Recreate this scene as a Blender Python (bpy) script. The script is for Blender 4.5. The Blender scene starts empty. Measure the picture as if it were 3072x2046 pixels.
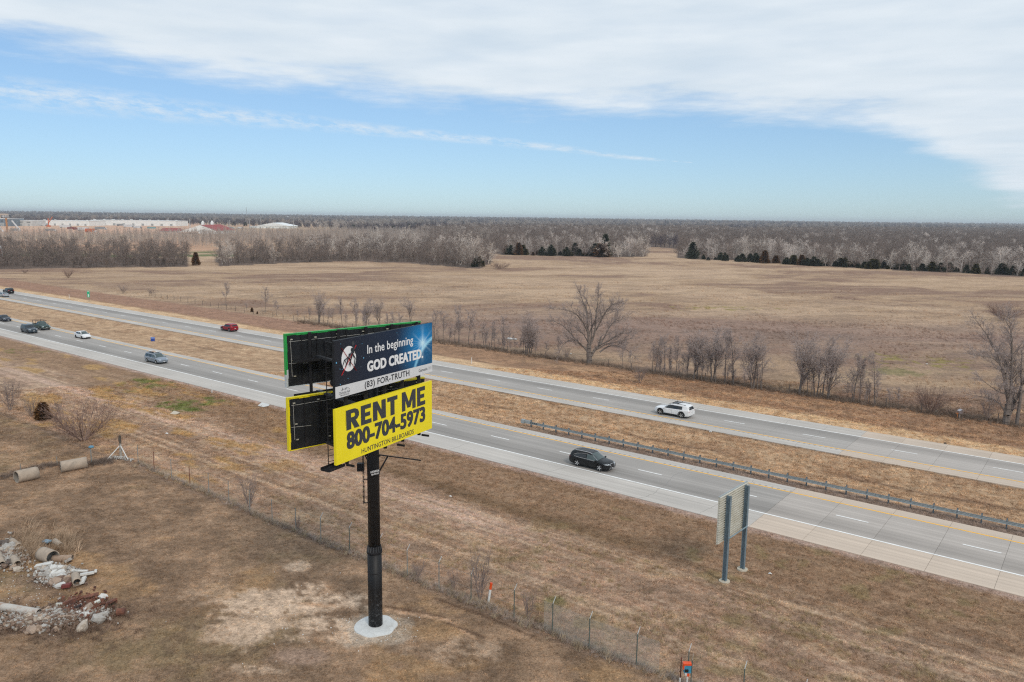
import bpy, math, random
import numpy as np
from mathutils import Vector, Matrix
C = bpy.context.scene
COL = C.collection
R = math.radians
random.seed(7)
# ------------------------------------------------------------------ camera
CAMH, FPX, HY, ROLL = 26.2, 2345.0, 652.0, 0.0127
PITCH = math.atan((1023 - HY) / FPX)
_fw = Vector((0, math.cos(PITCH), -math.sin(PITCH)))
_r0 = Vector((1, 0, 0)); _u0 = _r0.cross(_fw)
_rt = _r0 * math.cos(ROLL) + _u0 * math.sin(ROLL)
_up = -_r0 * math.sin(ROLL) + _u0 * math.cos(ROLL)
cd = bpy.data.cameras.new('camera'); cam = bpy.data.objects.new('camera', cd); COL.objects.link(cam)
M = Matrix((_rt, _up, -_fw)).transposed().to_4x4(); M.translation = (0, 0, CAMH)
cam.matrix_world = M
cd.sensor_width = 36; cd.lens = 36 * FPX / 3072; cd.clip_start = 0.5; cd.clip_end = 60000
C.camera = cam
C.view_settings.view_transform = 'Standard'; C.view_settings.look = 'None'
C.view_settings.exposure = 0.0; C.view_settings.gamma = 1.0
C.render.engine = 'CYCLES'
C.cycles.max_bounces = 5; C.cycles.transparent_max_bounces = 8; C.cycles.volume_bounces = 0
C.cycles.use_denoising = False; C.cycles.filter_width = 1.2; C.cycles.sample_clamp_indirect = 1.5; C.cycles.sample_clamp_direct = 6
# ------------------------------------------------------------------ light
SUN_EL, SUN_AZ = R(42), R(152)      # azimuth clockwise from +Y (the view direction)
sd = bpy.data.lights.new('sun', 'SUN'); sd.energy = 1.5; sd.angle = R(14); sd.color = (1.0, .90, .78)
sun = bpy.data.objects.new('sun', sd); COL.objects.link(sun)
sdir = Vector((math.sin(SUN_AZ) * math.cos(SUN_EL), math.cos(SUN_AZ) * math.cos(SUN_EL), math.sin(SUN_EL)))
sun.rotation_euler = sdir.to_track_quat('Z', 'Y').to_euler()

W = bpy.data.worlds.new('World'); C.world = W; W.use_nodes = True
nt = W.node_tree; N = nt.nodes; N.clear()
def nd(t, **k):
    n = N.new(t)
    for a, b in k.items(): setattr(n, a, b)
    return n
def mth(op, a, b=None, c=None, clamp=False):
    n = N.new('ShaderNodeMath'); n.operation = op; n.use_clamp = clamp
    for i, x in enumerate((a, b, c)):
        if x is None: continue
        if isinstance(x, (int, float)): n.inputs[i].default_value = x
        else: nt.links.new(x, n.inputs[i])
    return n.outputs[0]
def curve(x, pts):
    n = N.new('ShaderNodeFloatCurve'); nt.links.new(x, n.inputs['Value']); c = n.mapping.curves[0]
    while len(c.points) > 2: c.points.remove(c.points[1])
    c.points[0].location = pts[0]; c.points[-1].location = pts[-1]
    for p in pts[1:-1]: c.points.new(*p)
    n.mapping.update(); return n.outputs[0]
sky = nd('ShaderNodeTexSky', sky_type='NISHITA', sun_disc=False, sun_elevation=SUN_EL, sun_rotation=SUN_AZ,
         altitude=400, air_density=1.0, dust_density=.35, ozone_density=2.0)
tc = nd('ShaderNodeTexCoord'); sx = nd('ShaderNodeSeparateXYZ'); nt.links.new(tc.outputs['Generated'], sx.inputs[0])
X, Y, Z = sx.outputs
az = mth('MULTIPLY', mth('ARCTAN2', X, Y), 57.2958)
el = mth('MULTIPLY', mth('ARCSINE', Z), 57.2958)
azn = mth('DIVIDE', mth('ADD', az, 60.0), 120.0, clamp=True)
# the wide cloud deck ends along a line seen from 10 degrees up at the left to the horizon at the right
edge = mth('MULTIPLY', curve(azn, [(0, .62), ((-46 + 60) / 120, .55), ((-32 + 60) / 120, .505), ((-23 + 60) / 120, .45), ((-10 + 60) / 120, .41), ((2 + 60) / 120, .375), ((15.5 + 60) / 120, .352), ((24.5 + 60) / 120, .30), ((29 + 60) / 120, .17), ((33 + 60) / 120, .06), ((40 + 60) / 120, .0), (1, 0)]), 20.0)
zc = mth('MAXIMUM', Z, .02)
cx = nd('ShaderNodeCombineXYZ'); nt.links.new(mth('DIVIDE', X, zc), cx.inputs[0]); nt.links.new(mth('DIVIDE', Y, zc), cx.inputs[1])
ca = nd('ShaderNodeCombineXYZ'); nt.links.new(mth('MULTIPLY', az, .1), ca.inputs[0]); nt.links.new(mth('MULTIPLY', el, .55), ca.inputs[1])
def noise(vec, scale, det, rough=.55, dist=0):
    n = nd('ShaderNodeTexNoise'); nt.links.new(vec, n.inputs['Vector']); n.inputs['Scale'].default_value = scale
    n.inputs['Detail'].default_value = det; n.inputs['Roughness'].default_value = rough; n.inputs['Distortion'].default_value = dist
    return n.outputs['Fac']
n1 = noise(cx.outputs[0], .55, 7, .6); n2 = noise(cx.outputs[0], 1.2, 4, .5); n3 = noise(ca.outputs[0], 1.3, 6, .5)
n3b = noise(ca.outputs[0], 5.5, 6, .62)
d = mth('SUBTRACT', el, edge)
d = mth('ADD', d, mth('MULTIPLY', mth('SUBTRACT', n3, .5), 4.2))
d = mth('ADD', d, mth('MULTIPLY', mth('SUBTRACT', n3b, .5), 1.4))
deck = nd('ShaderNodeMapRange', interpolation_type='SMOOTHSTEP')
nt.links.new(d, deck.inputs[0]); deck.inputs[1].default_value = -.8; deck.inputs[2].default_value = 1.7
deck.inputs[3].default_value = 0; deck.inputs[4].default_value = 1
thin = nd('ShaderNodeMapRange'); nt.links.new(mth('ADD', mth('MULTIPLY', n1, .5), mth('MULTIPLY', n3, .5)), thin.inputs[0])
thin.inputs[1].default_value = .28; thin.inputs[2].default_value = .56; thin.inputs[3].default_value = .86; thin.inputs[4].default_value = 1.0
deckm = mth('MULTIPLY', deck.outputs[0], thin.outputs[0])
# the thin streak of cloud below it
wc = mth('MULTIPLY', curve(azn, [(0, .41), ((-32 + 60) / 120, .352), ((-22 + 60) / 120, .329), ((-12 + 60) / 120, .304), ((4.7 + 60) / 120, .237), ((8 + 60) / 120, .215), (1, .1)]), 20.0)
ww = curve(azn, [(0, 1.0), ((-32 + 60) / 120, .98), ((-20 + 60) / 120, .72), ((-10 + 60) / 120, .45), ((2 + 60) / 120, .30), ((9 + 60) / 120, .16), ((15 + 60) / 120, .0), (1, .0)])
cw = nd('ShaderNodeCombineXYZ'); nt.links.new(mth('MULTIPLY', az, .42), cw.inputs[0]); nt.links.new(mth('MULTIPLY', mth('ADD', el, mth('MULTIPLY', az, .06)), 1.5), cw.inputs[1])
n4 = noise(cw.outputs[0], 1.5, 8, .68); n5 = noise(cw.outputs[0], .35, 3)
wd = mth('DIVIDE', mth('ABSOLUTE', mth('SUBTRACT', el, wc)), mth('MAXIMUM', ww, .02))
wm = mth('SUBTRACT', 1.15, wd, clamp=True)
wm = mth('MULTIPLY', wm, mth('MULTIPLY', mth('SUBTRACT', mth('ADD', n4, mth('MULTIPLY', n5, .35)), .58, clamp=True), 4.6, clamp=True), clamp=True)
wm = mth('MULTIPLY', mth('MULTIPLY', wm, .72), mth('GREATER_THAN', ww, .03))
cloud = mth('MAXIMUM', deckm, wm, clamp=True)
cloud = mth('MULTIPLY', cloud, mth('GREATER_THAN', Z, 0.0))
shade = nd('ShaderNodeMix', data_type='RGBA')
nt.links.new(mth('MULTIPLY', mth('SUBTRACT', mth('ADD', mth('MULTIPLY', n2, .4), mth('MULTIPLY', n3, .6)), .32), 2.6, clamp=True), shade.inputs[0])
shade.inputs[6].default_value = (.67, .765, .85, 1); shade.inputs[7].default_value = (.80, .87, .935, 1)
# the sky texture at strength 0.12, its contrast softened and its white balance set as in the photograph
sc_ = nd('ShaderNodeVectorMath', operation='SCALE'); nt.links.new(sky.outputs[0], sc_.inputs[0]); sc_.inputs['Scale'].default_value = .12
gm_ = nd('ShaderNodeGamma'); nt.links.new(sc_.outputs[0], gm_.inputs[0]); gm_.inputs[1].default_value = .62
tn_ = nd('ShaderNodeVectorMath', operation='MULTIPLY'); nt.links.new(gm_.outputs[0], tn_.inputs[0]); tn_.inputs[1].default_value = (.565, .74, .93)
bg1 = nd('ShaderNodeBackground'); nt.links.new(tn_.outputs[0], bg1.inputs[0]); bg1.inputs[1].default_value = 1.0
bg2 = nd('ShaderNodeBackground'); nt.links.new(shade.outputs[2], bg2.inputs[0]); bg2.inputs[1].default_value = 1.0
mx = nd('ShaderNodeMixShader'); nt.links.new(cloud, mx.inputs[0]); nt.links.new(bg1.outputs[0], mx.inputs[1]); nt.links.new(bg2.outputs[0], mx.inputs[2])
wo = nd('ShaderNodeOutputWorld'); nt.links.new(mx.outputs[0], wo.inputs[0])

# ------------------------------------------------------------------ frames of reference
RA = R(-37.6)                                        # the road's heading
UX, UY = math.cos(RA), math.sin(RA)
def uv(x, y): return x * UX + y * UY, -x * UY + y * UX
def xy(u, v): return u * UX - v * UY, u * UY + v * UX
def ray(px, py): return _fw * FPX + _rt * (px - 1536) + _up * (1023 - py)
def ordn(n): return str(n) + ('th' if 10 < n % 100 < 14 else {1: 'st', 2: 'nd', 3: 'rd'}.get(n % 10, 'th'))
def flat(px, py, z=0.0):
    q = ray(px, py); t = (z - CAMH) / q.z; return q.x * t, q.y * t

# ------------------------------------------------------------------ noise in numpy
def _h(i, j, s):
    n = (i.astype(np.int64) * 374761393 + j.astype(np.int64) * 668265263 + s * 974711) & 0xffffffff
    n = ((n ^ (n >> 13)) * 1274126177) & 0xffffffff
    return ((n ^ (n >> 16)) & 0xffff) / 65535.0
def vn(x, y, s=0):
    i = np.floor(x); j = np.floor(y); fx = x - i; fy = y - j
    fx = fx * fx * (3 - 2 * fx); fy = fy * fy * (3 - 2 * fy)
    a = _h(i, j, s); b = _h(i + 1, j, s); c = _h(i, j + 1, s); e = _h(i + 1, j + 1, s)
    return a + (b - a) * fx + (c - a) * fy + (a - b - c + e) * fx * fy
def fbm(x, y, s=0, o=4, g=.55):
    t = 0; a = 1; n = 0
    for k in range(o):
        t = t + a * vn(x, y, s + k * 17); n += a; a *= g; x = x * 2.03 + 3.1; y = y * 2.03 - 1.7
    return t / n
def ss(a, b, x):
    t = np.clip((x - a) / (b - a), 0, 1); return t * t * (3 - 2 * t)

# ------------------------------------------------------------------ terrain
V_NO, V_NW, V_ND, V_NY, V_NI = 63.7, 67.6, 71.35, 74.75, 76.4
V_FI, V_FY, V_FD, V_FW, V_FO = 91.0, 93.25, 96.95, 100.4, 103.7
def gz(x, y):
    x = np.asarray(x, float); y = np.asarray(y, float)
    u, v = uv(x, y); r = np.hypot(x, y)
    z = np.full_like(x, -.05)
    z = z - .50 * np.exp(-((v - 84.2) / 4.0) ** 2) - .38 * np.exp(-((v - 55.0) / 3.6) ** 2) - .35 * np.exp(-((v - 112.5) / 3.2) ** 2)
    road = ss(62.3, 59.5, v) + ss(77.6, 79.5, v) * ss(89.8, 88, v) + ss(104.9, 107.5, v)
    z = z + (fbm(x / 7, y / 7, 5, 3) - .5) * .35 * road + (fbm(x / 30, y / 30, 9, 2) - .5) * .5 * np.clip(road, 0, 1) * ss(30, 60, np.abs(v - 84))
    under = ss(V_NO + .0, V_NO + .7, v) * ss(V_NI - .0, V_NI - .7, v) + ss(V_FI + .0, V_FI + .7, v) * ss(V_FO - .0, V_FO - .7, v)
    z = np.where((v > 62.3) & (v < 77.6) | (v > 89.8) & (v < 104.9), -.05, z) - .3 * under
    z = z + ss(2200, 7500, r) * 15 + (fbm(x / 1400, y / 1400, 3, 3) - .4) * 10 * ss(2500, 5000, r)
    mx_, my_ = flat(430, 1135); z = z + .45 * np.exp(-(((x - mx_) / 4) ** 2 + ((y - my_) / 2.2) ** 2)) * (v < 61)
    mx_, my_ = flat(360, 1385); z = z + .5 * np.exp(-(((x - mx_) / 2.6) ** 2 + ((y - my_) / 2.2) ** 2))
    return z
def gzf(x, y): return float(gz(np.array([x]), np.array([y]))[0])
def hit(px, py):                                      # the ground point seen there
    z = 0
    for k in range(5):
        x, y = flat(px, py, z); z = gzf(x, y)
    return Vector((x, y, z))
def up_at(base, px, py):                              # height above the ground of what is seen there, above base
    q = ray(px, py); t = math.hypot(base.x, base.y) / math.hypot(q.x, q.y)
    return CAMH + q.z * t - base.z
def at_depth(px, py, Yd):
    q = ray(px, py); t = Yd / q.y; return Vector((q.x * t, Yd, CAMH + q.z * t))
def pix(x, y, z):
    dx, dy, dz = x, y, z - CAMH
    f = dx * _fw.x + dy * _fw.y + dz * _fw.z
    return 1536 + FPX * (dx * _rt.x + dy * _rt.y + dz * _rt.z) / f, 1023 - FPX * (dx * _up.x + dy * _up.y + dz * _up.z) / f

# ------------------------------------------------------------------ materials
def newmat(name):
    m = bpy.data.materials.new(name); m.use_nodes = True; t = m.node_tree; b = t.nodes['Principled BSDF']; return m, t, b
def lk(t, a, b): t.links.new(a, b)
def tnoise(t, scale, det=4, rough=.6, src='Object', sc=None, fac='Fac'):
    c = t.nodes.new('ShaderNodeTexCoord'); o = c.outputs[src]
    if src == 'World': pass
    if sc:
        mp = t.nodes.new('ShaderNodeMapping'); mp.inputs['Scale'].default_value = sc; lk(t, o, mp.inputs[0]); o = mp.outputs[0]
    n = t.nodes.new('ShaderNodeTexNoise'); lk(t, o, n.inputs['Vector']); n.inputs['Scale'].default_value = scale
    n.inputs['Detail'].default_value = det; n.inputs['Roughness'].default_value = rough; return n.outputs[fac]
def maprange(t, x, a, b, c, d):
    n = t.nodes.new('ShaderNodeMapRange'); lk(t, x, n.inputs[0])
    for i, v in enumerate((a, b, c, d)): n.inputs[i + 1].default_value = v
    return n.outputs[0]
def tmul(t, col, fac):                               # colour times a factor
    n = t.nodes.new('ShaderNodeVectorMath'); n.operation = 'SCALE'
    if isinstance(col, tuple): n.inputs[0].default_value = col[:3]
    else: lk(t, col, n.inputs[0])
    lk(t, fac, n.inputs['Scale']); return n.outputs[0]
def tmix(t, fac, a, b):
    n = t.nodes.new('ShaderNodeMix'); n.data_type = 'RGBA'
    if isinstance(fac, float): n.inputs[0].default_value = fac
    else: lk(t, fac, n.inputs[0])
    for i, v in ((6, a), (7, b)):
        if isinstance(v, tuple): n.inputs[i].default_value = v + (1,) if len(v) == 3 else v
        else: lk(t, v, n.inputs[i])
    return n.outputs[2]
def bump(t, b, h, s=.3, dist=.05):
    n = t.nodes.new('ShaderNodeBump'); n.inputs['Strength'].default_value = s; n.inputs['Distance'].default_value = dist
    lk(t, h, n.inputs['Height']); lk(t, n.outputs[0], b.inputs['Normal'])
_mc = {}
def mat(name, col, rough=.7, metal=0, amt=.18, sc=3.0, dirt=None, dsc=1.5, dlo=.5, dhi=.7, coat=0, spec=None, b=0, trans=0):
    if name in _mc: return _mc[name]
    m, t, bs = newmat(name); _mc[name] = m
    f = maprange(t, tnoise(t, sc, 5), .3, .7, 1 - amt, 1 + amt)
    c = tmul(t, tuple(col), f)
    if dirt:
        k = maprange(t, tnoise(t, dsc, 6, .65), dlo, dhi, 0, 1); c = tmix(t, k, c, tuple(dirt))
    lk(t, c, bs.inputs['Base Color']); bs.inputs['Roughness'].default_value = rough; bs.inputs['Metallic'].default_value = metal
    if coat: bs.inputs['Coat Weight'].default_value = coat; bs.inputs['Coat Roughness'].default_value = .08
    if spec is not None: bs.inputs['Specular IOR Level'].default_value = spec
    if b: bump(t, bs, tnoise(t, sc * 6, 5), b, .03)
    return m

# ------------------------------------------------------------------ mesh helpers
class MB:
    def __init__(s): s.v = []; s.f = []; s.m = []
    def add(s, vs, fs, mi=0):
        o = len(s.v); s.v += [tuple(p) for p in vs]; s.f += [tuple(i + o for i in q) for q in fs]; s.m += [mi] * len(fs)
    def box(s, c, size, rot=None, mi=0):
        hx, hy, hz = size[0] / 2, size[1] / 2, size[2] / 2
        vs = [Vector((x, y, z)) for x in (-hx, hx) for y in (-hy, hy) for z in (-hz, hz)]
        if rot is not None: vs = [rot @ p for p in vs]
        s.add([p + Vector(c) for p in vs], [(0, 1, 3, 2), (4, 6, 7, 5), (0, 4, 5, 1), (2, 3, 7, 6), (0, 2, 6, 4), (1, 5, 7, 3)], mi)
    def bar(s, a, b, w, h=None, mi=0, up=(0, 0, 1)):
        a = Vector(a); b = Vector(b); h = h or w; d = (b - a).normalized(); upv = Vector(up)
        if abs(d.dot(upv)) > .98: upv = Vector((UX, UY, 0))
        sd_ = d.cross(upv).normalized() * w / 2; u_ = sd_.cross(d).normalized() * h / 2
        vs = [p + x * sd_ + y * u_ for p in (a, b) for x, y in ((-1, -1), (1, -1), (1, 1), (-1, 1))]
        s.add(vs, [(0, 1, 2, 3), (7, 6, 5, 4), (0, 4, 5, 1), (1, 5, 6, 2), (2, 6, 7, 3), (3, 7, 4, 0)], mi)
    def tube(s, a, b, r0, r1=None, n=8, caps=True, mi=0):
        a = Vector(a); b = Vector(b); r1 = r0 if r1 is None else r1; d = (b - a).normalized()
        p = d.orthogonal().normalized(); q = d.cross(p)
        vs = []
        for c, r in ((a, r0), (b, r1)):
            for k in range(n):
                t = 2 * math.pi * k / n; vs.append(c + (p * math.cos(t) + q * math.sin(t)) * r)
        fs = [(k, (k + 1) % n, n + (k + 1) % n, n + k) for k in range(n)]
        if caps: fs += [tuple(range(n))[::-1], tuple(range(n, 2 * n))]
        s.add(vs, fs, mi)
    def lathe(s, prof, n=24, mi=0, M_=None):
        vs = []; k = len(prof)
        for j in range(n):
            t = 2 * math.pi * j / n
            for r, z in prof:
                p = Vector((r * math.cos(t), r * math.sin(t), z)); vs.append(M_ @ p if M_ else p)
        fs = [(j * k + i, ((j + 1) % n) * k + i, ((j + 1) % n) * k + i + 1, j * k + i + 1) for j in range(n) for i in range(k - 1)]
        s.add(vs, fs, mi)
def link(o, parent=None):
    COL.objects.link(o)
    if parent is not None: o.parent = parent
    return o
def build(name, mb, mats, parent=None, smooth=False, off=None):
    me = bpy.data.meshes.new(name)
    vs = mb.v if off is None else [(p[0] - off[0], p[1] - off[1], p[2] - off[2]) for p in mb.v]
    me.from_pydata(vs, [], mb.f); mats = mats if isinstance(mats, (list, tuple)) else [mats]
    for m in mats: me.materials.append(m)
    if len(mats) > 1: me.polygons.foreach_set('material_index', mb.m)
    if smooth: me.polygons.foreach_set('use_smooth', [True] * len(me.polygons))
    me.update(); return link(bpy.data.objects.new(name, me), parent)
def child(name, mb, mats, parent, smooth=False):      # world-coordinate parts under a thing that is not rotated
    L_ = parent.location if parent.parent is None else parent.parent.location + parent.location
    return build(name, mb, mats, parent, smooth, off=L_)
def tag(o, label=None, cat=None, group=None, kind=None):
    if label: o['label'] = label
    if cat: o['category'] = cat
    if group: o['group'] = group
    if kind: o['kind'] = kind
    return o
def thing(name, label, cat, loc=(0, 0, 0), rz=0, group=None):
    o = bpy.data.objects.new(name, None); COL.objects.link(o); o.location = loc; o.rotation_euler = (0, 0, rz)
    o.empty_display_size = .1
    return tag(o, label, cat, group)
def dup(root, loc=None, rot=None, scale=None):
    r = root.copy(); COL.objects.link(r)
    if loc is not None: r.location = loc
    if rot is not None: r.rotation_euler = rot
    if scale is not None: r.scale = scale
    for ch in list(root.children):
        c = ch.copy(); COL.objects.link(c); c.parent = r
        for g_ in ch.children:
            e_ = g_.copy(); COL.objects.link(e_); e_.parent = c
    return r

# ------------------------------------------------------------------ ground
def blob(x, y, px, py, rx, ry, s, amt=.9):
    cx_, cy_ = flat(px, py)
    return ss(1.25, .55, np.hypot((x - cx_) / rx, (y - cy_) / ry) + (fbm(x / 1.6, y / 1.6, s, 4, .65) - .5) * 2 * amt)
def ground_col(x, y):
    u, v = uv(x, y); r = np.hypot(x, y)
    def c(*t): return np.array(t)[None, :]
    def mixc(a, b, k): return a + (b - a) * np.clip(k, 0, 1)[:, None]
    n1 = fbm(x / 9, y / 9, 1, 5, .6); n2 = fbm(x / 2.2, y / 2.2, 21, 4, .65); n3 = fbm(x / 38, y / 38, 31, 4, .6)
    nf = fbm(u / 1.1, v / .8, 77, 3, .7)
    ns = fbm(u / 14, v / 1.4, 41, 4, .6)
    base = np.zeros((len(x), 3)) + c(.225, .152, .095)
    base = mixc(base, c(.200, .150, .078), ss(.52, .68, n1) * .6)
    base = mixc(base, c(.35, .235, .145), ss(.54, .70, n2) * .55)
    base = mixc(base, c(.33, .21, .105), ss(.60, .72, fbm(x / 6, y / 4, 91, 4, .6)) * .6)
    base = mixc(base, c(.145, .098, .062), ss(.46, .34, n2) * .6)
    # bare dirt round the pole, tyre ruts, white spill
    bare = np.maximum.reduce([blob(x, y, 840, 1800, 3.4, 2.3, 61), blob(x, y, 985, 1800, 2.6, 1.3, 62), blob(x, y, 760, 1885, 3.2, 2.1, 63) * .9, blob(x, y, 1010, 1868, 2.5, 1.3, 64), blob(x, y, 895, 1700, 1.0, 1.1, 65), blob(x, y, 775, 2005, 2.0, .7, 66) * .8, blob(x, y, 1400, 1950, 3.2, 1.4, 67) * .5, blob(x, y, 660, 1790, 3.0, 2.2, 68) * .35, blob(x, y, 1080, 1905, 2.0, 1.2, 69) * .8])
    nh = fbm(x / .55, y / .55, 71, 4, .7)
    dirt = c(.49, .365, .25) * (.70 + .6 * fbm(x / .6, y / .6, 70, 4, .75))[:, None]
    base = mixc(base, dirt, bare * ss(.42, .53, n2 * .35 + nh * .65 + .045 * bare) * 1.0)
    base = mixc(base, c(.26, .18, .125), blob(x, y, 905, 1965, 1.9, 1.1, 71, .4))
    def seg(p, q, w):
        a = np.array(flat(*p)); b = np.array(flat(*q)); d_ = b - a; L2 = d_ @ d_
        t = np.clip(((x - a[0]) * d_[0] + (y - a[1]) * d_[1]) / L2, 0, 1)
        return ss(w * 1.5, w * .4, np.hypot(x - a[0] - t * d_[0], y - a[1] - t * d_[1]) + (n2 - .5) * w)
    for p, q in (((1155, 1822), (1270, 1838)), ((1270, 1838), (1340, 1852)), ((1340, 1852), (1420, 1905)), ((1000, 1812), (900, 1808))):
        base = mixc(base, c(.43, .285, .175), seg(p, q, .20) * .9)
    for p, q in (((1155, 1813), (1330, 1843)), ((1310, 1790), (1400, 1822)), ((1400, 1822), (1480, 1852)), ((1480, 1852), (1600, 1905)), ((1340, 1862), (1450, 1905))):
        base = mixc(base, c(.11, .068, .042), seg(p, q, .17) * .8)
    pd = np.hypot(x - flat(1130, 1880)[0], y - flat(1130, 1880)[1])
    base = mixc(base, c(.42, .37, .29), ss(2.5, 1.5, pd + (nf - .5) * 2.6) * .5)
    hp = np.maximum.reduce([blob(x, y, 160, 1735, 2.6, 1.8, 201, .6), blob(x, y, 150, 1862, 4.4, 1.9, 202, .6), blob(x, y, 40, 1670, 2.6, 2.0, 203, .6), blob(x, y, 270, 1840, 2.4, 1.7, 204, .6)])
    base = mixc(base, c(.16, .115, .085), hp * .75)
    # road reserve between the fence and the highway
    row = np.zeros_like(base) + c(.315, .212, .140)
    row = mixc(row, c(.235, .150, .088), ss(.48, .60, ns) * .7)
    row = mixc(row, c(.42, .315, .195), ss(.54, .68, n2) * .5)
    row = mixc(row, c(.175, .125, .085), ss(.48, .36, n2) * .45)
    row = mixc(row, c(.42, .305, .225), np.exp(-((v - 50.3 - .6 * np.sin(u / 17)) / 2.0) ** 2) * ss(-28, -45, u) * (.45 + .6 * ss(.4, .55, ns)))
    row = mixc(row, c(.21, .15, .105), np.exp(-((v - 46.9 - .4 * np.sin(u / 23)) / .45) ** 2) * .45 * ss(-30, -50, u))
    row = mixc(row, c(.235, .165, .11), ss(.50, .62, fbm(u / 45, v / .45, 211, 3, .6)) * .65 * ss(40, 43, v))
    row = mixc(row, c(.44, .33, .22), ss(.54, .66, fbm(u / 60, v / .55, 212, 3, .6)) * .6 * ss(40, 43, v))
    row = mixc(row, c(.21, .135, .078), ss(52.5, 57, v + (n1 - .5) * 6) * .75)
    row = mixc(row, c(.155, .102, .058), np.exp(-((v - 55.0 + (n1 - .5) * 3) / 1.2) ** 2) * ss(-78, -66, u) * ss(-22, -30, u) * .9)
    row = mixc(row, c(.33, .21, .085), ss(.56, .66, fbm(u / 8, v / 3, 55, 4, .6)) * ss(-55, -75, u) * .8)
    row = mixc(row, c(.10, .125, .030), blob(x, y, 440, 1150, 5.5, 3.5, 72) * ss(.42, .58, n2) * .85)
    row = mixc(row, c(.10, .13, .030), blob(x, y, 560, 1205, 5, 3.5, 73) * ss(.42, .58, n2) * .9)
    row = mixc(row, c(.13, .13, .035), blob(x, y, 60, 1050, 8, 3, 74) * ss(.5, .62, n2) * .7)
    row = mixc(row, c(.12, .14, .04), blob(x, y, 1665, 1800, .9, .8, 75) * .6)
    row = mixc(row, c(.185, .15, .065), ss(.60, .74, fbm(x / 2.5, y / 2.5, 33, 4, .65)) * ss(-45, -30, u) * .5)
    col = mixc(base, row, ss(38.2, 38.9, v + (n2 - .5) * .6))
    col = mixc(col, c(.17, .125, .095), np.exp(-((v - 38.1) / .3) ** 2) * .5)
    col = mixc(col, c(.32, .235, .18), ss(62.4, 63.3, v + (nf - .5) * .8) * (v < 70))
    # median
    med = np.zeros_like(base) + c(.40, .262, .145)
    med = mixc(med, c(.29, .175, .095), ss(.47, .60, n2) * .65)
    med = mixc(med, c(.50, .345, .195), ss(.52, .66, fbm(u / 3, v / .9, 81, 4, .65)) * .6)
    med = mixc(med, c(.18, .11, .065), np.exp(-((v - 84.6 + (n1 - .5) * 2.5) / .4) ** 2) * ss(.45, .6, ns) * .8)
    med = mixc(med, c(.225, .160, .112), ss(78.9, 78.3, v + (nf - .5) * .7) * ss(-66, -50, u))
    med = mixc(med, c(.56, .385, .235), np.exp(-((v - 79.4) / .55) ** 2) * ss(-70, -50, u) * .8)
    med = mixc(med, c(.20, .14, .09), ss(90.2, 90.8, v + (nf - .5) * .6) * .7)
    col = mixc(col, med, (v > 70).astype(float))
    # beyond the highway
    fs = np.zeros_like(base) + c(.47, .335, .195)
    fs = mixc(fs, c(.33, .215, .12), ss(.50, .64, n2) * .6)
    f2 = np.zeros_like(base) + c(.265, .165, .098)
    f2 = mixc(f2, c(.37, .24, .135), ss(.52, .64, ns) * .6)
    f2 = mixc(f2, c(.17, .112, .072), ss(.5, .38, n2) * .5)
    f2 = mixc(f2, c(.24, .145, .10), ss(108, 112, v) * ss(-110, -160, u) * .7)
    fs = mixc(fs, f2, ss(107.2, 108.6, v + (n2 - .5) * 1.6))
    col = mixc(col, fs, (v > 97).astype(float))
    # the field: bands of stubble, scrub and damp ground that run nearly parallel with the picture's width
    w = x * .985 + y * .17; q = -x * .17 + y * .985
    fa = fbm(w / 60 + fbm(x / 30, y / 30, 111, 2), q / 24 + fbm(x / 25, y / 25, 112, 2), 101, 5, .62); fb = fbm(w / 20, q / 7, 102, 5, .62); fc = fbm(w / 6, q / 4, 103, 4, .65)
    fd = np.zeros_like(base) + c(.335, .238, .152)
    fd = mixc(fd, c(.45, .335, .225), ss(.50, .68, fa) * .7)
    fd = mixc(fd, c(.21, .138, .10), ss(.50, .38, fa) * .9)
    fd = mixc(fd, c(.41, .31, .205), ss(.52, .68, fb) * .4)
    fd = mixc(fd, c(.25, .18, .13), ss(.48, .34, fb) * .4)
    fd = mixc(fd, c(.19, .14, .10), ss(.47, .34, fc) * .45 * ss(500, 160, r))
    scrub = np.exp(-((q - (205 - .35 * w)) / 30) ** 2) * ss(-10, 40, w)
    fd = mixc(fd, c(.265, .190, .150), scrub * .75)
    fd = mixc(fd, c(.16, .115, .09), scrub * ss(.52, .62, fb) * .6)
    fd = mixc(fd, c(.23, .20, .055), np.maximum(blob(x, y, 2750, 1085, 9, 8, 104, 1.2), blob(x, y, 2180, 925, 16, 5, 105, 1.4)) * ss(.47, .62, n2) * .75)
    fd = mixc(fd, c(.13, .14, .05), blob(x, y, 2700, 1115, 5, 4, 106, 1.2) * .6)
    col = mixc(col, fd, ss(119.5, 121.5, v + (n2 - .5) * 2))
    # woodland floor, the strip of winter wheat, the building site
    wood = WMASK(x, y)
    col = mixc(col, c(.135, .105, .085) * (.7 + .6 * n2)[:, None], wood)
    px_, py_ = pix(x, y, gz(x, y)); front = (y > 30)
    gw = ((px_ > -400) & (px_ < 720) & (py_ > 751) & (py_ < 771) & front).astype(float)
    col = mixc(col, c(.085, .125, .045), gw * ss(.3, .5, n3 + .1))
    open_ = ss(1160, 900, px_) * ss(761, 748, py_) * front * (r < 2600)
    oc = mixc(np.zeros_like(base) + c(.34, .245, .165), c(.46, .285, .185), ss(.45, .6, fbm(x / 90, y / 60, 121, 4)) * ss(1100, 300, px_))
    oc = mixc(oc, c(.42, .34, .22), ss(.52, .62, fbm(x / 150, y / 110, 122, 3)) * .7)
    oc = mixc(oc, c(.50, .33, .23), ss(709, 698, py_) * ss(700, 560, px_) * .7)
    col = mixc(col, oc, open_)
    g_ = ss(45, 39, v)[:, None] * (r < 300)[:, None]
    f_ = ss(119, 122, v)[:, None]
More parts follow.
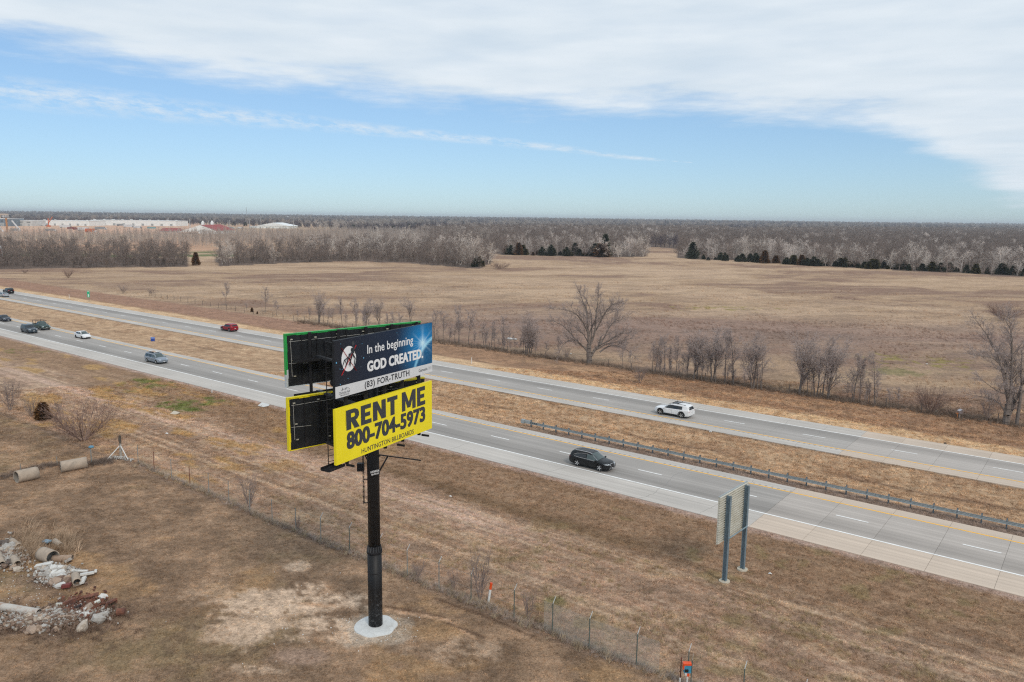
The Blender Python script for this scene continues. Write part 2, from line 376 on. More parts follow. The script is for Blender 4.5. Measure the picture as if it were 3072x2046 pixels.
    k_ = np.array([1.42, 1.38, 1.45])[None, :] * (1 - g_) + np.array([1.41, 1.38, 1.44])[None, :] * g_
    m_ = ((v > 70) & (v < 97))[:, None]; k_ = np.where(m_, np.array([1.24, 1.27, 1.44])[None, :], k_)
    return col * (k_ * (1 - f_) + np.array([1.25, 1.20, 1.22])[None, :] * f_)
def fpoly(P): return [flat(*p) for p in P]
def inpoly(x, y, P):
    c_ = np.zeros(len(x), bool); n = len(P)
    for i in range(n):
        x0, y0 = P[i]; x1, y1 = P[(i + 1) % n]
        k = (y0 > y) != (y1 > y)
        with np.errstate(divide='ignore', invalid='ignore'): c_ ^= k & (x < (x1 - x0) * (y - y0) / (y1 - y0) + x0)
    return c_
# outlines on the ground of the woods round the field (corner points read off the photograph, laid on the ground)
W_LEFT = fpoly([(-900, 800), (-900, 764), (0, 774), (560, 775), (562, 800), (0, 806), (-300, 806)])
W_LEFT2 = fpoly([(640, 776), (900, 766), (1250, 752), (1440, 768), (1478, 786), (1440, 806), (1300, 796), (1225, 788), (1050, 784), (880, 789), (660, 800)])
W_SAP = fpoly([(-400, 748), (160, 748), (560, 744), (1250, 744), (1500, 740), (1500, 712), (1100, 706), (620, 716), (330, 722), (-400, 722)])
W_MID = fpoly([(1512, 765), (1700, 768), (1835, 771), (1935, 770), (1950, 752), (1900, 742), (2040, 738), (2180, 742), (2180, 690), (1400, 690), (1250, 700), (1300, 740), (1440, 752)])
W_RIGHT = fpoly([(2035, 775), (2200, 781), (2500, 801), (3072, 829), (3700, 850), (3900, 700), (2500, 690), (2100, 700), (2030, 745)])
F_TH = np.radians(np.array([-70, -33, -20, -12, -8, -4, 0, 4, 8, 12, 20, 33, 70.]))
def far_start(th):                                    # where the unbroken far woodland begins
    k = np.degrees(th)
    return np.interp(k, [-70, -34, -24, -18, -13, -7, -3, 1, 5, 8, 13, 20, 34, 70], [2300, 2100, 2000, 1700, 1500, 1100, 760, 700, 640, 800, 700, 640, 560, 500])
def WMASK(x, y):
    r = np.hypot(x, y); th = np.arctan2(x, y)
    m = (r > far_start(th))
    for P in (W_LEFT, W_LEFT2, W_SAP, W_MID, W_RIGHT): m = m | inpoly(x, y, P)
    return m.astype(float)

th = np.concatenate([np.radians(np.linspace(-180, -46, 28, endpoint=False)), np.radians(np.linspace(-46, 46, 480, endpoint=False)), np.radians(np.linspace(46, 180, 28, endpoint=False))])
rr = [1.0, 8.0, 20.0]
while rr[-1] < 420: rr.append(rr[-1] * 1.0058)
while rr[-1] < 15500: rr.append(rr[-1] * 1.02)
rr = np.array(rr); nT, nR = len(th), len(rr)
TT, RR = np.meshgrid(th, rr); gx = (np.sin(TT) * RR).ravel(); gy = (np.cos(TT) * RR).ravel()
gzv = gz(gx, gy)
ii = np.arange(nR - 1)[:, None] * nT; jj = np.arange(nT)[None, :]; j2 = (jj + 1) % nT
quads = np.stack([ii + jj, ii + nT + jj, ii + nT + j2, ii + j2], -1).reshape(-1, 4)[:, ::-1]
def npmesh(name, co, faces, k, col=None):
    me = bpy.data.meshes.new(name); me.vertices.add(len(co)); me.vertices.foreach_set('co', co.astype(np.float32).ravel())
    me.loops.add(faces.size); me.loops.foreach_set('vertex_index', faces.astype(np.int32).ravel())
    me.polygons.add(len(faces)); me.polygons.foreach_set('loop_start', np.arange(0, faces.size, k, dtype=np.int32))
    if col is not None:
        a = me.attributes.new('tint', 'FLOAT_COLOR', 'POINT'); a.data.foreach_set('color', np.concatenate([col, np.ones((len(col), 1))], 1).astype(np.float32).ravel())
    me.update(calc_edges=True); me.validate(); return me
gm = npmesh('ground', np.stack([gx, gy, gzv], 1), quads, 4, np.clip(ground_col(gx, gy), .01, 1))
gm.polygons.foreach_set('use_smooth', [True] * len(gm.polygons))
# material: the tint times fine relief and grain
m, t, b = newmat('dry_ground'); at_ = t.nodes.new('ShaderNodeAttribute'); at_.attribute_name = 'tint'
fa_ = maprange(t, tnoise(t, 1.3, 8, .78), .30, .70, .58, 1.42)
fb_ = maprange(t, tnoise(t, 7.0, 5, .75), .30, .70, .60, 1.40)
fc_ = maprange(t, tnoise(t, .22, 5, .65, sc=(1, 2.4, 1)), .3, .7, .82, 1.18)
c_ = tmul(t, tmul(t, tmul(t, at_.outputs['Color'], fa_), fb_), fc_)
lk(t, c_, b.inputs['Base Color']); b.inputs['Roughness'].default_value = 1; b.inputs['Specular IOR Level'].default_value = .1
bump(t, b, tnoise(t, 4.0, 8, .75), .9, .25)
gm.materials.append(m); MG = m
ground = link(bpy.data.objects.new('ground', gm)); tag(ground, 'dry winter grass fields, road verges and bare dirt', kind='structure')
#PART2
# ------------------------------------------------------------------ highway
def roadmat(name, base, edge_tint, lanes, slab=False):
    m, t, b = newmat(name)
    tcn = t.nodes.new('ShaderNodeTexCoord'); sp = t.nodes.new('ShaderNodeSeparateXYZ'); lk(t, tcn.outputs['Object'], sp.inputs[0])
    # rubber and oil worn into the wheel paths, by the distance across the road
    fcv = t.nodes.new('ShaderNodeFloatCurve'); c = fcv.mapping.curves[0]
    n = t.nodes.new('ShaderNodeMapRange'); lk(t, sp.outputs['Y'], n.inputs[0]); n.inputs[1].default_value = lanes[0][0]; n.inputs[2].default_value = lanes[-1][0]
    pts = [((q - lanes[0][0]) / (lanes[-1][0] - lanes[0][0]), v) for q, v in lanes]
    while len(c.points) > 2: c.points.remove(c.points[1])
    c.points[0].location = pts[0]; c.points[-1].location = pts[-1]
    for p in pts[1:-1]: c.points.new(*p)
    fcv.mapping.update(); lk(t, n.outputs[0], fcv.inputs['Value'])
    f1 = maprange(t, tnoise(t, 1.0, 6, .65, sc=(.05, 2.2, 1)), .3, .7, .84, 1.16)
    f2 = maprange(t, tnoise(t, 9, 4, .7), .3, .7, .93, 1.07)
    f3 = maprange(t, tnoise(t, .12, 3, .5), .3, .7, .93, 1.07)
    col = tmul(t, tmul(t, tmul(t, tmul(t, base, fcv.outputs[0]), f1), f2), f3)
    k = maprange(t, tnoise(t, 1.1, 7, .7, sc=(.25, 1, 1)), .66, .74, 0, .35)
    col = tmix(t, k, col, edge_tint)
    lk(t, col, b.inputs['Base Color']); b.inputs['Roughness'].default_value = .85; b.inputs['Specular IOR Level'].default_value = .25
    bump(t, b, tnoise(t, 60, 3), .15, .01)
    return m
near_l = [(V_NW - .2, .97), (V_NW + .5, .86), (V_NW + 1.2, .74), (V_NW + 1.9, .78), (V_NW + 2.7, .84), (V_ND, 1.0), (V_ND + 1.0, .93), (V_ND + 1.8, .98), (V_ND + 2.6, .93), (V_NY + .2, 1.02)]
far_l = [(V_FY - .2, 1.02), (V_FY + 1.0, .95), (V_FD - 1.4, .99), (V_FD, 1.0), (V_FD + .9, .84), (V_FD + 1.7, .78), (V_FD + 2.4, .74), (V_FW - .3, .86), (V_FW + .2, .97)]
flat_l = [(0, 1.0), (200, 1.0)]
asp_n = roadmat('worn_grey_asphalt_near', (.375, .35, .325), (.25, .235, .22), near_l)
asp_f = roadmat('worn_grey_asphalt_far', (.38, .355, .33), (.25, .235, .22), far_l)
sho = roadmat('pale_shoulder_paving', (.50, .465, .425), (.42, .37, .32), flat_l)
con_n = roadmat('concrete_lane_near', (.47, .425, .385), (.36, .33, .30), near_l)
con_f = roadmat('concrete_lane_far', (.46, .42, .385), (.36, .33, .30), far_l)
con_s = roadmat('tan_concrete_shoulder', (.55, .455, .37), (.48, .42, .36), flat_l)
joint_m = mat('dark_joint', (.24, .215, .19), .9)
white_p = mat('white_road_paint', (.86, .86, .84), .6, amt=.1, sc=2, dirt=(.5, .49, .47), dlo=.52, dhi=.8)
yell_p = mat('yellow_road_paint', (.90, .48, .05), .6, amt=.1, sc=2, dirt=(.5, .35, .15), dlo=.5, dhi=.8)
def slab_mb(u0, u1, v0, v1, z0, z1):
    q = MB(); q.box(((u0 + u1) / 2, (v0 + v1) / 2, (z0 + z1) / 2), (u1 - u0, v1 - v0, z1 - z0)); return q
U_C = -22.9
def carriageway(name, label, vs, mats_, dash0, dper):
    v0, v1, v2, vd, v3 = vs       # outer edge.. inner edge in rising v: edge, line, dash, line, edge
    asp, con = mats_
    rd = build(name, slab_mb(-900, 260, v0 + .05, v3 - .05, -.3, -.03), joint_m); rd.rotation_euler = (0, 0, RA); tag(rd, label, kind='structure')
    def p(nm, q, m_):
        o = build(nm, q, m_, rd); return o
    lo, la, hi = vd
    p('shoulder', slab_mb(-900, U_C - .02, v0, v1, -.25, 0), sho)
    p('shoulder', slab_mb(-900, U_C - .02, v2, v3, -.25, 0), sho)
    p('travel_lane', slab_mb(-900, U_C - .02, v1, v2, -.25, .002), asp)
    sh = {}
    for nm, a, b_, m_ in (('shoulder_slab', v0, v1 - .012, con_s), ('lane_slab', v1 + .012, v2 - .012, con), ('shoulder_slab', v2 + .012, v3, con_s)):
        me = None
        for k in range(22):
            uu = U_C + k * 4.57
            if me is None: o = p(nm, slab_mb(0.01, 4.557, a, b_, -.25, 0), m_); me = o
            else: o = me.copy(); COL.objects.link(o)
            o.location = (uu, 0, random.uniform(-.002, .002))
        q = slab_mb(U_C + 22 * 4.57, 260, a, b_, -.25, 0); p(nm.replace('slab', 'paving'), q, m_)
    return rd, p
nr, pn = carriageway('highway', 'near carriageway of the divided highway, asphalt then concrete', (V_NO, V_NW, V_NY, (0, 0, 0), V_NI), (asp_n, con_n), 0, 0)
fr, pf = carriageway('highway', 'far carriageway of the divided highway, asphalt then concrete', (V_FI, V_FY, V_FW, (0, 0, 0), V_FO), (asp_f, con_f), 0, 0)
def strip(u0, u1, v, w, z=.008):
    q = MB(); a = w / 2; q.add([(u0, v - a, z), (u1, v - a, z), (u1, v + a, z), (u0, v + a, z)], [(0, 1, 2, 3)]); return q
pn('edge_line', strip(-900, 260, V_NW, .20), white_p); pn('edge_line', strip(-900, 260, V_NY, .21), yell_p)
pf('edge_line', strip(-900, 260, V_FW, .20), white_p); pf('edge_line', strip(-900, 260, V_FY, .22), yell_p)
for pp_, v_, u0_, T_ in ((pn, V_ND, -7.7, 10.05), (pf, V_FD, -8.4, 10.2)):
    base_ = None
    for k in range(-8, 40):
        if base_ is None: o = pp_('lane_dash', strip(0, 2.75, v_, .17), white_p); base_ = o
        else: o = base_.copy(); COL.objects.link(o)
        o.location = (u0_ - k * T_, 0, 0)
for pp_, v_ in ((pn, V_NY + .33), (pf, V_FY - .33)):          # milled rumble strips beside the yellow lines
    q = MB()
    for g_ in np.arange(-100, U_C, .62):
        if random.random() < .85: q.add([(g_, v_ - .17, .006), (g_ + .2, v_ - .17, .006), (g_ + .2, v_ + .17, .006), (g_, v_ + .17, .006)], [(0, 1, 2, 3)])
    o = pp_('rumble_strip', q, mat('rumble_dark', (.37, .34, .32), .9)); o['kind'] = 'stuff'
q = MB()                                                      # sealed cracks and patches in the asphalt
for rdv, (a, b_) in ((0, (V_NO, V_NI)), (1, (V_FI, V_FO))):
    for uu in (-27.8, -33.5, -45, -58, -75):
        v = a
        w_ = uu + random.uniform(-.4, .4)
        while v < b_ - .4:
            w2 = w_ + random.uniform(-.15, .2); q.add([(w_, v, .005), (w_ + .025, v, .005), (w2 + .025, v + .4, .005), (w2, v + .4, .005)], [(0, 1, 2, 3)]); w_ = w2; v += .4
pn('sealed_crack', q, mat('crack_tar', (.24, .23, .22), .9))['kind'] = 'stuff'

# ------------------------------------------------------------------ bare trees
rng = np.random.default_rng(5)
def rv(): return Vector(rng.normal(size=3))
def rib(mb, a, b, w, taper=.25):                       # a twig: a thin three-cornered blade
    d_ = b - a; s_ = d_.cross(rv())
    if s_.length < 1e-6: return
    s_ = s_.normalized() * w / 2; n = len(mb.v)
    mb.v += [tuple(a - s_), tuple(a + s_), tuple(b)]; mb.f.append((n, n + 1, n + 2)); mb.m.append(0)
def lim(mb, a, b, r0, r1, n=5):
    d_ = (b - a)
    if d_.length < 1e-6: return
    d_.normalize(); p = d_.orthogonal().normalized(); q_ = d_.cross(p); o = len(mb.v)
    for c, r in ((a, r0), (b, r1)):
        for k in range(n):
            t_ = 6.28318 * k / n; w = c + (p * math.cos(t_) + q_ * math.sin(t_)) * r; mb.v.append((w.x, w.y, w.z))
    for k in range(n): mb.f.append((o + k, o + (k + 1) % n, o + n + (k + 1) % n, o + n + k)); mb.m.append(0)
def grow(T, K, p, d, L, r, lv, P):
    n = P['seg'][lv]; last = len(P['seg']) - 1
    for i in range(n):
        d = (d + rv() * P['wob'][lv] + Vector((0, 0, P['up'][lv]))).normalized()
        q_ = p + d * (L / n); r2 = r * (1 - (1 - P['tip']) / n) if lv < last else r * .8
        if lv < P['wood']: lim(T, p, q_, r, r2, 6 if lv == 0 else 4)
        elif lv < last: lim(K, p, q_, r, r2, 3)
        else: rib(K, p, q_, max(r * 2, P['tw']))
        t_ = (i + 1) / n
        if lv < last and t_ > P['start'][lv]:
            k = P['kids'][lv]; k = int(k) + (rng.random() < k - int(k))
            for _ in range(k):
                a_ = R(P['ang'][lv] * rng.uniform(.65, 1.3)); ax = d.cross(rv()).normalized()
                d2 = Matrix.Rotation(a_, 3, ax) @ d
                if P.get('flat') and lv == 0: d2.z = max(d2.z, .05); d2.normalize()
                grow(T, K, q_.copy(), d2, L * P['len'][lv] * rng.uniform(.7, 1.2) * (1 - P['dim'] * t_), max(r2 * P['rr'][lv], P['rmin']), lv + 1, P)
        p, r = q_, r2
def tree_meshes(P, H, r, stems=1, lean=.1):
    T, K = MB(), MB()
    for s_ in range(stems):
        a_ = 6.28 * s_ / stems + rng.uniform(0, 1); d = Vector((math.cos(a_) * lean, math.sin(a_) * lean, 1)).normalized()
        grow(T, K, Vector((math.cos(a_) * r * (stems > 1), math.sin(a_) * r * (stems > 1), -.15)), d, H, r, 0, P)
    return T, K
def bark(name, col, amt=.25):
    return mat(name, col, .95, amt=amt, sc=4, spec=.1)
bk_dark = bark('dark_brown_bark', (.15, .12, .10)); bk_row = bark('grey_brown_bark', (.19, .16, .142))
tw_row = bark('grey_violet_twigs', (.37, .31, .29)); tw_pale = bark('pale_grey_twigs', (.62, .55, .49)); tw_brown = bark('brown_grey_twigs', (.25, .20, .175))
bk_pale = bark('pale_grey_bark', (.55, .49, .43)); tw_shrub = bark('tan_twigs', (.26, .18, .15))
P_ROW = dict(seg=(7, 4, 3, 2), wob=(.035, .14, .22, .35), up=(.05, .16, .10, .03), start=(.30, .1, .1), kids=(3.0, 2.8, 5.0), ang=(38, 36, 42), len=(.33, .48, .66), rr=(.40, .5, .6), dim=.35, tip=.25, wood=1, rmin=.006, tw=.026)
P_TALL = dict(P_ROW, start=(.40, .1, .1), kids=(3.4, 2.8, 5.0), ang=(27, 32, 40), len=(.32, .46, .64))
P_VASE = dict(P_ROW, seg=(3, 5, 4, 2), start=(.3, .15, .1), kids=(2.0, 2.6, 5.0), ang=(20, 34, 42), len=(1.1, .36, .62), dim=.15, rr=(.62, .42, .6), wood=2)
P_HERO = dict(seg=(3, 7, 5, 4, 2), wob=(.04, .13, .16, .22, .3), up=(.0, .05, .07, .07, .03), start=(.5, .1, .1, .1), kids=(3.4, 1.4, 1.6, 4.2), ang=(50, 40, 38, 42), len=(1.75, .52, .50, .50), rr=(.62, .60, .45, .6), dim=.2, tip=.4, wood=3, rmin=.008, tw=.026)
P_WOOD = dict(seg=(5, 4, 2, 2), wob=(.08, .16, .24, .35), up=(.03, .07, .08, .03), start=(.18, .1, .1), kids=(3.0, 2.6, 4.8), ang=(55, 44, 48), len=(.55, .46, .62), rr=(.42, .45, .6), dim=.35, tip=.2, wood=1, rmin=.016, tw=.085)
P_SAP = dict(seg=(5, 3, 2), wob=(.05, .15, .3), up=(.02, .3, .2), start=(.1, .1), kids=(3.4, 4.0), ang=(26, 30), len=(.30, .55), rr=(.4, .6), dim=.5, tip=.2, wood=1, rmin=.02, tw=.08)
P_SHRUB = dict(seg=(4, 3, 2), wob=(.08, .12, .2), up=(.05, .1, .06), start=(.15, .1), kids=(2.6, 3.6), ang=(24, 30), len=(.52, .6), rr=(.6, .6), dim=.3, tip=.35, wood=0, rmin=.007, tw=.022)
def mkmesh(mb, name, m_):
    me = bpy.data.meshes.new(name); me.from_pydata(mb.v, [], mb.f); me.materials.append(m_); me.update(); return me
class Kind:                                           # a tree kind: meshes shared by its copies
    def __init__(s, name, T, K, mt, mk, names=('trunk', 'crown')):
        s.name = name; s.n = names; s.t = mkmesh(T, names[0], mt) if T.f else None; s.k = mkmesh(K, names[1], mk)
    def put(s, loc, rz, sc, label, cat, group=None):
        r = thing(s.name, label, cat, loc, rz, group); r.scale = sc if isinstance(sc, tuple) else (sc, sc, sc)
        if s.t: link(bpy.data.objects.new(s.n[0], s.t), r)
        link(bpy.data.objects.new(s.n[1], s.k), r); return r
def top_h(mb): return max(v[2] for v in mb.v)
def kinds(n, name, P, H, r, mt, mk, stems=1, lean=.1, names=('trunk', 'crown')):
    out = []
    for i in range(n):
        T, K = tree_meshes(P, H, r, stems, lean); k = Kind(name, T, K, mt, mk, names); k.h = top_h(K); out.append(k)
    return out
row_k = kinds(5, 'bare_tree', P_ROW, 6.5, .070, bk_row, tw_row, 1, .03) + kinds(3, 'bare_tree', P_TALL, 8, .080, bk_row, tw_row, 1, .03) + kinds(3, 'bare_tree', P_VASE, 4.0, .11, bk_row, tw_row, 2, .08)
# the row of bare trees along the far right-of-way fence: base pixel, top pixel row, kind
ROW = [(678, 918, 842, 0), (741, 935, 905, 1), (795, 940, 858, 2), (830, 948, 895, 3), (894, 958, 930, 4), (957, 970, 868, 8), (1027, 981, 885, 5), (1068, 979, 890, 1), (1098, 986, 888, 9), (1138, 975, 882, 10), (1232, 965, 886, 9), (1303, 1018, 925, 3), (1329, 1026, 925, 0), (1375, 1034, 912, 6), (1404, 1036, 925, 2), (1452, 1045, 965, 4), (1474, 1048, 958, 7), (1505, 1054, 940, 5), (1579, 1063, 930, 8), (1590, 1062, 950, 10), (1641, 1070, 1020, 3), (1957, 1119, 1020, 1), (1966, 1120, 1005, 6), (1994, 1123, 998, 2), (2010, 1125, 1040, 4), (2027, 1128, 1000, 7), (2060, 1132, 1010, 0), (2080, 1138, 985, 8), (2090, 1138, 1000, 3), (2137, 1146, 975, 9), (2147, 1148, 1010, 1), (2175, 1151, 990, 5), (2201, 1155, 978, 6), (2258, 1166, 985, 10), (2273, 1168, 990, 5), (2284, 1169, 1030, 2), (2397, 1184, 985, 8), (2421, 1187, 1080, 4), (2447, 1190, 1005, 9), (2467, 1193, 1000, 7), (2483, 1195, 990, 10), (2560, 1208, 1045, 0), (2579, 1209, 1060, 5), (2624, 1216, 1050, 6), (2668, 1222, 1160, 3), (2694, 1222, 1160, 4)]
lean_w = ['leaning', 'slender', 'upright', 'thin', 'spindly', 'tall', 'narrow', 'slight']
for i, (px, py, ty, k) in enumerate(ROW):
    b0 = hit(px, py); K_ = row_k[k]; H_ = up_at(b0, px, ty); s_ = H_ / K_.h
    near = 'left of the billboard' if px < 860 else 'behind the billboard' if px < 1300 else 'left of the big spreading tree' if px < 1700 else 'right of the big spreading tree'
    rank = sum(1 for q_ in ROW if (q_[0] < px and (q_[0] < 860) == (px < 860) and (860 <= q_[0] < 1300) == (860 <= px < 1300) and (q_[0] < 1700) == (px < 1700))) + 1
    o_ = ['first', 'second', 'third', 'fourth', 'fifth', 'sixth', 'seventh', 'eighth', 'ninth', 'tenth', 'eleventh', 'twelfth', 'thirteenth', 'fourteenth', 'fifteenth', 'sixteenth', 'seventeenth', 'eighteenth', 'nineteenth', 'twentieth', 'twenty-first', 'twenty-second', 'twenty-third', 'twenty-fourth', 'twenty-fifth', 'twenty-sixth'][rank - 1]
    K_.put(b0, rng.uniform(0, 6.28), (s_ * rng.uniform(1.2, 1.5), s_ * rng.uniform(1.2, 1.5), s_), f'bare tree {near} in the fence row, {o_} from the left', 'tree', 'bare trees along the far fence')
for i in range(72):                                    # slight saplings and brush between them
    px = [rng.uniform(1955, 2215), rng.uniform(1860, 2300), rng.uniform(1290, 1700), rng.uniform(900, 1250), rng.uniform(2200, 2640), rng.uniform(1290, 1600)][i % 6]; py = float(np.interp(px, [678, 957, 1375, 1768, 2080, 2397, 2623, 3025], [918, 970, 1034, 1090, 1137, 1184, 1215, 1272])) + rng.uniform(-2, 3)
    b0 = hit(px, py); K_ = row_k[int(rng.integers(0, 8))]; s_ = up_at(b0, px, py - rng.uniform(35, 85)) / K_.h
    K_.put(b0, rng.uniform(0, 6.28), (s_ * 1.2, s_ * 1.2, s_), 'slight bare sapling between the taller bare trees of the far fence row', 'sapling', 'small saplings of the far fence row')
# the big spreading tree
rng = np.random.default_rng(31)
def traced(name, label, base, limbs, scale, x0, y0, r0, seed, dep=3.0):
    """A big tree: each main limb follows the path it has in the photograph, with a depth of its own; the finer wood grows from it."""
    b0 = hit(*base); T, K = MB(), MB()
    def P3(cx, cy, dy): q = at_depth(x0 + cx / scale, y0 + cy / scale, b0.y); return Vector((q.x - b0.x, dy, q.z - b0.z))
    for li, (pts, ra, rb, dy) in enumerate(limbs):
        n = len(pts); W3 = [P3(p[0], p[1], dy * (i / (n - 1)) ** 1.2 if i else 0) for i, p in enumerate(pts)]
        if li == 0: W3[0].z = -.3
        fine = []; lt = .8 if li else 1
        for i in range(n - 1):                         # rounded through the traced points
            a_, b_ = W3[i], W3[i + 1]; pa = W3[i - 1] if i else a_ - (b_ - a_); pb = W3[i + 2] if i + 2 < n else b_ + (b_ - a_)
            for k in range(5):
                t_ = k / 5; fine.append(.5 * ((2 * a_) + (b_ - pa) * t_ + (2 * pa - 5 * a_ + 4 * b_ - pb) * t_ * t_ + (3 * a_ - pa - 3 * b_ + pb) * t_ ** 3) + rv() * .02)
        fine.append(W3[-1]); m_ = len(fine) - 1; L = sum((fine[i + 1] - fine[i]).length for i in range(m_))
        for i in range(m_):
            t_ = i / m_; r_ = (ra + (rb - ra) * t_ ** .7) * lt; lim(T, fine[i], fine[i + 1], r_, (ra + (rb - ra) * ((i + 1) / m_) ** .7) * lt, 8)
            if li and t_ > .18 and rng.random() < .95:
                d = (fine[i + 1] - fine[i]).normalized()
                for _ in range(1 + (rng.random() < .45)):
                    d2 = (Matrix.Rotation(R(rng.uniform(25, 60)), 3, d.cross(rv()).normalized()) @ d + Vector((0, 0, .25))).normalized()
                    grow(T, K, fine[i + 1].copy(), d2, min(L * .36, 2.6) * rng.uniform(.5, 1.1) * (1.1 - .5 * t_), r_ * .38, 2, P_HERO)
        if li: grow(T, K, fine[-1].copy(), (fine[-1] - fine[-3]).normalized(), 1.6, rb, 2, P_HERO)
    k = Kind(name, T, K, bk_row, tw_row); return k.put(b0, 0, 1, label, 'tree')
traced('spreading_tree', 'large bare tree with a thick trunk and wide spreading limbs', (1768, 1090), [
    ([(1578, 1520), (1572, 1420), (1570, 1320)], .58, .40, 0), ([(1590, 1440), (1625, 1390), (1680, 1330)], .34, .24, .5),
    ([(1560, 1400), (1510, 1340), (1450, 1290), (1380, 1275), (1300, 1320), (1270, 1385)], .24, .04, -1.5), ([(1565, 1380), (1480, 1320), (1400, 1230), (1320, 1150), (1225, 1100)], .26, .04, 1.5),
    ([(1570, 1320), (1555, 1200), (1500, 1085), (1420, 1000), (1320, 965), (1210, 950)], .28, .03, -2.0), ([(1570, 1320), (1560, 1150), (1548, 980), (1510, 880), (1480, 790)], .30, .04, 1.8),
    ([(1590, 1320), (1630, 1180), (1640, 1000), (1655, 900), (1660, 790)], .30, .04, -1.0), ([(1590, 1300), (1605, 1120), (1590, 980), (1540, 850)], .2, .03, 3.2), ([(1640, 1180), (1685, 1090), (1745, 970), (1800, 910), (1870, 890)], .22, .03, -2.4),
    ([(1680, 1330), (1730, 1250), (1790, 1150), (1860, 1100), (1960, 1080)], .22, .03, 2.4), ([(1680, 1330), (1780, 1270), (1870, 1200), (1950, 1180)], .18, .03, -3.4), ([(1650, 1370), (1740, 1320), (1850, 1290), (1985, 1255)], .22, .03, -1.2),
    ([(1680, 1400), (1760, 1350), (1850, 1340), (1930, 1370), (2030, 1445)], .22, .03, 1.2), ([(1560, 1300), (1520, 1230), (1460, 1190), (1380, 1080)], .14, .03, 3.4), ([(1570, 1250), (1600, 1160), (1700, 1060), (1850, 1000), (1930, 960)], .16, .03, 3.8)], 3.364, 1300, 640, .5, 1)
traced('spreading_tree', 'large bare tree with a forked trunk at the right edge beside the far fence', (3020, 1272), [
    ([(1805, 1300), (1815, 1200), (1825, 1090)], .50, .36, 0), ([(1820, 1250), (1870, 1150), (1910, 1050)], .30, .24, .4),
    ([(1825, 1090), (1800, 850), (1720, 680), (1600, 590), (1440, 560)], .22, .03, -1.6), ([(1825, 1090), (1790, 800), (1740, 560), (1660, 380), (1570, 235)], .24, .03, 1.6), ([(1835, 1090), (1850, 820), (1845, 520), (1825, 340), (1740, 185)], .25, .03, -1.0),
    ([(1850, 1090), (1880, 850), (1900, 520), (1915, 205)], .24, .03, 1.4), ([(1815, 1150), (1790, 990), (1640, 925), (1440, 790)], .2, .03, -2.2), ([(1800, 1180), (1760, 1100), (1660, 1040), (1535, 1020)], .2, .03, 1.0), ([(1910, 1050), (1960, 850), (2010, 650), (2080, 480)], .22, .03, -1.8), ([(1900, 1070), (1990, 960), (2100, 860)], .18, .03, 2.2)], 3.484, 2500, 900, .4, 2)
traced('bare_tree', 'thinner bare tree just right of the forked tree at the right edge', (3052, 1276), [
    ([(1915, 1310), (1935, 1150), (1965, 950)], .26, .18, 0), ([(1965, 950), (1990, 760), (2030, 560)], .17, .03, 1.2), ([(1955, 1000), (2040, 860), (2120, 760)], .14, .03, -1.2), ([(1940, 1100), (1900, 980), (1890, 800), (1870, 620)], .12, .03, 1.6)], 3.484, 2500, 900, .3, 3)
rng = np.random.default_rng(11)
sh_k = kinds(3, 'bare_shrub', P_SHRUB, 3.0, .035, bk_row, tw_shrub, 16, .75, ('stem', 'twigs')) + kinds(2, 'bare_shrub', P_SHRUB, 3.0, .03, bk_row, bark('grey_twigs', (.25, .20, .185)), 7, .35, ('stem', 'twigs'))
SH = [(2790, 1238, 1145, 0, 'round multi-stemmed shrub beside the wooden nest box by the far fence', 1.0), (250, 1322, 1180, 1, 'large tan multi-stemmed shrub behind the blue-capped post', 1.25), (30, 1232, 1130, 3, 'grey bare sapling clump at the left edge', 1), (95, 1250, 1180, 4, 'small grey bare shrub left of the reddish cedar bush', 1),
      (178, 1245, 1195, 3, 'small bare sapling just right of the reddish cedar bush', 1), (748, 1525, 1405, 4, 'bare sapling growing through the fence left of the billboard pole', .8), (893, 1590, 1540, 3, 'low twiggy shrub on the fence left of the billboard pole', .8), (1255, 1735, 1680, 4, 'dark arching bramble on the fence right of the pole', 1.2), (1440, 1800, 1640, 3, 'thin bare sapling on the fence left of the orange marker', .8),
      (1360, 1770, 1700, 4, 'small bare sapling on the fence, right of the pole', .8), (1585, 1860, 1760, 3, 'thin bare sapling behind the fence right of the orange marker', .8), (1920, 1150, 1090, 4, 'low bare bush left of the long row of trees', 1.2), (205, 833, 805, 0, 'pale shrub on the fence line far left', 1.1), (75, 820, 806, 1, 'small dark shrub at the field edge far left', 1.2),
      (370, 880, 850, 4, 'bare shrub on the fence line right of the green sign', 1.5), (455, 886, 862, 3, 'low bare shrub in the field, left of a thin tree', 1.8), (1500, 806, 785, 1, 'low grey bush at the tip of the field woods', 3.0), (1700, 1078, 1040, 3, 'scrubby bush just left of the big spreading tree', 1.0),
      (2960, 1262, 1195, 4, 'small bare sapling at the foot of the forked tree', 1.0), (3010, 960, 905, 0, 'bare shrub thicket at the right edge of the field', 2.0), (2880, 1222, 1216, 2, 'tuft of dead weeds', .5)][:-1]
for i, (px, py, ty, k, lab, wd_) in enumerate(SH):
    b0 = hit(px, py); K_ = sh_k[k]; s_ = up_at(b0, px, ty) / K_.h; K_.put(b0, i * 1.3, (s_ * wd_, s_ * wd_, s_), lab, 'shrub')
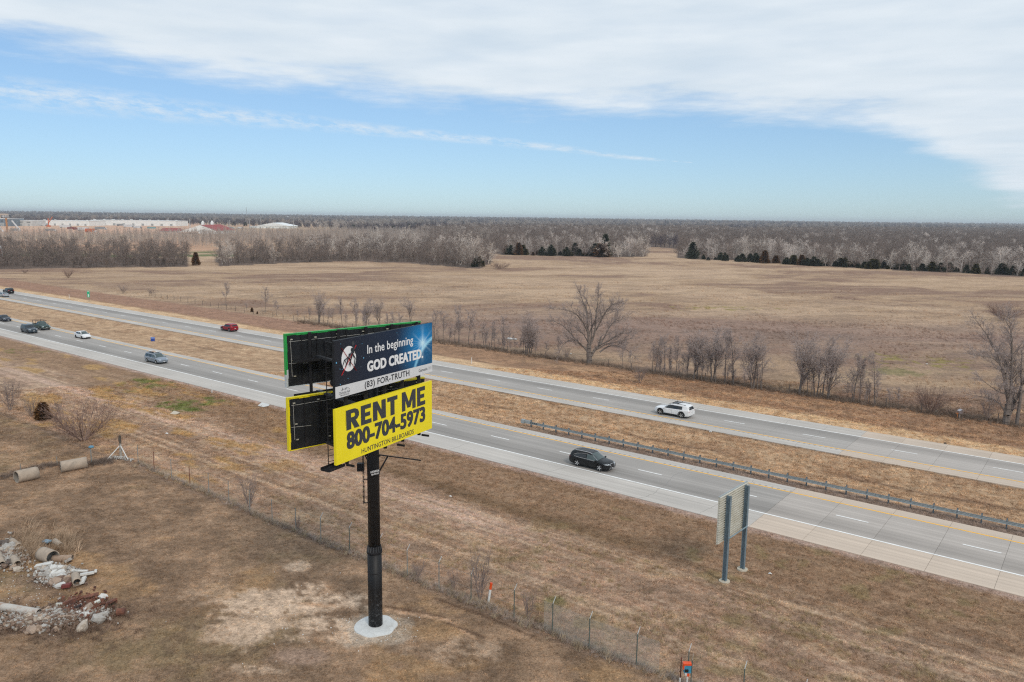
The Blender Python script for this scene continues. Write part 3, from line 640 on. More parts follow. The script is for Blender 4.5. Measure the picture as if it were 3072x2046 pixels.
# ------------------------------------------------------------------ evergreens
def cedar_mb(H, Rb, n, w=.35, round_=False):
    q_ = MB()
    for i in range(n):
        t_ = rng.random() ** .8; a_ = rng.uniform(0, 6.283)
        rad = Rb * ((1 - t_) ** .75 if not round_ else math.sqrt(max(0, 1 - (2 * t_ - .8) ** 2 / 1.5))) * (1 + .22 * math.sin(a_ * 3 + t_ * 9) + .15 * math.sin(a_ * 7 - t_ * 21)); f = rng.uniform(.55, 1.05)
        c_ = Vector((math.cos(a_) * rad * f, math.sin(a_) * rad * f, .15 + t_ * H)); d_ = Vector((math.cos(a_), math.sin(a_), rng.uniform(-.1, .9))).normalized()
        s_ = d_.cross(rv()).normalized() * w * rng.uniform(.4, 1) * .5; l_ = w * rng.uniform(.8, 1.6)
        o = len(q_.v); q_.v += [tuple(c_ - s_), tuple(c_ + s_), tuple(c_ + d_ * l_)]; q_.f.append((o, o + 1, o + 2)); q_.m.append(0)
    return q_
def cedar_clump():
    q_ = MB()
    for i in range(5):
        h_ = 8 * rng.uniform(.5, 1) if i else 8; c_ = cedar_mb(h_, h_ * .22, 330, .95); dx, dy = rng.uniform(-1.9, 1.9), rng.uniform(-1.9, 1.9)
        q_.add([(v[0] + dx * (i > 0), v[1] + dy * (i > 0), v[2]) for v in c_.v], c_.f)
    return q_
gr_ced = mat('dark_cedar_needles', (.052, .062, .036), .9, amt=.4, sc=1.2, dirt=(.12, .085, .05), dlo=.52, dhi=.75, spec=.1); gr_rus = mat('rusty_cedar_needles', (.15, .07, .025), .9, amt=.4, sc=2, dirt=(.05, .05, .02), dlo=.5, dhi=.7, spec=.1)
gr_oli = mat('olive_cedar_needles', (.075, .065, .022), .9, amt=.4, sc=1.2, spec=.1)
def tk(H, r=.12):
    q_ = MB(); lim(q_, Vector((0, 0, -.1)), Vector((0, 0, H)), r, r * .3, 5); return q_
ced = [Kind('cedar_tree', tk(6), cedar_mb(8, 2.4, 1500, .7), bk_dark, gr_ced), Kind('cedar_tree', tk(6), cedar_clump(), bk_dark, gr_ced), Kind('cedar_tree', tk(6), cedar_clump(), bk_dark, gr_oli), Kind('cedar_tree', tk(3), cedar_mb(8, 2.2, 1900, .9), bk_dark, gr_rus)]
CED = [(588, 796, 758, 3, 1.0, 'rusty brown conical cedar standing in the gap of the left woods'), (130, 1258, 1208, 3, 1.5, 'rusty brown cedar bush by the tan shrub in the near left'), (756, 936, 923, 3, 1.1, 'small dark red cedar in the fence row left of the billboard'), (772, 942, 934, 3, 1.0, 'tiny dark cedar beside the small red cedar in the fence row'),
       (1815, 769, 703, 0, .9, 'tall dark pointed cedar at the right end of the middle grove'), (2078, 776, 727, 0, 1.3, 'dark cedar at the left corner of the right-hand woods'), (1440, 800, 770, 2, 1.0, 'olive cedar under the big pale tree at the tip of the woods'), (1425, 801, 775, 1, 1.0, 'dark cedar under the big pale tree, left of the olive one')]
for px, py, ty, k, wd_, lab in CED:
    b0 = hit(px, py); s_ = up_at(b0, px, ty) / 8.3; ced[k].put(b0, px * .1, (s_ * wd_, s_ * wd_, s_), lab, 'tree')
GRV = []
px = 1522
while px < 3100:
    if px < 1808 or px > 2062: GRV.append((px, 765 + (px - 1512) * .02 if px < 1900 else np.interp(px, [2040, 2500, 3072], [777, 801, 828]), rng.choice([12, 18, 26, 34]) * rng.uniform(.8, 1.2)))
    px += rng.choice([9, 14, 20, 34], p=[.3, .35, .22, .13])
    if 1808 <= px <= 2060: px = 2062
for i, (px, py, hp) in enumerate(GRV):
    b0 = hit(px + rng.uniform(-4, 4), py - rng.uniform(0, 3.5)); H_ = up_at(b0, px, py - hp); s_ = H_ / 8.3; k = [0, 1, 1, 2, 1, 0, 3][int(rng.integers(0, 7))]; wf_ = rng.uniform(1.1, 2.0)
    side = 'middle grove beyond the field' if px < 1900 else 'right-hand woods beyond the field'
    ced[k].put(b0, i * 1.1, (s_ * wf_, s_ * wf_, s_), ('rusty' if k == 3 else 'olive' if k == 2 else 'dark green') + f' cedar fronting the {side}, {ordn(i + 1 if px < 1900 else i + 1 - sum(g_[0] < 1900 for g_ in GRV))} from the left', 'tree', f'{["dark green", "dark green", "olive", "rusty"][k]} cedars fronting the {side}')
# ------------------------------------------------------------------ woodland trees
rng = np.random.default_rng(77)
wp = kinds(4, 'woodland_tree', P_WOOD, 12, .3, bk_pale, tw_pale, 1, .1); wb = kinds(5, 'woodland_tree', P_WOOD, 10, .26, bk_dark, tw_brown, 1, .12) + kinds(2, 'woodland_tree', P_WOOD, 8, .2, bk_dark, tw_brown, 2, .25)
def scatter(P, sp, n_max=100000, rmin=0):
    A = np.array(P); lo = A.min(0); hi = A.max(0)
    gx_, gy_ = np.meshgrid(np.arange(lo[0], hi[0], sp), np.arange(lo[1], hi[1], sp)); x = gx_.ravel() + rng.uniform(-.45, .45, gx_.size) * sp; y = gy_.ravel() + rng.uniform(-.45, .45, gx_.size) * sp
    k = inpoly(x, y, P) & (y > 20) & (np.abs(x / np.maximum(y, 1)) < 1.0); return x[k], y[k]
rng = np.random.default_rng(78)
pool = []                                             # x, y, kind letter, height
def addp(P, sp, pale, h0, h1, tagk='w'):
    x, y = scatter(P, sp)
    for a_, b_ in zip(x, y): pool.append((a_, b_, 'p' if rng.random() < pale else 'b', rng.uniform(h0, h1), tagk))
addp(W_LEFT, 8.0, .0, 7, 14.5); addp(W_LEFT2, 8.5, .16, 7, 15); W_RF = fpoly([(2050, 768), (2120, 770), (2500, 790), (3090, 818), (3090, 828), (2500, 799), (2120, 778), (2050, 774)]); W_MF = fpoly([(1520, 756), (1700, 758), (1950, 762), (1945, 769), (1700, 766), (1520, 763)])
addp(W_RF, 9.5, .72, 10, 16); addp(W_MF, 10, .62, 9, 14); addp(W_MID, 11, .12, 10, 15); addp(W_RIGHT, 11, .07, 9, 14)
# the tallest pale cottonwoods read one by one
TALL = [(1300, 784, 702, 'pale bushy tree left of the two cottonwoods at the tip of the woods'), (1080, 775, 690, 'pale cottonwood over the middle of the left woods, third from the tip group'), (985, 776, 700, 'pale tree over the left woods, right of the white gabled hall'), (905, 778, 704, 'pale slim tree over the left woods below the gabled hall'), (1465, 792, 722, 'small pale tree at the very tip of the field woods'), (1425, 797, 690, 'broad pale cottonwood at the tip of the field woods'), (1370, 790, 695, 'pale cottonwood just left of the broad one at the tip'), (1235, 775, 670, 'pale cottonwood above the middle of the left woods'), (1160, 770, 672, 'tall pale cottonwood above the left woods, left of its twin'), (1890, 768, 688, 'wide grey tree at the right end of the middle grove'), (2225, 779, 698, 'pale cottonwood near the left corner of the right-hand woods'), (2320, 783, 698, 'bright pale cottonwood behind the cedars of the right-hand woods'), (2550, 795, 730, 'small white-barked tree at the field edge'), (2727, 808, 718, 'white-barked tree with a forked trunk at the field edge'), (2833, 813, 738, 'rightmost white-barked tree at the field edge')]
for px, py, ty, lab in TALL:
    b0 = hit(px, py); K_ = wp[int(rng.integers(0, 4))]; s_ = up_at(b0, px, ty) / K_.h; K_.put(b0, px, (s_ * 1.3, s_ * 1.3, s_), lab, 'tree')
for i in range(34):
    px = rng.uniform(1530, 1960) if i % 3 == 0 else rng.uniform(2060, 3080); py = (766 + (px - 1512) * .02 if px < 1980 else float(np.interp(px, [2040, 2500, 3072], [777, 801, 828]))) - rng.uniform(.5, 5); b0 = hit(px, py); K_ = (wp if rng.random() < .6 else wb)[int(rng.integers(0, 4))]; pl_ = K_ in wp; s_ = rng.uniform(7, 12.5) / K_.h
    K_.put(b0, px, (s_ * 1.1, s_ * 1.1, s_), ('pale' if pl_ else 'grey-brown') + ' bare tree among the cedars of the ' + ('middle grove' if px < 2000 else 'right-hand woods') + ' front', 'tree', 'bare trees among the cedars')
def px_of(x, y): return pix(x, y, 0)
vis = []
for q_ in pool:
    a_, b_ = px_of(q_[0], q_[1])
    if -40 < a_ < 3110: vis.append(q_)
vis.sort(key=lambda q_: math.hypot(q_[0], q_[1])); indiv = set(id(q_) for q_ in vis[:150])
far_pool = [q_ for q_ in pool if id(q_) not in indiv]
def side_of(a_): return 'left woods behind the highway' if a_ < 570 else 'woods left of the field tip' if a_ < 1500 else 'middle grove beyond the field' if a_ < 2000 else 'right-hand woods beyond the field'
rk_ = {}
for q_ in sorted(vis[:150], key=lambda q_: px_of(q_[0], q_[1])[0]):
    rk_[side_of(px_of(q_[0], q_[1])[0])] = rk_.get(side_of(px_of(q_[0], q_[1])[0]), 0) + 1
    x, y, k, H_, _ = q_; K_ = (wp if k == 'p' else wb)[int(rng.integers(0, 4 if k == 'p' else 7))]; s_ = H_ / K_.h
    a_, b_ = px_of(x, y)
    side = 'left woods behind the highway' if a_ < 570 else 'woods left of the field tip' if a_ < 1500 else 'middle grove beyond the field' if a_ < 2000 else 'right-hand woods beyond the field'
    K_.put((x, y, gzf(x, y)), rng.uniform(0, 6.28), (s_ * rng.uniform(1, 1.3), s_ * rng.uniform(1, 1.3), s_), ('pale grey' if k == 'p' else 'brown') + f' bare tree in the {side}, {ordn(rk_[side])} from the left', 'tree', ('pale' if k == 'p' else 'brown') + f' trees of the {side}')
# the rest of the woodland, one mass
def instmat(name, tint_amt=.25):
    m, t, b = newmat(name); a_ = t.nodes.new('ShaderNodeAttribute'); a_.attribute_type = 'INSTANCER'; a_.attribute_name = 'tcol'
    f = maprange(t, tnoise(t, 1.5, 4, .6), .3, .7, 1 - tint_amt, 1 + tint_amt); lk(t, tmul(t, a_.outputs['Color'], f), b.inputs['Base Color']); b.inputs['Roughness'].default_value = 1; b.inputs['Specular IOR Level'].default_value = .05; return m
im = instmat('woodland_bark_and_twigs')
src = bpy.data.collections.new('woodland_shapes')
def src_obj(name, T, K, m_):
    T.add(K.v, K.f); o = bpy.data.objects.new(name, mkmesh(T, name, m_)); return o
P_FAR = dict(P_WOOD, seg=(4, 2, 2), wob=(.08, .2, .3), up=(.03, .15, .08), start=(.12, .1), kids=(4.0, 9.0), ang=(48, 50), len=(.50, .66), rr=(.4, .6), rmin=.03, wood=1, tw=.20)
hs = []
for i in range(4): T, K = tree_meshes(P_WOOD, 10, .24, 1, .1); hs.append(top_h(K)); src.objects.link(src_obj('a%d' % i, T, K, im))
for i in range(5): T, K = tree_meshes(P_FAR, 9, .3, 1, .1); hs.append(top_h(K)); src.objects.link(src_obj('b%d' % i, T, K, im))
for i in range(3): T, K = tree_meshes(P_SAP, 11, .10, 1, .06); hs.append(top_h(K)); src.objects.link(src_obj('c%d' % i, T, K, im))
for i in range(2): K = cedar_mb(8, 2.4, 260, 1.3); hs.append(8.4); src.objects.link(src_obj('d%d' % i, MB(), K, im))
def instancer(name, pts, rot, scl, idx, col, coll, label=None):
    me = bpy.data.meshes.new(name); n = len(pts); me.vertices.add(n); me.vertices.foreach_set('co', np.asarray(pts, np.float32).ravel())
    def at(nm, ty, arr, f_): a_ = me.attributes.new(nm, ty, 'POINT'); a_.data.foreach_set(f_, arr.ravel())
    at('rot', 'FLOAT_VECTOR', np.asarray(rot, np.float32), 'vector'); at('scl', 'FLOAT_VECTOR', np.asarray(scl, np.float32), 'vector'); at('idx', 'INT', np.asarray(idx, np.int32), 'value')
    at('tcol', 'FLOAT_COLOR', np.concatenate([col, np.ones((n, 1))], 1).astype(np.float32), 'color')
    g = bpy.data.node_groups.new(name, 'GeometryNodeTree'); g.interface.new_socket('Geometry', in_out='INPUT', socket_type='NodeSocketGeometry'); g.interface.new_socket('Geometry', in_out='OUTPUT', socket_type='NodeSocketGeometry')
    gi = g.nodes.new('NodeGroupInput'); go = g.nodes.new('NodeGroupOutput'); ip = g.nodes.new('GeometryNodeInstanceOnPoints'); ci = g.nodes.new('GeometryNodeCollectionInfo')
    ci.inputs['Collection'].default_value = coll; ci.inputs['Separate Children'].default_value = True; ci.inputs['Reset Children'].default_value = True
    ip.inputs['Pick Instance'].default_value = True
    def na(nm, ty): a_ = g.nodes.new('GeometryNodeInputNamedAttribute'); a_.data_type = ty; a_.inputs['Name'].default_value = nm; return a_.outputs['Attribute']
    g.links.new(gi.outputs[0], ip.inputs['Points']); g.links.new(ci.outputs[0], ip.inputs['Instance']); g.links.new(na('idx', 'INT'), ip.inputs['Instance Index']); g.links.new(na('rot', 'FLOAT_VECTOR'), ip.inputs['Rotation']); g.links.new(na('scl', 'FLOAT_VECTOR'), ip.inputs['Scale']); g.links.new(ip.outputs[0], go.inputs[0])
    o = link(bpy.data.objects.new(name, me)); md = o.modifiers.new('scatter', 'NODES'); md.node_group = g
    return tag(o, label, kind='stuff')
xs, ys, Hs, ix, cl = [], [], [], [], []
PALE = np.array((.60, .53, .48)); BRN = np.array((.25, .20, .175)); VIO = np.array((.125, .102, .113)); SAPC = np.array((.42, .36, .32)); DKG = np.array((.045, .052, .030))
for x, y, k, H_, _ in far_pool:
    xs.append(x); ys.append(y); Hs.append(H_); ix.append(int(rng.integers(0, 4))); cl.append((PALE if k == 'p' else BRN) * rng.uniform(.75, 1.2))
for P_, sp_, h_ in ((W_LEFT, 6.5, (2, 4.5)), (W_LEFT2, 6.5, (2, 4.5)), (W_RIGHT, 14, (3, 6))):
    x, y = scatter(P_, sp_)
    for a_, b_ in zip(x, y): xs.append(a_); ys.append(b_); Hs.append(rng.uniform(*h_)); ix.append(int(rng.integers(0, 4))); cl.append(np.array((.15, .118, .10)) * 1.25 * rng.uniform(.75, 1.25))
x, y = scatter(W_SAP, 6.5)
for a_, b_ in zip(x, y): xs.append(a_); ys.append(b_); Hs.append(rng.uniform(9, 14)); ix.append(int(rng.integers(9, 12))); cl.append(SAPC * rng.uniform(.75, 1.2))
# far: rings whose spacing widens with distance
r = 480.0
while r < 9000:
    sp = 8.5 if r < 900 else max(8.5, r * .0105); dr = sp * 1.2
    tt = np.arange(R(-40), R(40), sp / r) + rng.uniform(0, sp / r); rr_ = r + rng.uniform(-.5, .5, len(tt)) * dr
    k = rr_ > far_start(tt) * (1 + .05 * (vn(tt * 30, tt * 0, 8) - .5)); tt = tt[k]; rr_ = rr_[k]; x = np.sin(tt) * rr_; y = np.cos(tt) * rr_
    inr = inpoly(x, y, W_MID) | inpoly(x, y, W_RIGHT) | inpoly(x, y, W_LEFT2)
    clear = vn(x / 260, y / 420, 12) * .6 + vn(x / 90, y / 150, 13) * .4
    k = ~inr & ((clear < .80) | (r < 1000)); x = x[k]; y = y[k]
    pn_ = fbm(x / 110, y / 150, 44, 3); gr_ = fbm(x / 120, y / 120, 45, 2)
    for a_, b_, c_, g_ in zip(x, y, pn_, gr_):
        if r < 5000 and rng.random() < (.10 if g_ > .6 else .012): xs.append(a_); ys.append(b_); Hs.append(rng.uniform(6, 10)); ix.append(12 + int(rng.integers(0, 2))); cl.append(DKG * rng.uniform(.8, 1.5)); continue
        pale = rng.random() < np.clip((c_ - .535) * 7, .02, .75)
        xs.append(a_); ys.append(b_); Hs.append(rng.uniform(8, 14) * (1.3 if pale else 1) * (1 + .5 * (c_ - .5))); ix.append(int(rng.integers(0, 4)) if r < 750 else int(rng.integers(4, 9))); cl.append((PALE * (1 - .4 * min(1, max(0, (r - 900) / 1500))) if pale else VIO) * rng.uniform(.75, 1.15))
    r += dr
xs = np.array(xs); ys = np.array(ys); Hs = np.array(Hs); ix = np.array(ix); cl = np.array(cl); n = len(xs); hsa = np.array(hs)[ix]
rad_ = np.hypot(xs, ys); fat = 1.15 + .9 * ss(900, 4000, rad_)
sc_a = Hs / hsa; print('woodland instances', n)
instancer('woodland', np.stack([xs, ys, gz(xs, ys)], 1), np.stack([0 * xs, 0 * xs, rng.uniform(0, 6.28, n)], 1), np.stack([sc_a * fat, sc_a * fat, sc_a], 1), ix, cl, src, 'leafless grey and brown woodland stretching to the horizon')
#PART3
# ------------------------------------------------------------------ lettering from the built-in font, as flat printed meshes
_tc = {}
def text_geo(s_, bold=0.0):
    if (s_, bold) in _tc: return _tc[(s_, bold)]
    c = bpy.data.curves.new('lettering', 'FONT'); c.body = s_; c.size = 1; c.offset = bold; c.resolution_u = 3; c.space_character = 1.0 + bold * 2.2
    o = bpy.data.objects.new('lettering', c); COL.objects.link(o); bpy.context.view_layer.update()
    me = bpy.data.meshes.new_from_object(o); vs = [tuple(v.co) for v in me.vertices]; fs = [tuple(p.vertices) for p in me.polygons]
    bpy.data.objects.remove(o); bpy.data.meshes.remove(me); _tc[(s_, bold)] = (vs, fs); return vs, fs
def text_into(mb, s_, x0, z0, w, h, fr, bold=0.0, y=-.012, mi=0, heavy=0.0):
    """letters fitted into the rectangle x0..x0+w, z0..z0+h of frame fr(x, y, z); heavy strokes are several prints shifted a little"""
    if heavy:
        k = 0
        for dx in (-1, -.33, .33, 1):
            for dz in (-.6, 0, .6):
                text_into(mb, s_, x0 + heavy + dx * heavy, z0 + heavy * .6 + dz * heavy, w - 2 * heavy, h - 1.2 * heavy, fr, bold, y - k * .0006, mi); k += 1
        return
    vs, fs = text_geo(s_, bold); ax = [v[0] for v in vs]; ay = [v[1] for v in vs]; a, b_, c_, d_ = min(ax), max(ax), min(ay), max(ay)
    mb.add([fr(x0 + (v[0] - a) / (b_ - a) * w, y, z0 + (v[1] - c_) / (d_ - c_) * h) for v in vs], fs, mi)
# ------------------------------------------------------------------ the billboard
pole_b = hit(1127, 1880)
PW, PH = 9.35, 3.2
def frame_of(TL, TR, D1, ang):                        # panel frame: origin bottom left, x along the face, y outwards behind, z up
    tl = at_depth(TL[0], TL[1], D1); e = Vector((math.cos(ang), math.sin(ang), 0)); n_ = Vector((-e.y, e.x, 0))
    return tl, e, n_
D1 = .0
blk = mat('black_painted_steel', (.013, .013, .015), .55, amt=.3, sc=2, dirt=(.03, .03, .032), dlo=.5, dhi=.75, spec=.25)
blk2 = mat('dark_panel_back', (.014, .016, .019), .6, amt=.3, sc=2, dirt=(.03, .03, .034), dlo=.5, dhi=.75, spec=.25)
polem = None
m, t, b = newmat('black_pole_paint'); _k = maprange(t, tnoise(t, 1.0, 7, .7, sc=(6, 6, .35)), .52, .66, 0, .55); _c = tmix(t, _k, (.010, .010, .011), (.030, .032, .036))
_sp = t.nodes.new('ShaderNodeSeparateXYZ'); _tc2 = t.nodes.new('ShaderNodeTexCoord'); lk(t, _tc2.outputs['Object'], _sp.inputs[0])
_lo = maprange(t, _sp.outputs['Z'], 1.0, 2.8, 1, 0); _mm = t.nodes.new('ShaderNodeMath'); _mm.operation = 'MULTIPLY'; lk(t, _lo, _mm.inputs[0]); lk(t, maprange(t, tnoise(t, 3.2, 6, .75), .55, .66, 0, .8), _mm.inputs[1])
lk(t, tmix(t, _mm.outputs[0], _c, (.20, .21, .22)), b.inputs['Base Color']); b.inputs['Roughness'].default_value = .5; b.inputs['Specular IOR Level'].default_value = .3; polem = m
# prints
def print_navy():
    m, t, b = newmat('navy_star_print'); tcx = t.nodes.new('ShaderNodeTexCoord'); sp = t.nodes.new('ShaderNodeSeparateXYZ'); lk(t, tcx.outputs['Object'], sp.inputs[0])
    def mm(op, a, b_=None, cl=False):
        n = t.nodes.new('ShaderNodeMath'); n.operation = op; n.use_clamp = cl
        for i, v in enumerate((a, b_)):
            if v is None: continue
            if isinstance(v, (int, float)): n.inputs[i].default_value = v
            else: lk(t, v, n.inputs[i])
        return n.outputs[0]
    x = mm('DIVIDE', sp.outputs['X'], PW); z = mm('DIVIDE', sp.outputs['Z'], PH)
    def dist(cx_, cz_, ax=1.0): return mm('SQRT', mm('ADD', mm('POWER', mm('MULTIPLY', mm('SUBTRACT', x, cx_), PW / PH * ax), 2), mm('POWER', mm('SUBTRACT', z, cz_), 2)))
    g = dist(.86, .62); halo = mm('POWER', mm('SUBTRACT', 1, mm('DIVIDE', g, .90), True), 1.5)
    core = mm('POWER', mm('SUBTRACT', 1, mm('DIVIDE', g, .20), True), 1.6)
    an = mm('ARCTAN2', mm('SUBTRACT', z, .62), mm('SUBTRACT', x, .86)); rays_ = mm('POWER', mm('ABSOLUTE', mm('SINE', mm('MULTIPLY', an, 7.0))), 9)
    ry = mm('MULTIPLY', mm('MULTIPLY', rays_, mm('SUBTRACT', 1, mm('DIVIDE', g, .42), True)), .35)
    e = dist(1.06, -.22, 1.0); rim = mm('SUBTRACT', 1, mm('DIVIDE', mm('ABSOLUTE', mm('SUBTRACT', e, .93)), .055), True)
    rim = mm('MULTIPLY', rim, mm('SUBTRACT', 1.25, mm('DIVIDE', g, 1.1), True)); inside_ = mm('LESS_THAN', e, .93)
    lights = maprange(t, tnoise(t, 2.6, 8, .8), .55, .72, 0, .35)
    col = tmix(t, maprange(t, x, 0, 1, 0, 1), (.015, .017, .024), (.008, .030, .080))
    col = tmix(t, halo, col, (.005, .30, .72)); col = tmix(t, mm('MULTIPLY', inside_, .70), col, (.010, .07, .17)); col = tmix(t, mm('MULTIPLY', mm('MULTIPLY', inside_, lights), 1.6), col, (.10, .42, .70))
    col = tmix(t, rim, col, (.28, .66, .90)); col = tmix(t, mm('MINIMUM', mm('ADD', core, ry), 1.0), col, (.62, .88, .98))
    vo = t.nodes.new('ShaderNodeTexVoronoi'); vo.inputs['Scale'].default_value = 3.2; lk(t, tcx.outputs['Object'], vo.inputs['Vector'])
    col = tmix(t, maprange(t, vo.outputs['Distance'], .03, .055, .8, 0), col, (.45, .62, .75))
    lk(t, col, b.inputs['Base Color']); b.inputs['Roughness'].default_value = .6; b.inputs['Specular IOR Level'].default_value = .25; return m
pr_navy = print_navy(); pr_white = mat('white_vinyl', (.66, .68, .70), .5, amt=.05); pr_yel = mat('yellow_vinyl', (.90, .76, .012), .45, amt=.06, sc=.6, b=.12); pr_char = mat('charcoal_print', (.035, .042, .052), .5, amt=.06)
pr_red = mat('red_print', (.50, .02, .025), .5, amt=.1); pr_green = mat('green_vinyl_edge', (.02, .36, .07), .5, amt=.15); pr_lt = mat('pale_vinyl_edge', (.55, .60, .63), .5)
pr_letter = mat('white_lettering_print', (.80, .82, .84), .5, amt=.03); pr_dstar = mat('blue_star_print', (.12, .45, .75), .5); pr_haul = mat('pale_cable', (.45, .45, .42), .7)
Dface = 41.2
bb = thing('billboard', 'tall black single-pole billboard with four panels, yellow RENT ME panel facing the camera', 'billboard', pole_b)
def rel(v): return Vector(v) - Vector(pole_b)
# pole
zt = up_at(pole_b, 1105, 1150)
ZC = up_at(pole_b, 1125, 1657)
q = MB(); q.tube((0, 0, -.2), (0, 0, ZC + .05), .455, .455, 36, mi=0)
q.tube((0, 0, ZC + .05), (0, 0, zt), .385, .38, 36)
po = build('pole', q, polem, bb, True); po.data.polygons.foreach_set('use_smooth', [len(p.vertices) == 4 for p in po.data.polygons])
q = MB(); q.lathe([(.38, ZC), (.50, ZC + .02), (.50, ZC + .12), (.45, ZC + .16), (.40, ZC + .5), (.38, ZC + .5)], 36); build('collar', q, blk, bb)
for k in range(16):
    a_ = 6.283 * k / 16; q = MB(); q.bar((.39 * math.cos(a_), .39 * math.sin(a_), ZC + .5), (.46 * math.cos(a_), .46 * math.sin(a_), ZC + .14), .02, .10); build('gusset', q, mat('gusset_steel', (.06, .062, .065), .5), bb)
q = MB(); q.lathe([(.456, ZC - 1.32), (.470, ZC - 1.28), (.456, ZC - 1.24)], 36); build('weld_seam', q, blk, bb)
D_A1 = Dface; 
tlA = at_depth(1002.4, 1023.3, D_A1); angF = R(60.9)
eF = Vector((math.cos(angF), math.sin(angF), 0)); nF = Vector((-eF.y, eF.x, 0))      # nF points away, behind the front faces
tlB = at_depth(1005.8, 1229.3, D_A1 + .02); zA = tlA.z; zB = tlB.z
brA = at_depth(1005.2, 1197.1, D_A1); hA = tlA.z - brA.z; brB = at_depth(1010.4, 1397.6, D_A1); hB = tlB.z - brB.z
# width from the far edge
def width(TR, z):
    q_ = ray(*TR); t_ = (z - CAMH) / q_.z; p = Vector((q_.x * t_, q_.y * t_, z)); return (p - Vector((tlA.x, tlA.y, z))).dot(eF)
PHA, PHB = hA, hB; PWF = width((1296.9, 968.2), zA); print('panel', hA, hB, PWF, width((1298, 1141), zB), 'pole', pole_b, tlA)
PWF = (PWF + width((1298, 1141), zB)) / 2
PW = PWF
def frF(z0): return lambda x, y, z: tuple(Vector((tlA.x, tlA.y, z0)) + eF * x + nF * y + Vector((0, 0, z)))
def panel(name, fr, w, h, m_face, m_edge, parent, label=None):
    q = MB(); vs = [fr(x, y, z) for x in (0, w) for y in (0, .16) for z in (0, h)]
    q.add(vs, [(0, 4, 5, 1)], 0); q.add(vs, [(0, 1, 3, 2), (4, 6, 7, 5), (1, 5, 7, 3), (0, 2, 6, 4)], 1)
    a = fr(0, 0, 0); me = build(name, q, [m_face, m_edge], parent, off=(pole_b[0], pole_b[1], pole_b[2]))
    if label: me['label'] = label
    return me
# the navy print needs the panel's own axes: build it in local space and place it
def local_panel(name, base, ang, w, h, faces, parent, back_m, label, bow=.0):
    e = bpy.data.objects.new(name, None)
    q = MB(); nx, nz = 24, 6
    for i in range(nx + 1):
        for k in range(nz + 1): q.v.append((w * i / nx, 0.012 * math.sin(i * 1.7 + k) * 0, h * k / nz))
    for i in range(nx):
        for k in range(nz): a = i * (nz + 1) + k; q.f.append((a, a + nz + 1, a + nz + 2, a + 1)); q.m.append(0)
    v8 = [(x, y, z) for x in (0, w) for y in (0, .17) for z in (0, h)]
    q.add(v8, [(0, 1, 3, 2), (4, 6, 7, 5), (1, 5, 7, 3), (0, 2, 6, 4)], 1)
    o = build(name, q, [faces[0], faces[1]], parent); o.location = Vector(base) - Vector(pole_b); o.rotation_euler = (0, 0, ang); o['label'] = label
    return o
idf = lambda x, y, z: (x, y, z)
PW_, PH_ = PWF, PHA
pr_navy.node_tree.nodes  # material reads panel-local metres
pA = local_panel('display_panel', (tlA.x, tlA.y, zA - PHA), angF, PWF, PHA, (pr_navy, blk2), bb, blk2, 'upper front panel, navy with white words and a blue planet glow')
pB = local_panel('display_panel', (tlB.x, tlB.y, zB - PHB), angF, PWF, PHB, (pr_yel, pr_yel), bb, blk2, 'lower front panel, yellow RENT ME print')
def sub(name, mb, m_, parent): return build(name, mb, m_, parent)
def txt(parent, s_, x0, z0, x1, z1, W_, H_, m_, bold=0.0, name='lettering', y=-.008, heavy=0.0):
    q = MB(); text_into(q, s_, x0 * W_, z0 * H_, (x1 - x0) * W_, (z1 - z0) * H_, idf, bold, y, 0, heavy); return sub(name, q, m_, parent)
q = MB(); q.add([(0, -.004, 0), (PWF, -.004, 0), (PWF, -.004, .18 * PHA), (0, -.004, .205 * PHA)], [(0, 1, 2, 3)]); sub('white_band', q, pr_white, pA)
txt(pA, 'In the beginning', .298, .605, .776, .815, PWF, PHA, pr_letter, .012)
txt(pA, 'GOD CREATED.', .294, .325, .890, .522, PWF, PHA, pr_letter, .015, heavy=.028)
txt(pA, '(83) FOR-TRUTH', .267, .012, .732, .165, PWF, PHA, pr_char, .022)
txt(pA, 'Genesis 1:1', .838, .060, .986, .125, PWF, PHA, pr_char, .01)
txt(pA, 'Christian Aid', .031, .052, .128, .100, PWF, PHA, pr_char, .005)
txt(pA, 'MINISTRIES', .044, .020, .122, .042, PWF, PHA, pr_char, .01)
q = MB()                                                   # small running-figure emblem over the ministry's name
for a, b_ in (((.052, .118), (.066, .142)), ((.066, .142), (.078, .130)), ((.078, .130), (.098, .150)), ((.098, .150), (.118, .135)), ((.066, .142), (.060, .165)), ((.060, .118), (.066, .140)), ((.088, .110), (.098, .148)), ((.118, .135), (.126, .112))):
    q.bar((a[0] * PWF, -.010, a[1] * PHA), (b_[0] * PWF, -.010, b_[1] * PHA), .035, .004)
sub('emblem', q, pr_char, pA)
def disc(mb, cx_, cz_, rx, rz, y, n=28): mb.add([(cx_ + rx * math.cos(6.283 * k / n), y, cz_ + rz * math.sin(6.283 * k / n)) for k in range(n)], [tuple(range(n))])
q = MB(); disc(q, .125 * PWF, .645 * PHA, .066 * PWF, .222 * PHA, -.006); sub('white_disc', q, pr_letter, pA)
q = MB()                                                   # three walking silhouettes, each more upright than the one before
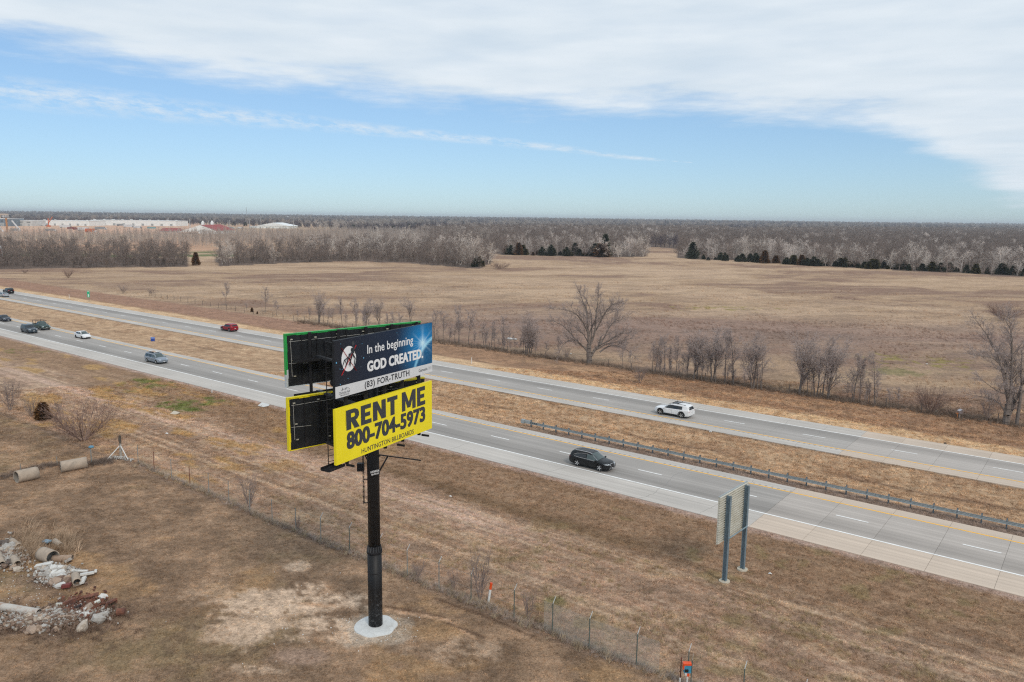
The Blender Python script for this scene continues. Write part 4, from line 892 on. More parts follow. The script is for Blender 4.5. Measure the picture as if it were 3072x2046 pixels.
def fig(x, z, h, lean):
    h *= 1.15
    def P_(a, b_): return ((x + a * h) * 1.0, -.010, z + b_ * h)
    hd = P_(lean * .62, .90 - lean * .28); hip = P_(0, .48); shd = P_(lean * .50, .78 - lean * .22)
    disc(q, hd[0], hd[2], .085 * h, .10 * h, -.0105, 12)
    q.bar(hip, shd, .20 * h, .003); q.bar(hip, P_(.16, .25), .12 * h, .003); q.bar(P_(.16, .25), P_(.10, .0), .09 * h, .003); q.bar(hip, P_(-.10, .24), .12 * h, .003); q.bar(P_(-.10, .24), P_(-.22, .03), .09 * h, .003)
    q.bar(shd, P_(lean * .6 + .12, .45 - lean * .15), .08 * h, .003)
fig(.082 * PWF, .50 * PHA, .26 * PHA, .75); fig(.118 * PWF, .505 * PHA, .32 * PHA, .45); fig(.154 * PWF, .52 * PHA, .38 * PHA, .12)
sub('silhouettes', q, pr_char, pA)
for a, b_ in (((.059, .857), (.189, .408)), ((.192, .860), (.055, .383))):
    q = MB(); q.bar((a[0] * PWF, -.014, a[1] * PHA), (b_[0] * PWF, -.014, b_[1] * PHA), .085, .004); sub('red_stroke', q, pr_red, pA)
q = MB()
for sx_, sz_, r_ in ((.055, .93, .02), (.015, .62, .05), (.262, .60, .04), (.045, .50, .025), (.065, .48, .02), (.115, .20 + .10, .025), (.045, .23, .03), (.25, .86, .02), (.60, .93, .02), (.88, .93, .02)): disc(q, sx_ * PWF, sz_ * PHA, r_, r_, -.005, 8)
sub('star', q, pr_dstar, pA)['kind'] = 'stuff'
def block_letters(mb, word, x0, z0, w, h, gap, wid, y=-.010):
    """heavy sign-painter's capitals laid out from quads"""
    G = dict(E=[[(0, 0), (.40, 0), (.40, 1), (0, 1)], [(.40, .78), (.97, .78), (.97, 1), (.40, 1)], [(.40, .39), (.88, .39), (.88, .60), (.40, .60)], [(.40, 0), (1, 0), (1, .22), (.40, .22)]],
             T=[[(0, .77), (1, .77), (1, 1), (0, 1)], [(.30, 0), (.70, 0), (.70, .77), (.30, .77)]],
             N=[[(0, 0), (.34, 0), (.34, 1), (0, 1)], [(.66, 0), (1, 0), (1, 1), (.66, 1)], [(.34, .55), (.66, 0), (.66, .48), (.34, 1)]],
             M=[[(0, 0), (.25, 0), (.25, 1), (0, 1)], [(.75, 0), (1, 0), (1, 1), (.75, 1)], [(.25, .52), (.39, .12), (.50, .42), (.25, 1)], [(.39, .12), (.61, .12), (.50, .42)], [(.61, .12), (.75, .52), (.75, 1), (.50, .42)]],
             R=[[(0, 0), (.37, 0), (.37, 1), (0, 1)], [(.37, .79), (.62, .79), (.72, .98), (.62, 1), (.37, 1)], [(.62, .79), (.90, .90), (.72, .98)], [(.62, .79), (.68, .72), (.99, .74), (.90, .90)], [(.68, .72), (.66, .63), (.97, .58), (.99, .74)], [(.37, .40), (.62, .40), (.58, .59), (.37, .59)], [(.62, .40), (.84, .44), (.97, .58), (.66, .63), (.58, .59)], [(.37, .40), (.62, 0), (1.02, 0), (.72, .42), (.50, .40)]])
    tot = sum(wid[c_] for c_ in word) + gap * (len(word) - 1); k = w / tot; x = x0
    for c_ in word:
        for j, P_ in enumerate(G[c_]): mb.add([(x + p[0] * wid[c_] * k, y - j * .0008, z0 + p[1] * h) for p in P_], [tuple(range(len(P_)))])
        x += (wid[c_] + gap) * k
wid_ = dict(R=1.0, E=.84, N=1.08, T=.90, M=1.36)
q = MB(); block_letters(q, 'RENT', .094 * PWF, .565 * PHB, .509 * PWF, .36 * PHB, .13, wid_); sub('lettering', q, pr_char, pB)
q = MB(); block_letters(q, 'ME', .650 * PWF, .560 * PHB, .268 * PWF, .38 * PHB, .14, wid_); sub('lettering', q, pr_char, pB)
txt(pB, '800-704-5973', .094, .208, .917, .525, PWF, PHB, pr_char, .012, heavy=.046)
txt(pB, 'HUNTINGTON BILLBOARDS', .231, .042, .781, .134, PWF, PHB, pr_char, .008)
q = MB(); q.bar((.092 * PWF, -.006, .93 * PHB), (.088 * PWF, -.006, .66 * PHB), .015, .004); sub('print_seam', q, pr_char, pB)
# back panels: their dark rear sides face the camera, vinyl wraps over the edge
tlC = at_depth(855.2, 1003.7, 43.9); hC = PHA; angB = R(58.5)
def solve_back(TL, BL, TR, h):
    kl = ray(*TL) / ray(*TL).y; kb = ray(*BL) / ray(*BL).y; kr = ray(*TR) / ray(*TR).y
    D_ = h / (kl.z - kb.z); z_ = CAMH + kl.z * D_; Dr = (z_ - CAMH) / kr.z
    a = Vector((kl.x * D_, D_, z_)); b_ = Vector((kr.x * Dr, Dr, z_)); return a, b_
aC, bC = solve_back((855.2, 1003.7), (862.9, 1162.8), (1261.7, 964.5), PHA); aD, bD = solve_back((862.9, 1195.6), (867.4, 1353.8), (1262.9, 1135.9), PHB)
print('back', aC, bC, (bC - aC).length, aD, bD, (bD - aD).length, 'front', tlA, tlA + eF * PWF)
eB = (bC - aC); eB.z = 0; WB = min(eB.length, 11.2); eB.normalize(); angB = math.atan2(eB.y, eB.x)
def back_panel(a, h, m_rim, label):
    o = local_panel('display_panel', (a.x, a.y, a.z - h), angB, WB, h, (blk2, m_rim[0]), bb, blk2, label)
    return o
aD2 = Vector((aC.x, aC.y, aD.z))
aD2 = aD
pC = back_panel(aC, PHA, (blk2,), 'upper rear-facing panel seen from behind, black with a green vinyl rim'); pD = back_panel(aD2, PHB, (blk2,), 'lower rear-facing panel seen from behind, black with a yellow vinyl rim')
for p_, h_, (m1, m2) in ((pC, PHA, (pr_green, pr_lt)), (pD, PHB, (pr_yel, pr_yel))):
    q = MB(); q.box((WB / 2, .08, h_ + .012), (WB + .05, .24, .03), mi=0); q.box((-.012, .08, h_ * .62), (.03, .24, h_ * .76), mi=0); q.box((-.012, .08, h_ * .12), (.03, .24, h_ * .24), mi=1)
    for k in range(14): q.box((WB * (k + .5) / 14, -.006, h_ - .035 - .02 * math.sin(k)), (WB / 14, .012, .07 + .03 * math.sin(k * 2.3)), mi=0)
    for k in range(6): q.box((.05 + .012 * math.sin(k), -.006, h_ * (k + .5) / 6), (.10 + .035 * math.sin(k * 1.9), .012, h_ / 6), mi=0 if k > 1 else 1)
    for k in range(14): q.box((WB * (k + .5) / 14, -.006, .02), (WB / 14, .012, .05), mi=1)
    sub('vinyl_rim', q, [m1, m2], p_)
    for k in range(9):                                     # sheet sections of the back and their seams
        q = MB(); q.box((WB * (k + 1) / 9.6, -.03, h_ / 2), (.06, .06, h_ - .16)); sub('stiffener', q, blk, p_)
    q = MB()
    for k in range(1, 9): q.tube((WB * k / 9.6, -.05, h_ * .86), (WB * (k + 1) / 9.6, -.05, h_ * .86 + .015), .012, n=4)
    q.tube((.3, -.05, h_ * .9), (.34, -.05, h_ * .2), .012, n=4); q.tube((.2, -.05, h_ * .86), (WB / 9, -.05, h_ * .86), .012, n=4); q.tube((.15, -.05, h_ * .45), (1.4, -.05, h_ * .42), .012, n=4); sub('tie_cable', q, pr_haul, p_)
    q = MB()
    for cx_, cz_ in ((.35, .9), (.5, .2), (.45, .5), (1.9, .9), (2.6, .15), (3.4, .92), (5.2, .92), (7, .92), (9, .93)): q.box((cx_, -.07, cz_ * h_), (.14, .06, .06))
    sub('ratchet', q, mat('ratchet_metal', (.42, .40, .33), .5), p_)
beam_m = mat('grey_steel_beam', (.035, .037, .042), .5, amt=.2)
zv = Vector((0, 0, 1))
# frame: uprights behind both faces, cross beams, walkways
def prt(name, q, m_=blk): return build(name, q, m_, bb, off=tuple(pole_b))
zlo = zB - PHB - .25; ztop = zA - .1
fF = lambda s_, off: Vector((tlA.x, tlA.y, 0)) + eF * s_ + nF * off
nB = Vector((-eB.y, eB.x, 0)); fB = lambda s_, off: Vector((aC.x, aC.y, 0)) + eB * s_ + nB * off
for s_ in np.linspace(1.2, PWF - 1.0, 5):
    q = MB(); p0 = fF(s_, .34); q.bar(p0 + Vector((0, 0, zlo)), p0 + Vector((0, 0, ztop)), .16, .20, up=(1, 0, 0)); prt('upright', q)
for s_ in np.linspace(1.5, WB - .4, 5):
    q = MB(); p0 = fB(s_, -.14); q.bar(p0 + Vector((0, 0, aD.z - PHB - .2)), p0 + Vector((0, 0, aC.z + .03)), .15, .16, up=(1, 0, 0)); prt('upright', q)
for z_ in (zA - PHA * .30, zA - PHA * .92, zB - PHB * .35, zB - PHB * .95):      # beams joining the two faces
    for s_ in (1.2, PWF * .5, PWF - 1.2):
        q = MB(); a_ = fB(s_ + 1.2, -.2) + zv * z_; b_ = a_ - nB * ((a_ - tlA).dot(nF) - .4); q.bar(a_, b_, .12, .16); prt('cross_beam', q)
ctr = Vector((pole_b.x, pole_b.y, 0))
for z_ in (zA - PHA * .80, zB - PHB * .70):
    q = MB(); q.tube(fF(.8, .9) + Vector((0, 0, z_)), fF(PWF - .8, .9) + Vector((0, 0, z_)), .2, n=12); prt('torsion_beam', q)
def walk(p0, p1, w, nm='walkway'):
    q = MB(); q.bar(p0, p1, w, .10); 
    d_ = (p1 - p0).normalized(); s2 = Vector((-d_.y, d_.x, 0)) * (w / 2 + .02)
    for sg in (-1, 1): q.bar(p0 + s2 * sg + Vector((0, 0, .06)), p1 + s2 * sg + Vector((0, 0, .06)), .05, .14)
    prt(nm, q)
zv = Vector((0, 0, 1))
for z_ in (aC.z - PHA * .50, aD.z - .12, aD.z - PHB - .05):
    walk(fB(.25, -.65) + zv * z_, fB(WB * .42, -.65) + zv * z_, .5)
for z_ in (zB - PHB - .28,): walk(fF(-.35, .55) + zv * z_, fF(.9, .55) + zv * z_, .6); walk(fF(2, -.35) + zv * (z_ + .1), fF(PWF - .1, -.35) + zv * (z_ + .1), .35) if False else None
for z_ in (zA - PHA * .55, zB - .12, zB - PHB + .05):
    q = MB(); a_ = fB(1.9, -.2) + zv * z_; b_ = a_ - nB * ((a_ - tlA).dot(nF) - .3); q.bar(a_, b_, .24, .13); prt('cross_beam', q, beam_m)
for s_ in (1.0, PWF * .36, PWF * .62, PWF - .9):           # brackets under the lower front panel
    q = MB(); p0 = fF(s_, .2); p0.z = zlo; q.bar(p0, fF(s_, -.35) + zv * (zlo + .02), .08, .12); prt('bracket', q)
# ladder at the left end of the faces
lx = at_depth(991, 1200, tlA.y + .55); lx.z = 0; lz0, lz1 = zB - PHB - .1, zA - .1
ld = MB(); w_ = eB * .21
for sg in (-1, 1): ld.tube(lx + w_ * sg + zv * lz0, lx + w_ * sg + zv * lz1, .028, n=6)
lad = prt('ladder', ld)
nr_ = int((lz1 - lz0) / .33)
rm = MB(); rm.tube(-w_, w_, .02, n=5); rme = None
for k in range(nr_):
    if rme is None: o = build('rung', rm, blk, lad); rme = o.data
    else: o = link(bpy.data.objects.new('rung', rme), lad)
    o.location = lx - Vector(pole_b) + zv * (lz0 + .2 + k * .33)
# short ladder on the pole
pz1 = up_at(pole_b, 1098, 1360); pz0 = up_at(pole_b, 1098, 1512)
ld = MB(); dl = Vector((-1, 0, 0)); base_l = dl * .62
for sg in (-.16, .16): ld.tube(base_l + Vector((0, sg, pz0)), base_l + Vector((0, sg, pz1 + 2)), .022, n=6)
for z_ in (pz0 + .05, pz0 + 1.6, pz1 - .1): ld.bar(base_l + zv * z_, dl * .3 + zv * z_, .05)
lad2 = build('ladder', ld, blk, bb); rm = MB(); rm.tube((-.62, -.16, 0), (-.62, .16, 0), .018, n=5); rme = None
for k in range(int((pz1 + 1.6 - pz0) / .32)):
    if rme is None: o = build('rung', rm, blk, lad2); rme = o.data
    else: o = link(bpy.data.objects.new('rung', rme), lad2)
    o.location = (0, 0, pz0 + .15 + k * .32)
q = MB(); zb_ = up_at(pole_b, 1085, 1403); q.box((-.78, 0, zb_), (.42, .3, .5)); build('junction_box', q, blk, bb)
# owner's plate on the pole
zc_ = up_at(pole_b, 1130, 1409); rot = Matrix.Rotation(R(12), 3, 'Z') ; pl = thing_ = None
q = MB(); q.box((0, 0, 0), (.58, .02, .38)); pl = build('name_plate', q, blk, bb); pl.location = (.20, -.50, zc_); pl.rotation_euler = (0, R(-9), R(18))
q = MB(); text_into(q, 'HUNTINGTON', -.27, .0, .54, .14, idf, .04, -.013); text_into(q, '800-704-5973', -.24, -.15, .48, .10, idf, .03, -.013); sub('lettering', q, pr_letter, pl)
# light arm reaching to the right under the faces
za_ = up_at(pole_b, 1140, 1362)
q = MB(); a_ = Vector((.1, .0, za_)); e_ = at_depth(1262, 1381, pole_b.y + 2.2) - Vector(pole_b); q.bar(a_, e_, .07); mid = a_.lerp(e_, .28); q.bar(mid, (.36, 0, za_ - 1.15), .07); build('light_arm', q, blk, bb)
q = MB(); q.bar((-.3, 0, za_ - .5), (-.75, -.1, za_ + .6), .07); q.bar((-.3, 0, za_ + .2), (-.9, .1, za_ + .9), .06); build('brace', q, blk, bb)
# concrete footing
q = MB(); n_ = 64; rr_ = [(1 + .025 * math.sin(3 * a * .0982 * 2) + .02 * math.sin(7 * a * .0982)) for a in range(n_)]
q.add([(0, 0, .20)], [])
for r_, z_ in ((.46, .19), (1.0, .15), (1.36, .08), (1.42, -.15)):
    q.v += [(r_ * rr_[k] * math.cos(6.2832 * k / n_), r_ * rr_[k] * math.sin(6.2832 * k / n_), z_) for k in range(n_)]
q.f = [(0, 1 + k, 1 + (k + 1) % n_) for k in range(n_)] + [(1 + j * n_ + k, 1 + (j + 1) * n_ + k, 1 + (j + 1) * n_ + (k + 1) % n_, 1 + j * n_ + (k + 1) % n_) for j in range(3) for k in range(n_)]; q.m = [0] * len(q.f)
ft = build('concrete_footing', q, mat('white_concrete', (.60, .61, .60), .85, amt=.1, sc=5, dirt=(.42, .41, .38), dlo=.56, dhi=.8, b=.3)); ft.location = Vector(pole_b) + Vector((0, 0, .0)); tag(ft, 'white round concrete footing at the foot of the billboard pole', 'footing')

# ------------------------------------------------------------------ guard rail in the median
galv = mat('galvanised_steel', (.38, .42, .43), .5, .35, amt=.2, sc=1.5, dirt=(.18, .2, .2), dlo=.5, dhi=.8); galvd = mat('weathered_steel_post', (.16, .19, .21), .7, .2, amt=.25)
gr_ = thing('guard_rail', 'long galvanised steel guard rail beside the near carriageway in the median', 'guard rail', (0, 0, 0), 0)
V_G = 77.55; u0g = -57.6
prof = [(-.035, .42), (-.035, .47), (.03, .51), (.03, .545), (-.02, .58), (-.02, .60), (.03, .635), (.03, .67), (-.035, .71), (-.035, .755)]
def gpt(u, v, z): X_, Y_ = xy(u, v); return (X_, Y_, z)
k = 0; u_ = u0g
while u_ < 60:
    q = MB(); vs = []
    for uu in (u_, u_ + 3.83):
        for y_, z_ in prof: vs.append(gpt(uu, V_G + y_ - .0 + (k % 2) * .003, z_ - .02 + .001 * (k % 2)))
    n_ = len(prof); fs = [(i, i + 1, n_ + i + 1, n_ + i) for i in range(n_ - 1)]; q.add(vs, fs)
    off = [gpt(0, .012, 0)]; q2 = [Vector(v) + Vector(gpt(0, .012, 0)) for v in vs]; q.add(q2, [f[::-1] for f in fs]); build('rail_segment', q, galv, gr_); u_ += 3.81; k += 1
u_ = u0g + .9; me_ = None; k = 0
while u_ < 60:
    gx_, gy_ = xy(u_, V_G + .20); z_ = gzf(gx_, gy_)
    if me_ is None:
        q = MB(); q.box((0, 0, .38), (.11, .018, 1.06)); q.box((0, .075, .38), (.012, .15, 1.06)); q.box((0, .15, .38), (.11, .018, 1.06)); q2 = MB(); q2.box((0, -.09, .64), (.12, .17, .34))
        o = build('post', q, galvd, gr_); me_ = o.data; bo = build('block', q2, galvd, o); bme = bo.data
    else: o = link(bpy.data.objects.new('post', me_), gr_); link(bpy.data.objects.new('block', bme), o)
    o.location = (gx_, gy_, z_ * .5); o.rotation_euler = (0, 0, RA); u_ += 1.905; k += 1
q = MB(); rz = Matrix.Rotation(RA, 3, 'Z')
q.box(gpt(u0g - .15, V_G - .02, .60), (.5, .36, .50), rz, 0); q.box(gpt(u0g - .42, V_G - .02, .72), (.02, .34, .12), rz, 1); q.box(gpt(u0g - .42, V_G - .02, .50), (.02, .34, .10), rz, 1); q.box(gpt(u0g + .5, V_G + .02, .60), (.9, .16, .42), rz, 0)
for i in range(4): q.box(gpt(u0g + 1.1 + i * .28, V_G - .075, .61), (.13, .01, .16), rz, 1)
build('end_terminal', q, [galv, mat('dark_slot', (.05, .05, .05), .8)], gr_)
# ------------------------------------------------------------------ roadside sign seen from behind
blu = mat('blue_grey_sign_post', (.16, .22, .26), .55, .1, amt=.15, sc=2); alu = mat('ribbed_aluminium', (.66, .65, .58), .45, .15, amt=.1, sc=3, dirt=(.42, .40, .30), dlo=.5, dhi=.8)
s1 = hit(2173, 1745); s2 = hit(2227, 1709)
sg = thing('road_sign', 'large highway sign seen from behind, ribbed panel on two blue-grey posts', 'road sign', s1)
e_s = (Vector(s2) - Vector(s1)); e_s.z = 0; ds = e_s.length; e_s.normalize(); n_s = Vector((e_s.y, -e_s.x, 0)) * 1   # towards the camera's right
zt1 = up_at(s1, 2190, 1488); zt2 = up_at(s2, 2242, 1458)
for p_, zz in ((Vector((0, 0, 0)), zt1), (Vector(s2) - Vector(s1), zt1 + (Vector(s1) - Vector(s2)).z)):
    q = MB(); a0 = p_ + zv * -.2; a1 = p_ + zv * zz
    c_, s_ = e_s, n_s
    for off, w, h in ((s_ * .0, .05, .26), (s_ * .13, .22, .02), (s_ * -.13, .22, .02)): pass
    q.bar(a0 + n_s * .14, a1 + n_s * .14, .26, .02, up=tuple(n_s)); q.bar(a0 - n_s * .14, a1 - n_s * .14, .26, .02, up=tuple(n_s)); q.bar(a0, a1, .02, .27, up=tuple(n_s)); build('post', q, blu, sg)
    q = MB(); q.tube(p_ + zv * -.2, p_ + zv * .10, .42, .40, 18); build('post_base', q, mat('base_concrete', (.50, .45, .36), .9, amt=.15), sg)
pn_t = zt1 + .10; pn_b = up_at(s1, 2159, 1624) + .0; ribs = 20
sgn = -1
for k in range(ribs):
    z_ = pn_b + (pn_t - pn_b) * (k + .5) / ribs; hh = (pn_t - pn_b) / ribs
    q = MB(); a_ = e_s * -1.05 - n_s * .33; b_ = e_s * (ds + .55) - n_s * .33
    q.bar(a_ + zv * z_, b_ + zv * z_, .02, hh * .96, up=(0, 0, 1)); q.bar(a_ + n_s * .08 + zv * (z_ + hh * .25), b_ + n_s * .08 + zv * (z_ + hh * .25), .15, hh * .34); build('panel_board', q, alu, sg)
q = MB(); q.bar(e_s * -1.06 - n_s * .30 + zv * (pn_t + .02), e_s * (ds + .56) - n_s * .30 + zv * (pn_t + .02), .10, .03); build('top_trim', q, galv, sg)
q = MB(); q.bar(zv * (pn_b + .35) + n_s * .17, e_s * ds + zv * (pn_b + .35) + n_s * .17, .06, .07); build('cross_bar', q, mat('pale_blue_bar', (.25, .36, .42), .5), sg)

# ------------------------------------------------------------------ chain-link fence
fm = mat('galvanised_fence_post', (.26, .28, .27), .6, .2, amt=.2); fgreen = mat('greenish_fence_post', (.11, .14, .125), .6, .1, amt=.2); frust = mat('rusty_fence_post', (.15, .045, .03), .85, amt=.3)
wirem = mat('dull_fence_wire', (.30, .30, .28), .6, .2, amt=.1)
FP = [(415, 1390, 0), (463, 1411, 2), (515, 1434, 0), (570, 1455, 2), (627, 1480, 0), (687, 1505, 0), (750, 1535, 0), (817, 1565, 0), (888, 1592, 0), (963, 1623, 0), (1049, 1655, 1), (1140, 1692, 1), (1222, 1727, 0), (1317, 1766, 0), (1413, 1804, 1), (1542, 1855, 1), (1657, 1898, 1), (1767, 1946, 1), (1909, 1996, 1)]
f0 = hit(*FP[0][:2]); fe = thing('chain_link_fence', 'long chain-link fence of thin steel posts running diagonally past the billboard', 'fence', f0)
pts = [hit(a, b_) for a, b_, _ in FP]
d_end = (pts[-1] - pts[-2]); 
while len(pts) < 24: nx_ = pts[-1] + d_end; nx_.z = gzf(nx_.x, nx_.y); pts.append(nx_); FP.append((0, 0, 1))
fH = 2.0
for p_, (_, _, k) in zip(pts, FP):
    q = MB(); r_ = (Vector(p_) - Vector(f0)); q.tube(r_ + zv * -.2, r_ + zv * fH, .034, n=8); po = build('post', q, (fm, fgreen, frust)[k], fe)
    if p_.y < 62:
        q = MB(); ou = Vector((-UY, UX, 0)); q.bar(r_ + zv * fH, r_ + ou * .30 + zv * (fH + .36), .035); build('barb_arm', q, mat('bright_zinc', (.50, .51, .50), .5, .2), po)
q = MB()
for i in range(15, 18):
    a_, b_ = pts[i], pts[i + 1]
    if i == 15: a_ = pts[15].lerp(pts[16], .78)
    if i == 18: b_ = a_.lerp(b_, .5)
    L_ = (b_ - a_).length; e_ = (b_ - a_) / L_; sp_ = .062; n_ = int((L_ + fH) / sp_)
    if i == 17: b_ = a_ + (b_ - a_); 
    for k in range(n_):
        for sg_ in (0, 1):
            s0 = k * sp_ - fH; t0, t1 = max(0, -s0), min(fH, L_ - s0)
            if t1 <= t0: continue
            p0 = a_ + e_ * (s0 + t0) + zv * t0; p1 = a_ + e_ * (s0 + t1) + zv * t1
            if sg_: p0.z = a_.z * 2 + fH - p0.z; p1.z = a_.z * 2 + fH - p1.z
            q.tube(p0 - Vector(f0), p1 - Vector(f0), .0032, n=3, caps=False)
# one more stretch past the last post
a_, b_ = pts[18], pts[18].lerp(pts[19], .45); L_ = (b_ - a_).length; e_ = (b_ - a_) / L_
for k in range(int((L_ + fH) / .062)):
    for sg_ in (0, 1):
        s0 = k * .062 - fH; t0, t1 = max(0, -s0), min(fH, L_ - s0)
        if t1 <= t0: continue
        p0 = a_ + e_ * (s0 + t0) + zv * t0; p1 = a_ + e_ * (s0 + t1) + zv * t1
        if sg_: p0.z = a_.z * 2 + fH - p0.z; p1.z = a_.z * 2 + fH - p1.z
        q.tube(p0 - Vector(f0), p1 - Vector(f0), .0032, n=3, caps=False)
build('wire_mesh', q, wirem, fe)['kind'] = 'stuff'
q = MB()
for i in range(0, 15):
    for z_ in (fH - .05, .95): q.tube(pts[i] - Vector(f0) + zv * z_, pts[i + 1] - Vector(f0) + zv * z_, .006, n=3, caps=False)
build('tension_wire', q, wirem, fe)
# left stretch of the fence beyond the braced corner post
fl = thing('wire_fence', 'thin wire fence behind the two big concrete pipes at the left edge', 'fence', hit(275, 1392))
for px, py, hp in ((275, 1392, 48), (172, 1395, 25), (62, 1412, 22), (-20, 1440, 22), (-120, 1470, 30)):
    b0 = hit(px, py); q = MB(); r_ = b0 - fl.location; q.tube(r_ + zv * -.2, r_ + zv * up_at(b0, px, py - hp), .035, n=6); build('post', q, fm, fl)
# corner brace: post with two white raking legs
cb = hit(363, 1370); co = thing('braced_corner_post', 'weathered corner post propped by white diagonal braces, dark cap on top', 'fence post', cb)
H1 = up_at(cb, 360, 1332)
q = MB(); q.tube((0, 0, -.2), (0, 0, H1), .13, .12, 12); build('post', q, mat('flaking_white_post', (.42, .40, .36), .8, amt=.2, dirt=(.2, .17, .14), dlo=.45, dhi=.6, dsc=4), co)
q = MB(); q.box((0, 0, H1 + .45), (.20, .16, .75)); q.box((.02, 0, H1 + .85), (.13, .1, .2)); q.tube((-.1, 0, H1 + .1), (-.16, 0, H1 + .6), .03, n=5); build('cap', q, mat('dark_old_fitting', (.09, .075, .06), .8, amt=.3), co)
wpm = mat('white_painted_pipe', (.62, .61, .58), .6, amt=.1)
for px, py in ((320, 1381), (385, 1381)):
    e_ = hit(px, py); q = MB(); q.tube((0, 0, H1 - .12), Vector(e_) - Vector(cb) + zv * .02, .055, n=8); build('brace', q, wpm, co)
for k in range(9):
    p_ = cb + Vector((rng.uniform(-1.6, 1.4), rng.uniform(-.4, .5), 0)); 
bp = hit(275, 1391); bo_ = thing('capped_post', 'blue-capped grey post left of the white braced corner post', 'post', bp); hb = up_at(bp, 276, 1343)
q = MB(); q.tube((0, 0, -.1), (0, 0, hb), .05, n=8); build('post', q, fm, bo_)
q = MB(); q.lathe([(0.0, .16), (.16, .13), (.26, .04), (.28, -.03), (.2, -.1), (0, -.12)], 14, M_=Matrix.Translation((.08, 0, hb + .1))); build('cap', q, mat('blue_plastic_cap', (.08, .22, .32), .35, amt=.1), bo_, True)
# ------------------------------------------------------------------ small roadside things
def marker(name, px, py, ty, w, label, cat, segs, leans=0.0):
    b0 = hit(px, py); H_ = up_at(b0, px, ty); r = thing(name, label, cat, b0); q = MB(); z = -.1; 
    for i, (f1, m_, nm) in enumerate(segs):
        z1 = H_ * f1; q = MB(); q.tube((leans * max(z, 0), 0, z), (leans * z1, 0, z1), w, w * (1.0 if i == 0 else 1.12), 12); build(nm, q, m_, r); z = z1
    return r
orng = mat('orange_marker_plastic', (.75, .085, .015), .45, amt=.1); wht = mat('white_plastic_post', (.70, .70, .68), .5, amt=.06, dirt=(.45, .42, .38), dlo=.55, dhi=.8)
marker('pipeline_marker', 1465, 1806, 1748, .085, 'leaning white pipeline marker with an orange top by the fence', 'marker post', [(.66, wht, 'post'), (1.0, orng, 'top')], .14)
marker('delineator_post', 1415, 1091, 1072, .06, 'white delineator post beside the far carriageway, right of the billboard', 'marker post', [(1.0, wht, 'post')]); marker('delineator_post', 636, 1178, 1152, .07, 'white delineator post on the near shoulder, left of the billboard', 'marker post', [(1.0, wht, 'post')]); marker('delineator_post', 208, 895, 883, .07, 'white delineator post by the green sign beyond the far carriageway', 'marker post', [(1.0, wht, 'post')])
gs = hit(267, 905); gsn = thing('mile_marker', 'narrow green mile marker sign on a thin post beyond the far carriageway', 'road sign', gs)
q = MB(); q.bar((0, 0, -.1), (0, 0, up_at(gs, 266, 874)), .06); build('post', q, fm, gsn)
z0_, z1_ = up_at(gs, 266, 892), up_at(gs, 266, 872); q = MB(); q.box((0, -.05, (z0_ + z1_) / 2), (.75, .03, z1_ - z0_)); gp = build('sign_plate', q, mat('green_sign', (.01, .42, .20), .4, amt=.05), gsn, False)
q = MB(); text_into(q, '5', -.2, z0_ + .2, .4, .75, idf, .05, -.075); text_into(q, 'MILE', -.28, z1_ - .35, .56, .2, idf, .03, -.075); sub('lettering', q, pr_letter, gp)
# nest box by the far fence
nb = hit(2872, 1256); nbx = thing('nest_box', 'wooden nest box with a pale roof and an orange post by the far fence', 'nest box', nb); hn = up_at(nb, 2875, 1240)
q = MB(); q.box((.25, 0, hn * .5), (.10, .10, hn)); q.box((-.05, 0, hn * .55), (.07, .07, hn * 1.0), mi=1); build('post', q, [mat('pale_timber', (.38, .33, .30), .9), mat('orange_timber', (.55, .20, .06), .8)], nbx)
q = MB(); q.box((.30, 0, hn + .18), (.42, .42, .36)); q.box((-.08, 0, hn + .02), (.38, .2, .08), mi=1); build('box', q, [mat('weathered_boards', (.28, .23, .22), .9), mat('orange_timber', (.55, .20, .06), .8)], nbx)
q = MB(); q.box((.22, 0, hn + .46), (.46, .62, .03), Matrix.Rotation(R(28), 3, 'Y').inverted()); q.box((.52, 0, hn + .44), (.28, .62, .03), Matrix.Rotation(R(35), 3, 'Y')); build('roof', q, mat('pale_roof_board', (.52, .50, .52), .7), nbx)
# blue and orange equipment and pipes at the bottom edge
eq = hit(2060, 2062); eqt = thing('pipeline_equipment', 'blue box with orange cover on a white pipe at the bottom fence end', 'marker post', eq); he = up_at(eq, 2060, 2018)
q = MB(); q.tube((0, 0, -.3), (0, 0, he), .06, n=10); build('pipe', q, wpm, eqt)
q = MB(); q.tube((-.42, .0, -.4), (-.40, 0, up_at(eq, 2043, 2032)), .045, n=8); build('pipe', q, wpm, eqt)
q = MB(); q.tube((.24, .1, -.3), (.27, .1, up_at(eq, 2072, 1985)), .03, n=8); build('pipe', q, fgreen, eqt); q = MB(); q.tube((.27, .1, up_at(eq, 2072, 1985)), (.31, .1, up_at(eq, 2072, 1965)), .012, n=5); build('rod', q, pr_haul, eqt)
q = MB(); q.box((-.02, 0, he + .28), (.40, .22, .50)); bx_ = build('housing', q, mat('blue_enamel', (.05, .26, .40), .4, amt=.15, dirt=(.3, .3, .3), dlo=.55, dhi=.7), eqt)
q = MB(); q.box((-.04, 0, he + .57), (.46, .28, .10)); q.box((-.25, 0, he + .40), (.06, .28, .25)); q.box((.02, -.02, he - .06), (.14, .14, .22)); build('cover', q, orng, eqt); q = MB(); q.box((-.08, -.13, he + .2), (.2, .06, .16)); q.box((-.12, -.14, he - .0), (.12, .08, .12), mi=1); build('valve', q, [blk, wpm], eqt)
rp = hit(2040, 2045); q = MB(); q.tube((0, 0, -.3), (.02, 0, up_at(rp, 2043, 1972)), .035, n=6); o = build('rusty_stake', q, frust); o.location = rp; tag(o, 'rusty upright stake left of the blue pipeline box', 'stake')
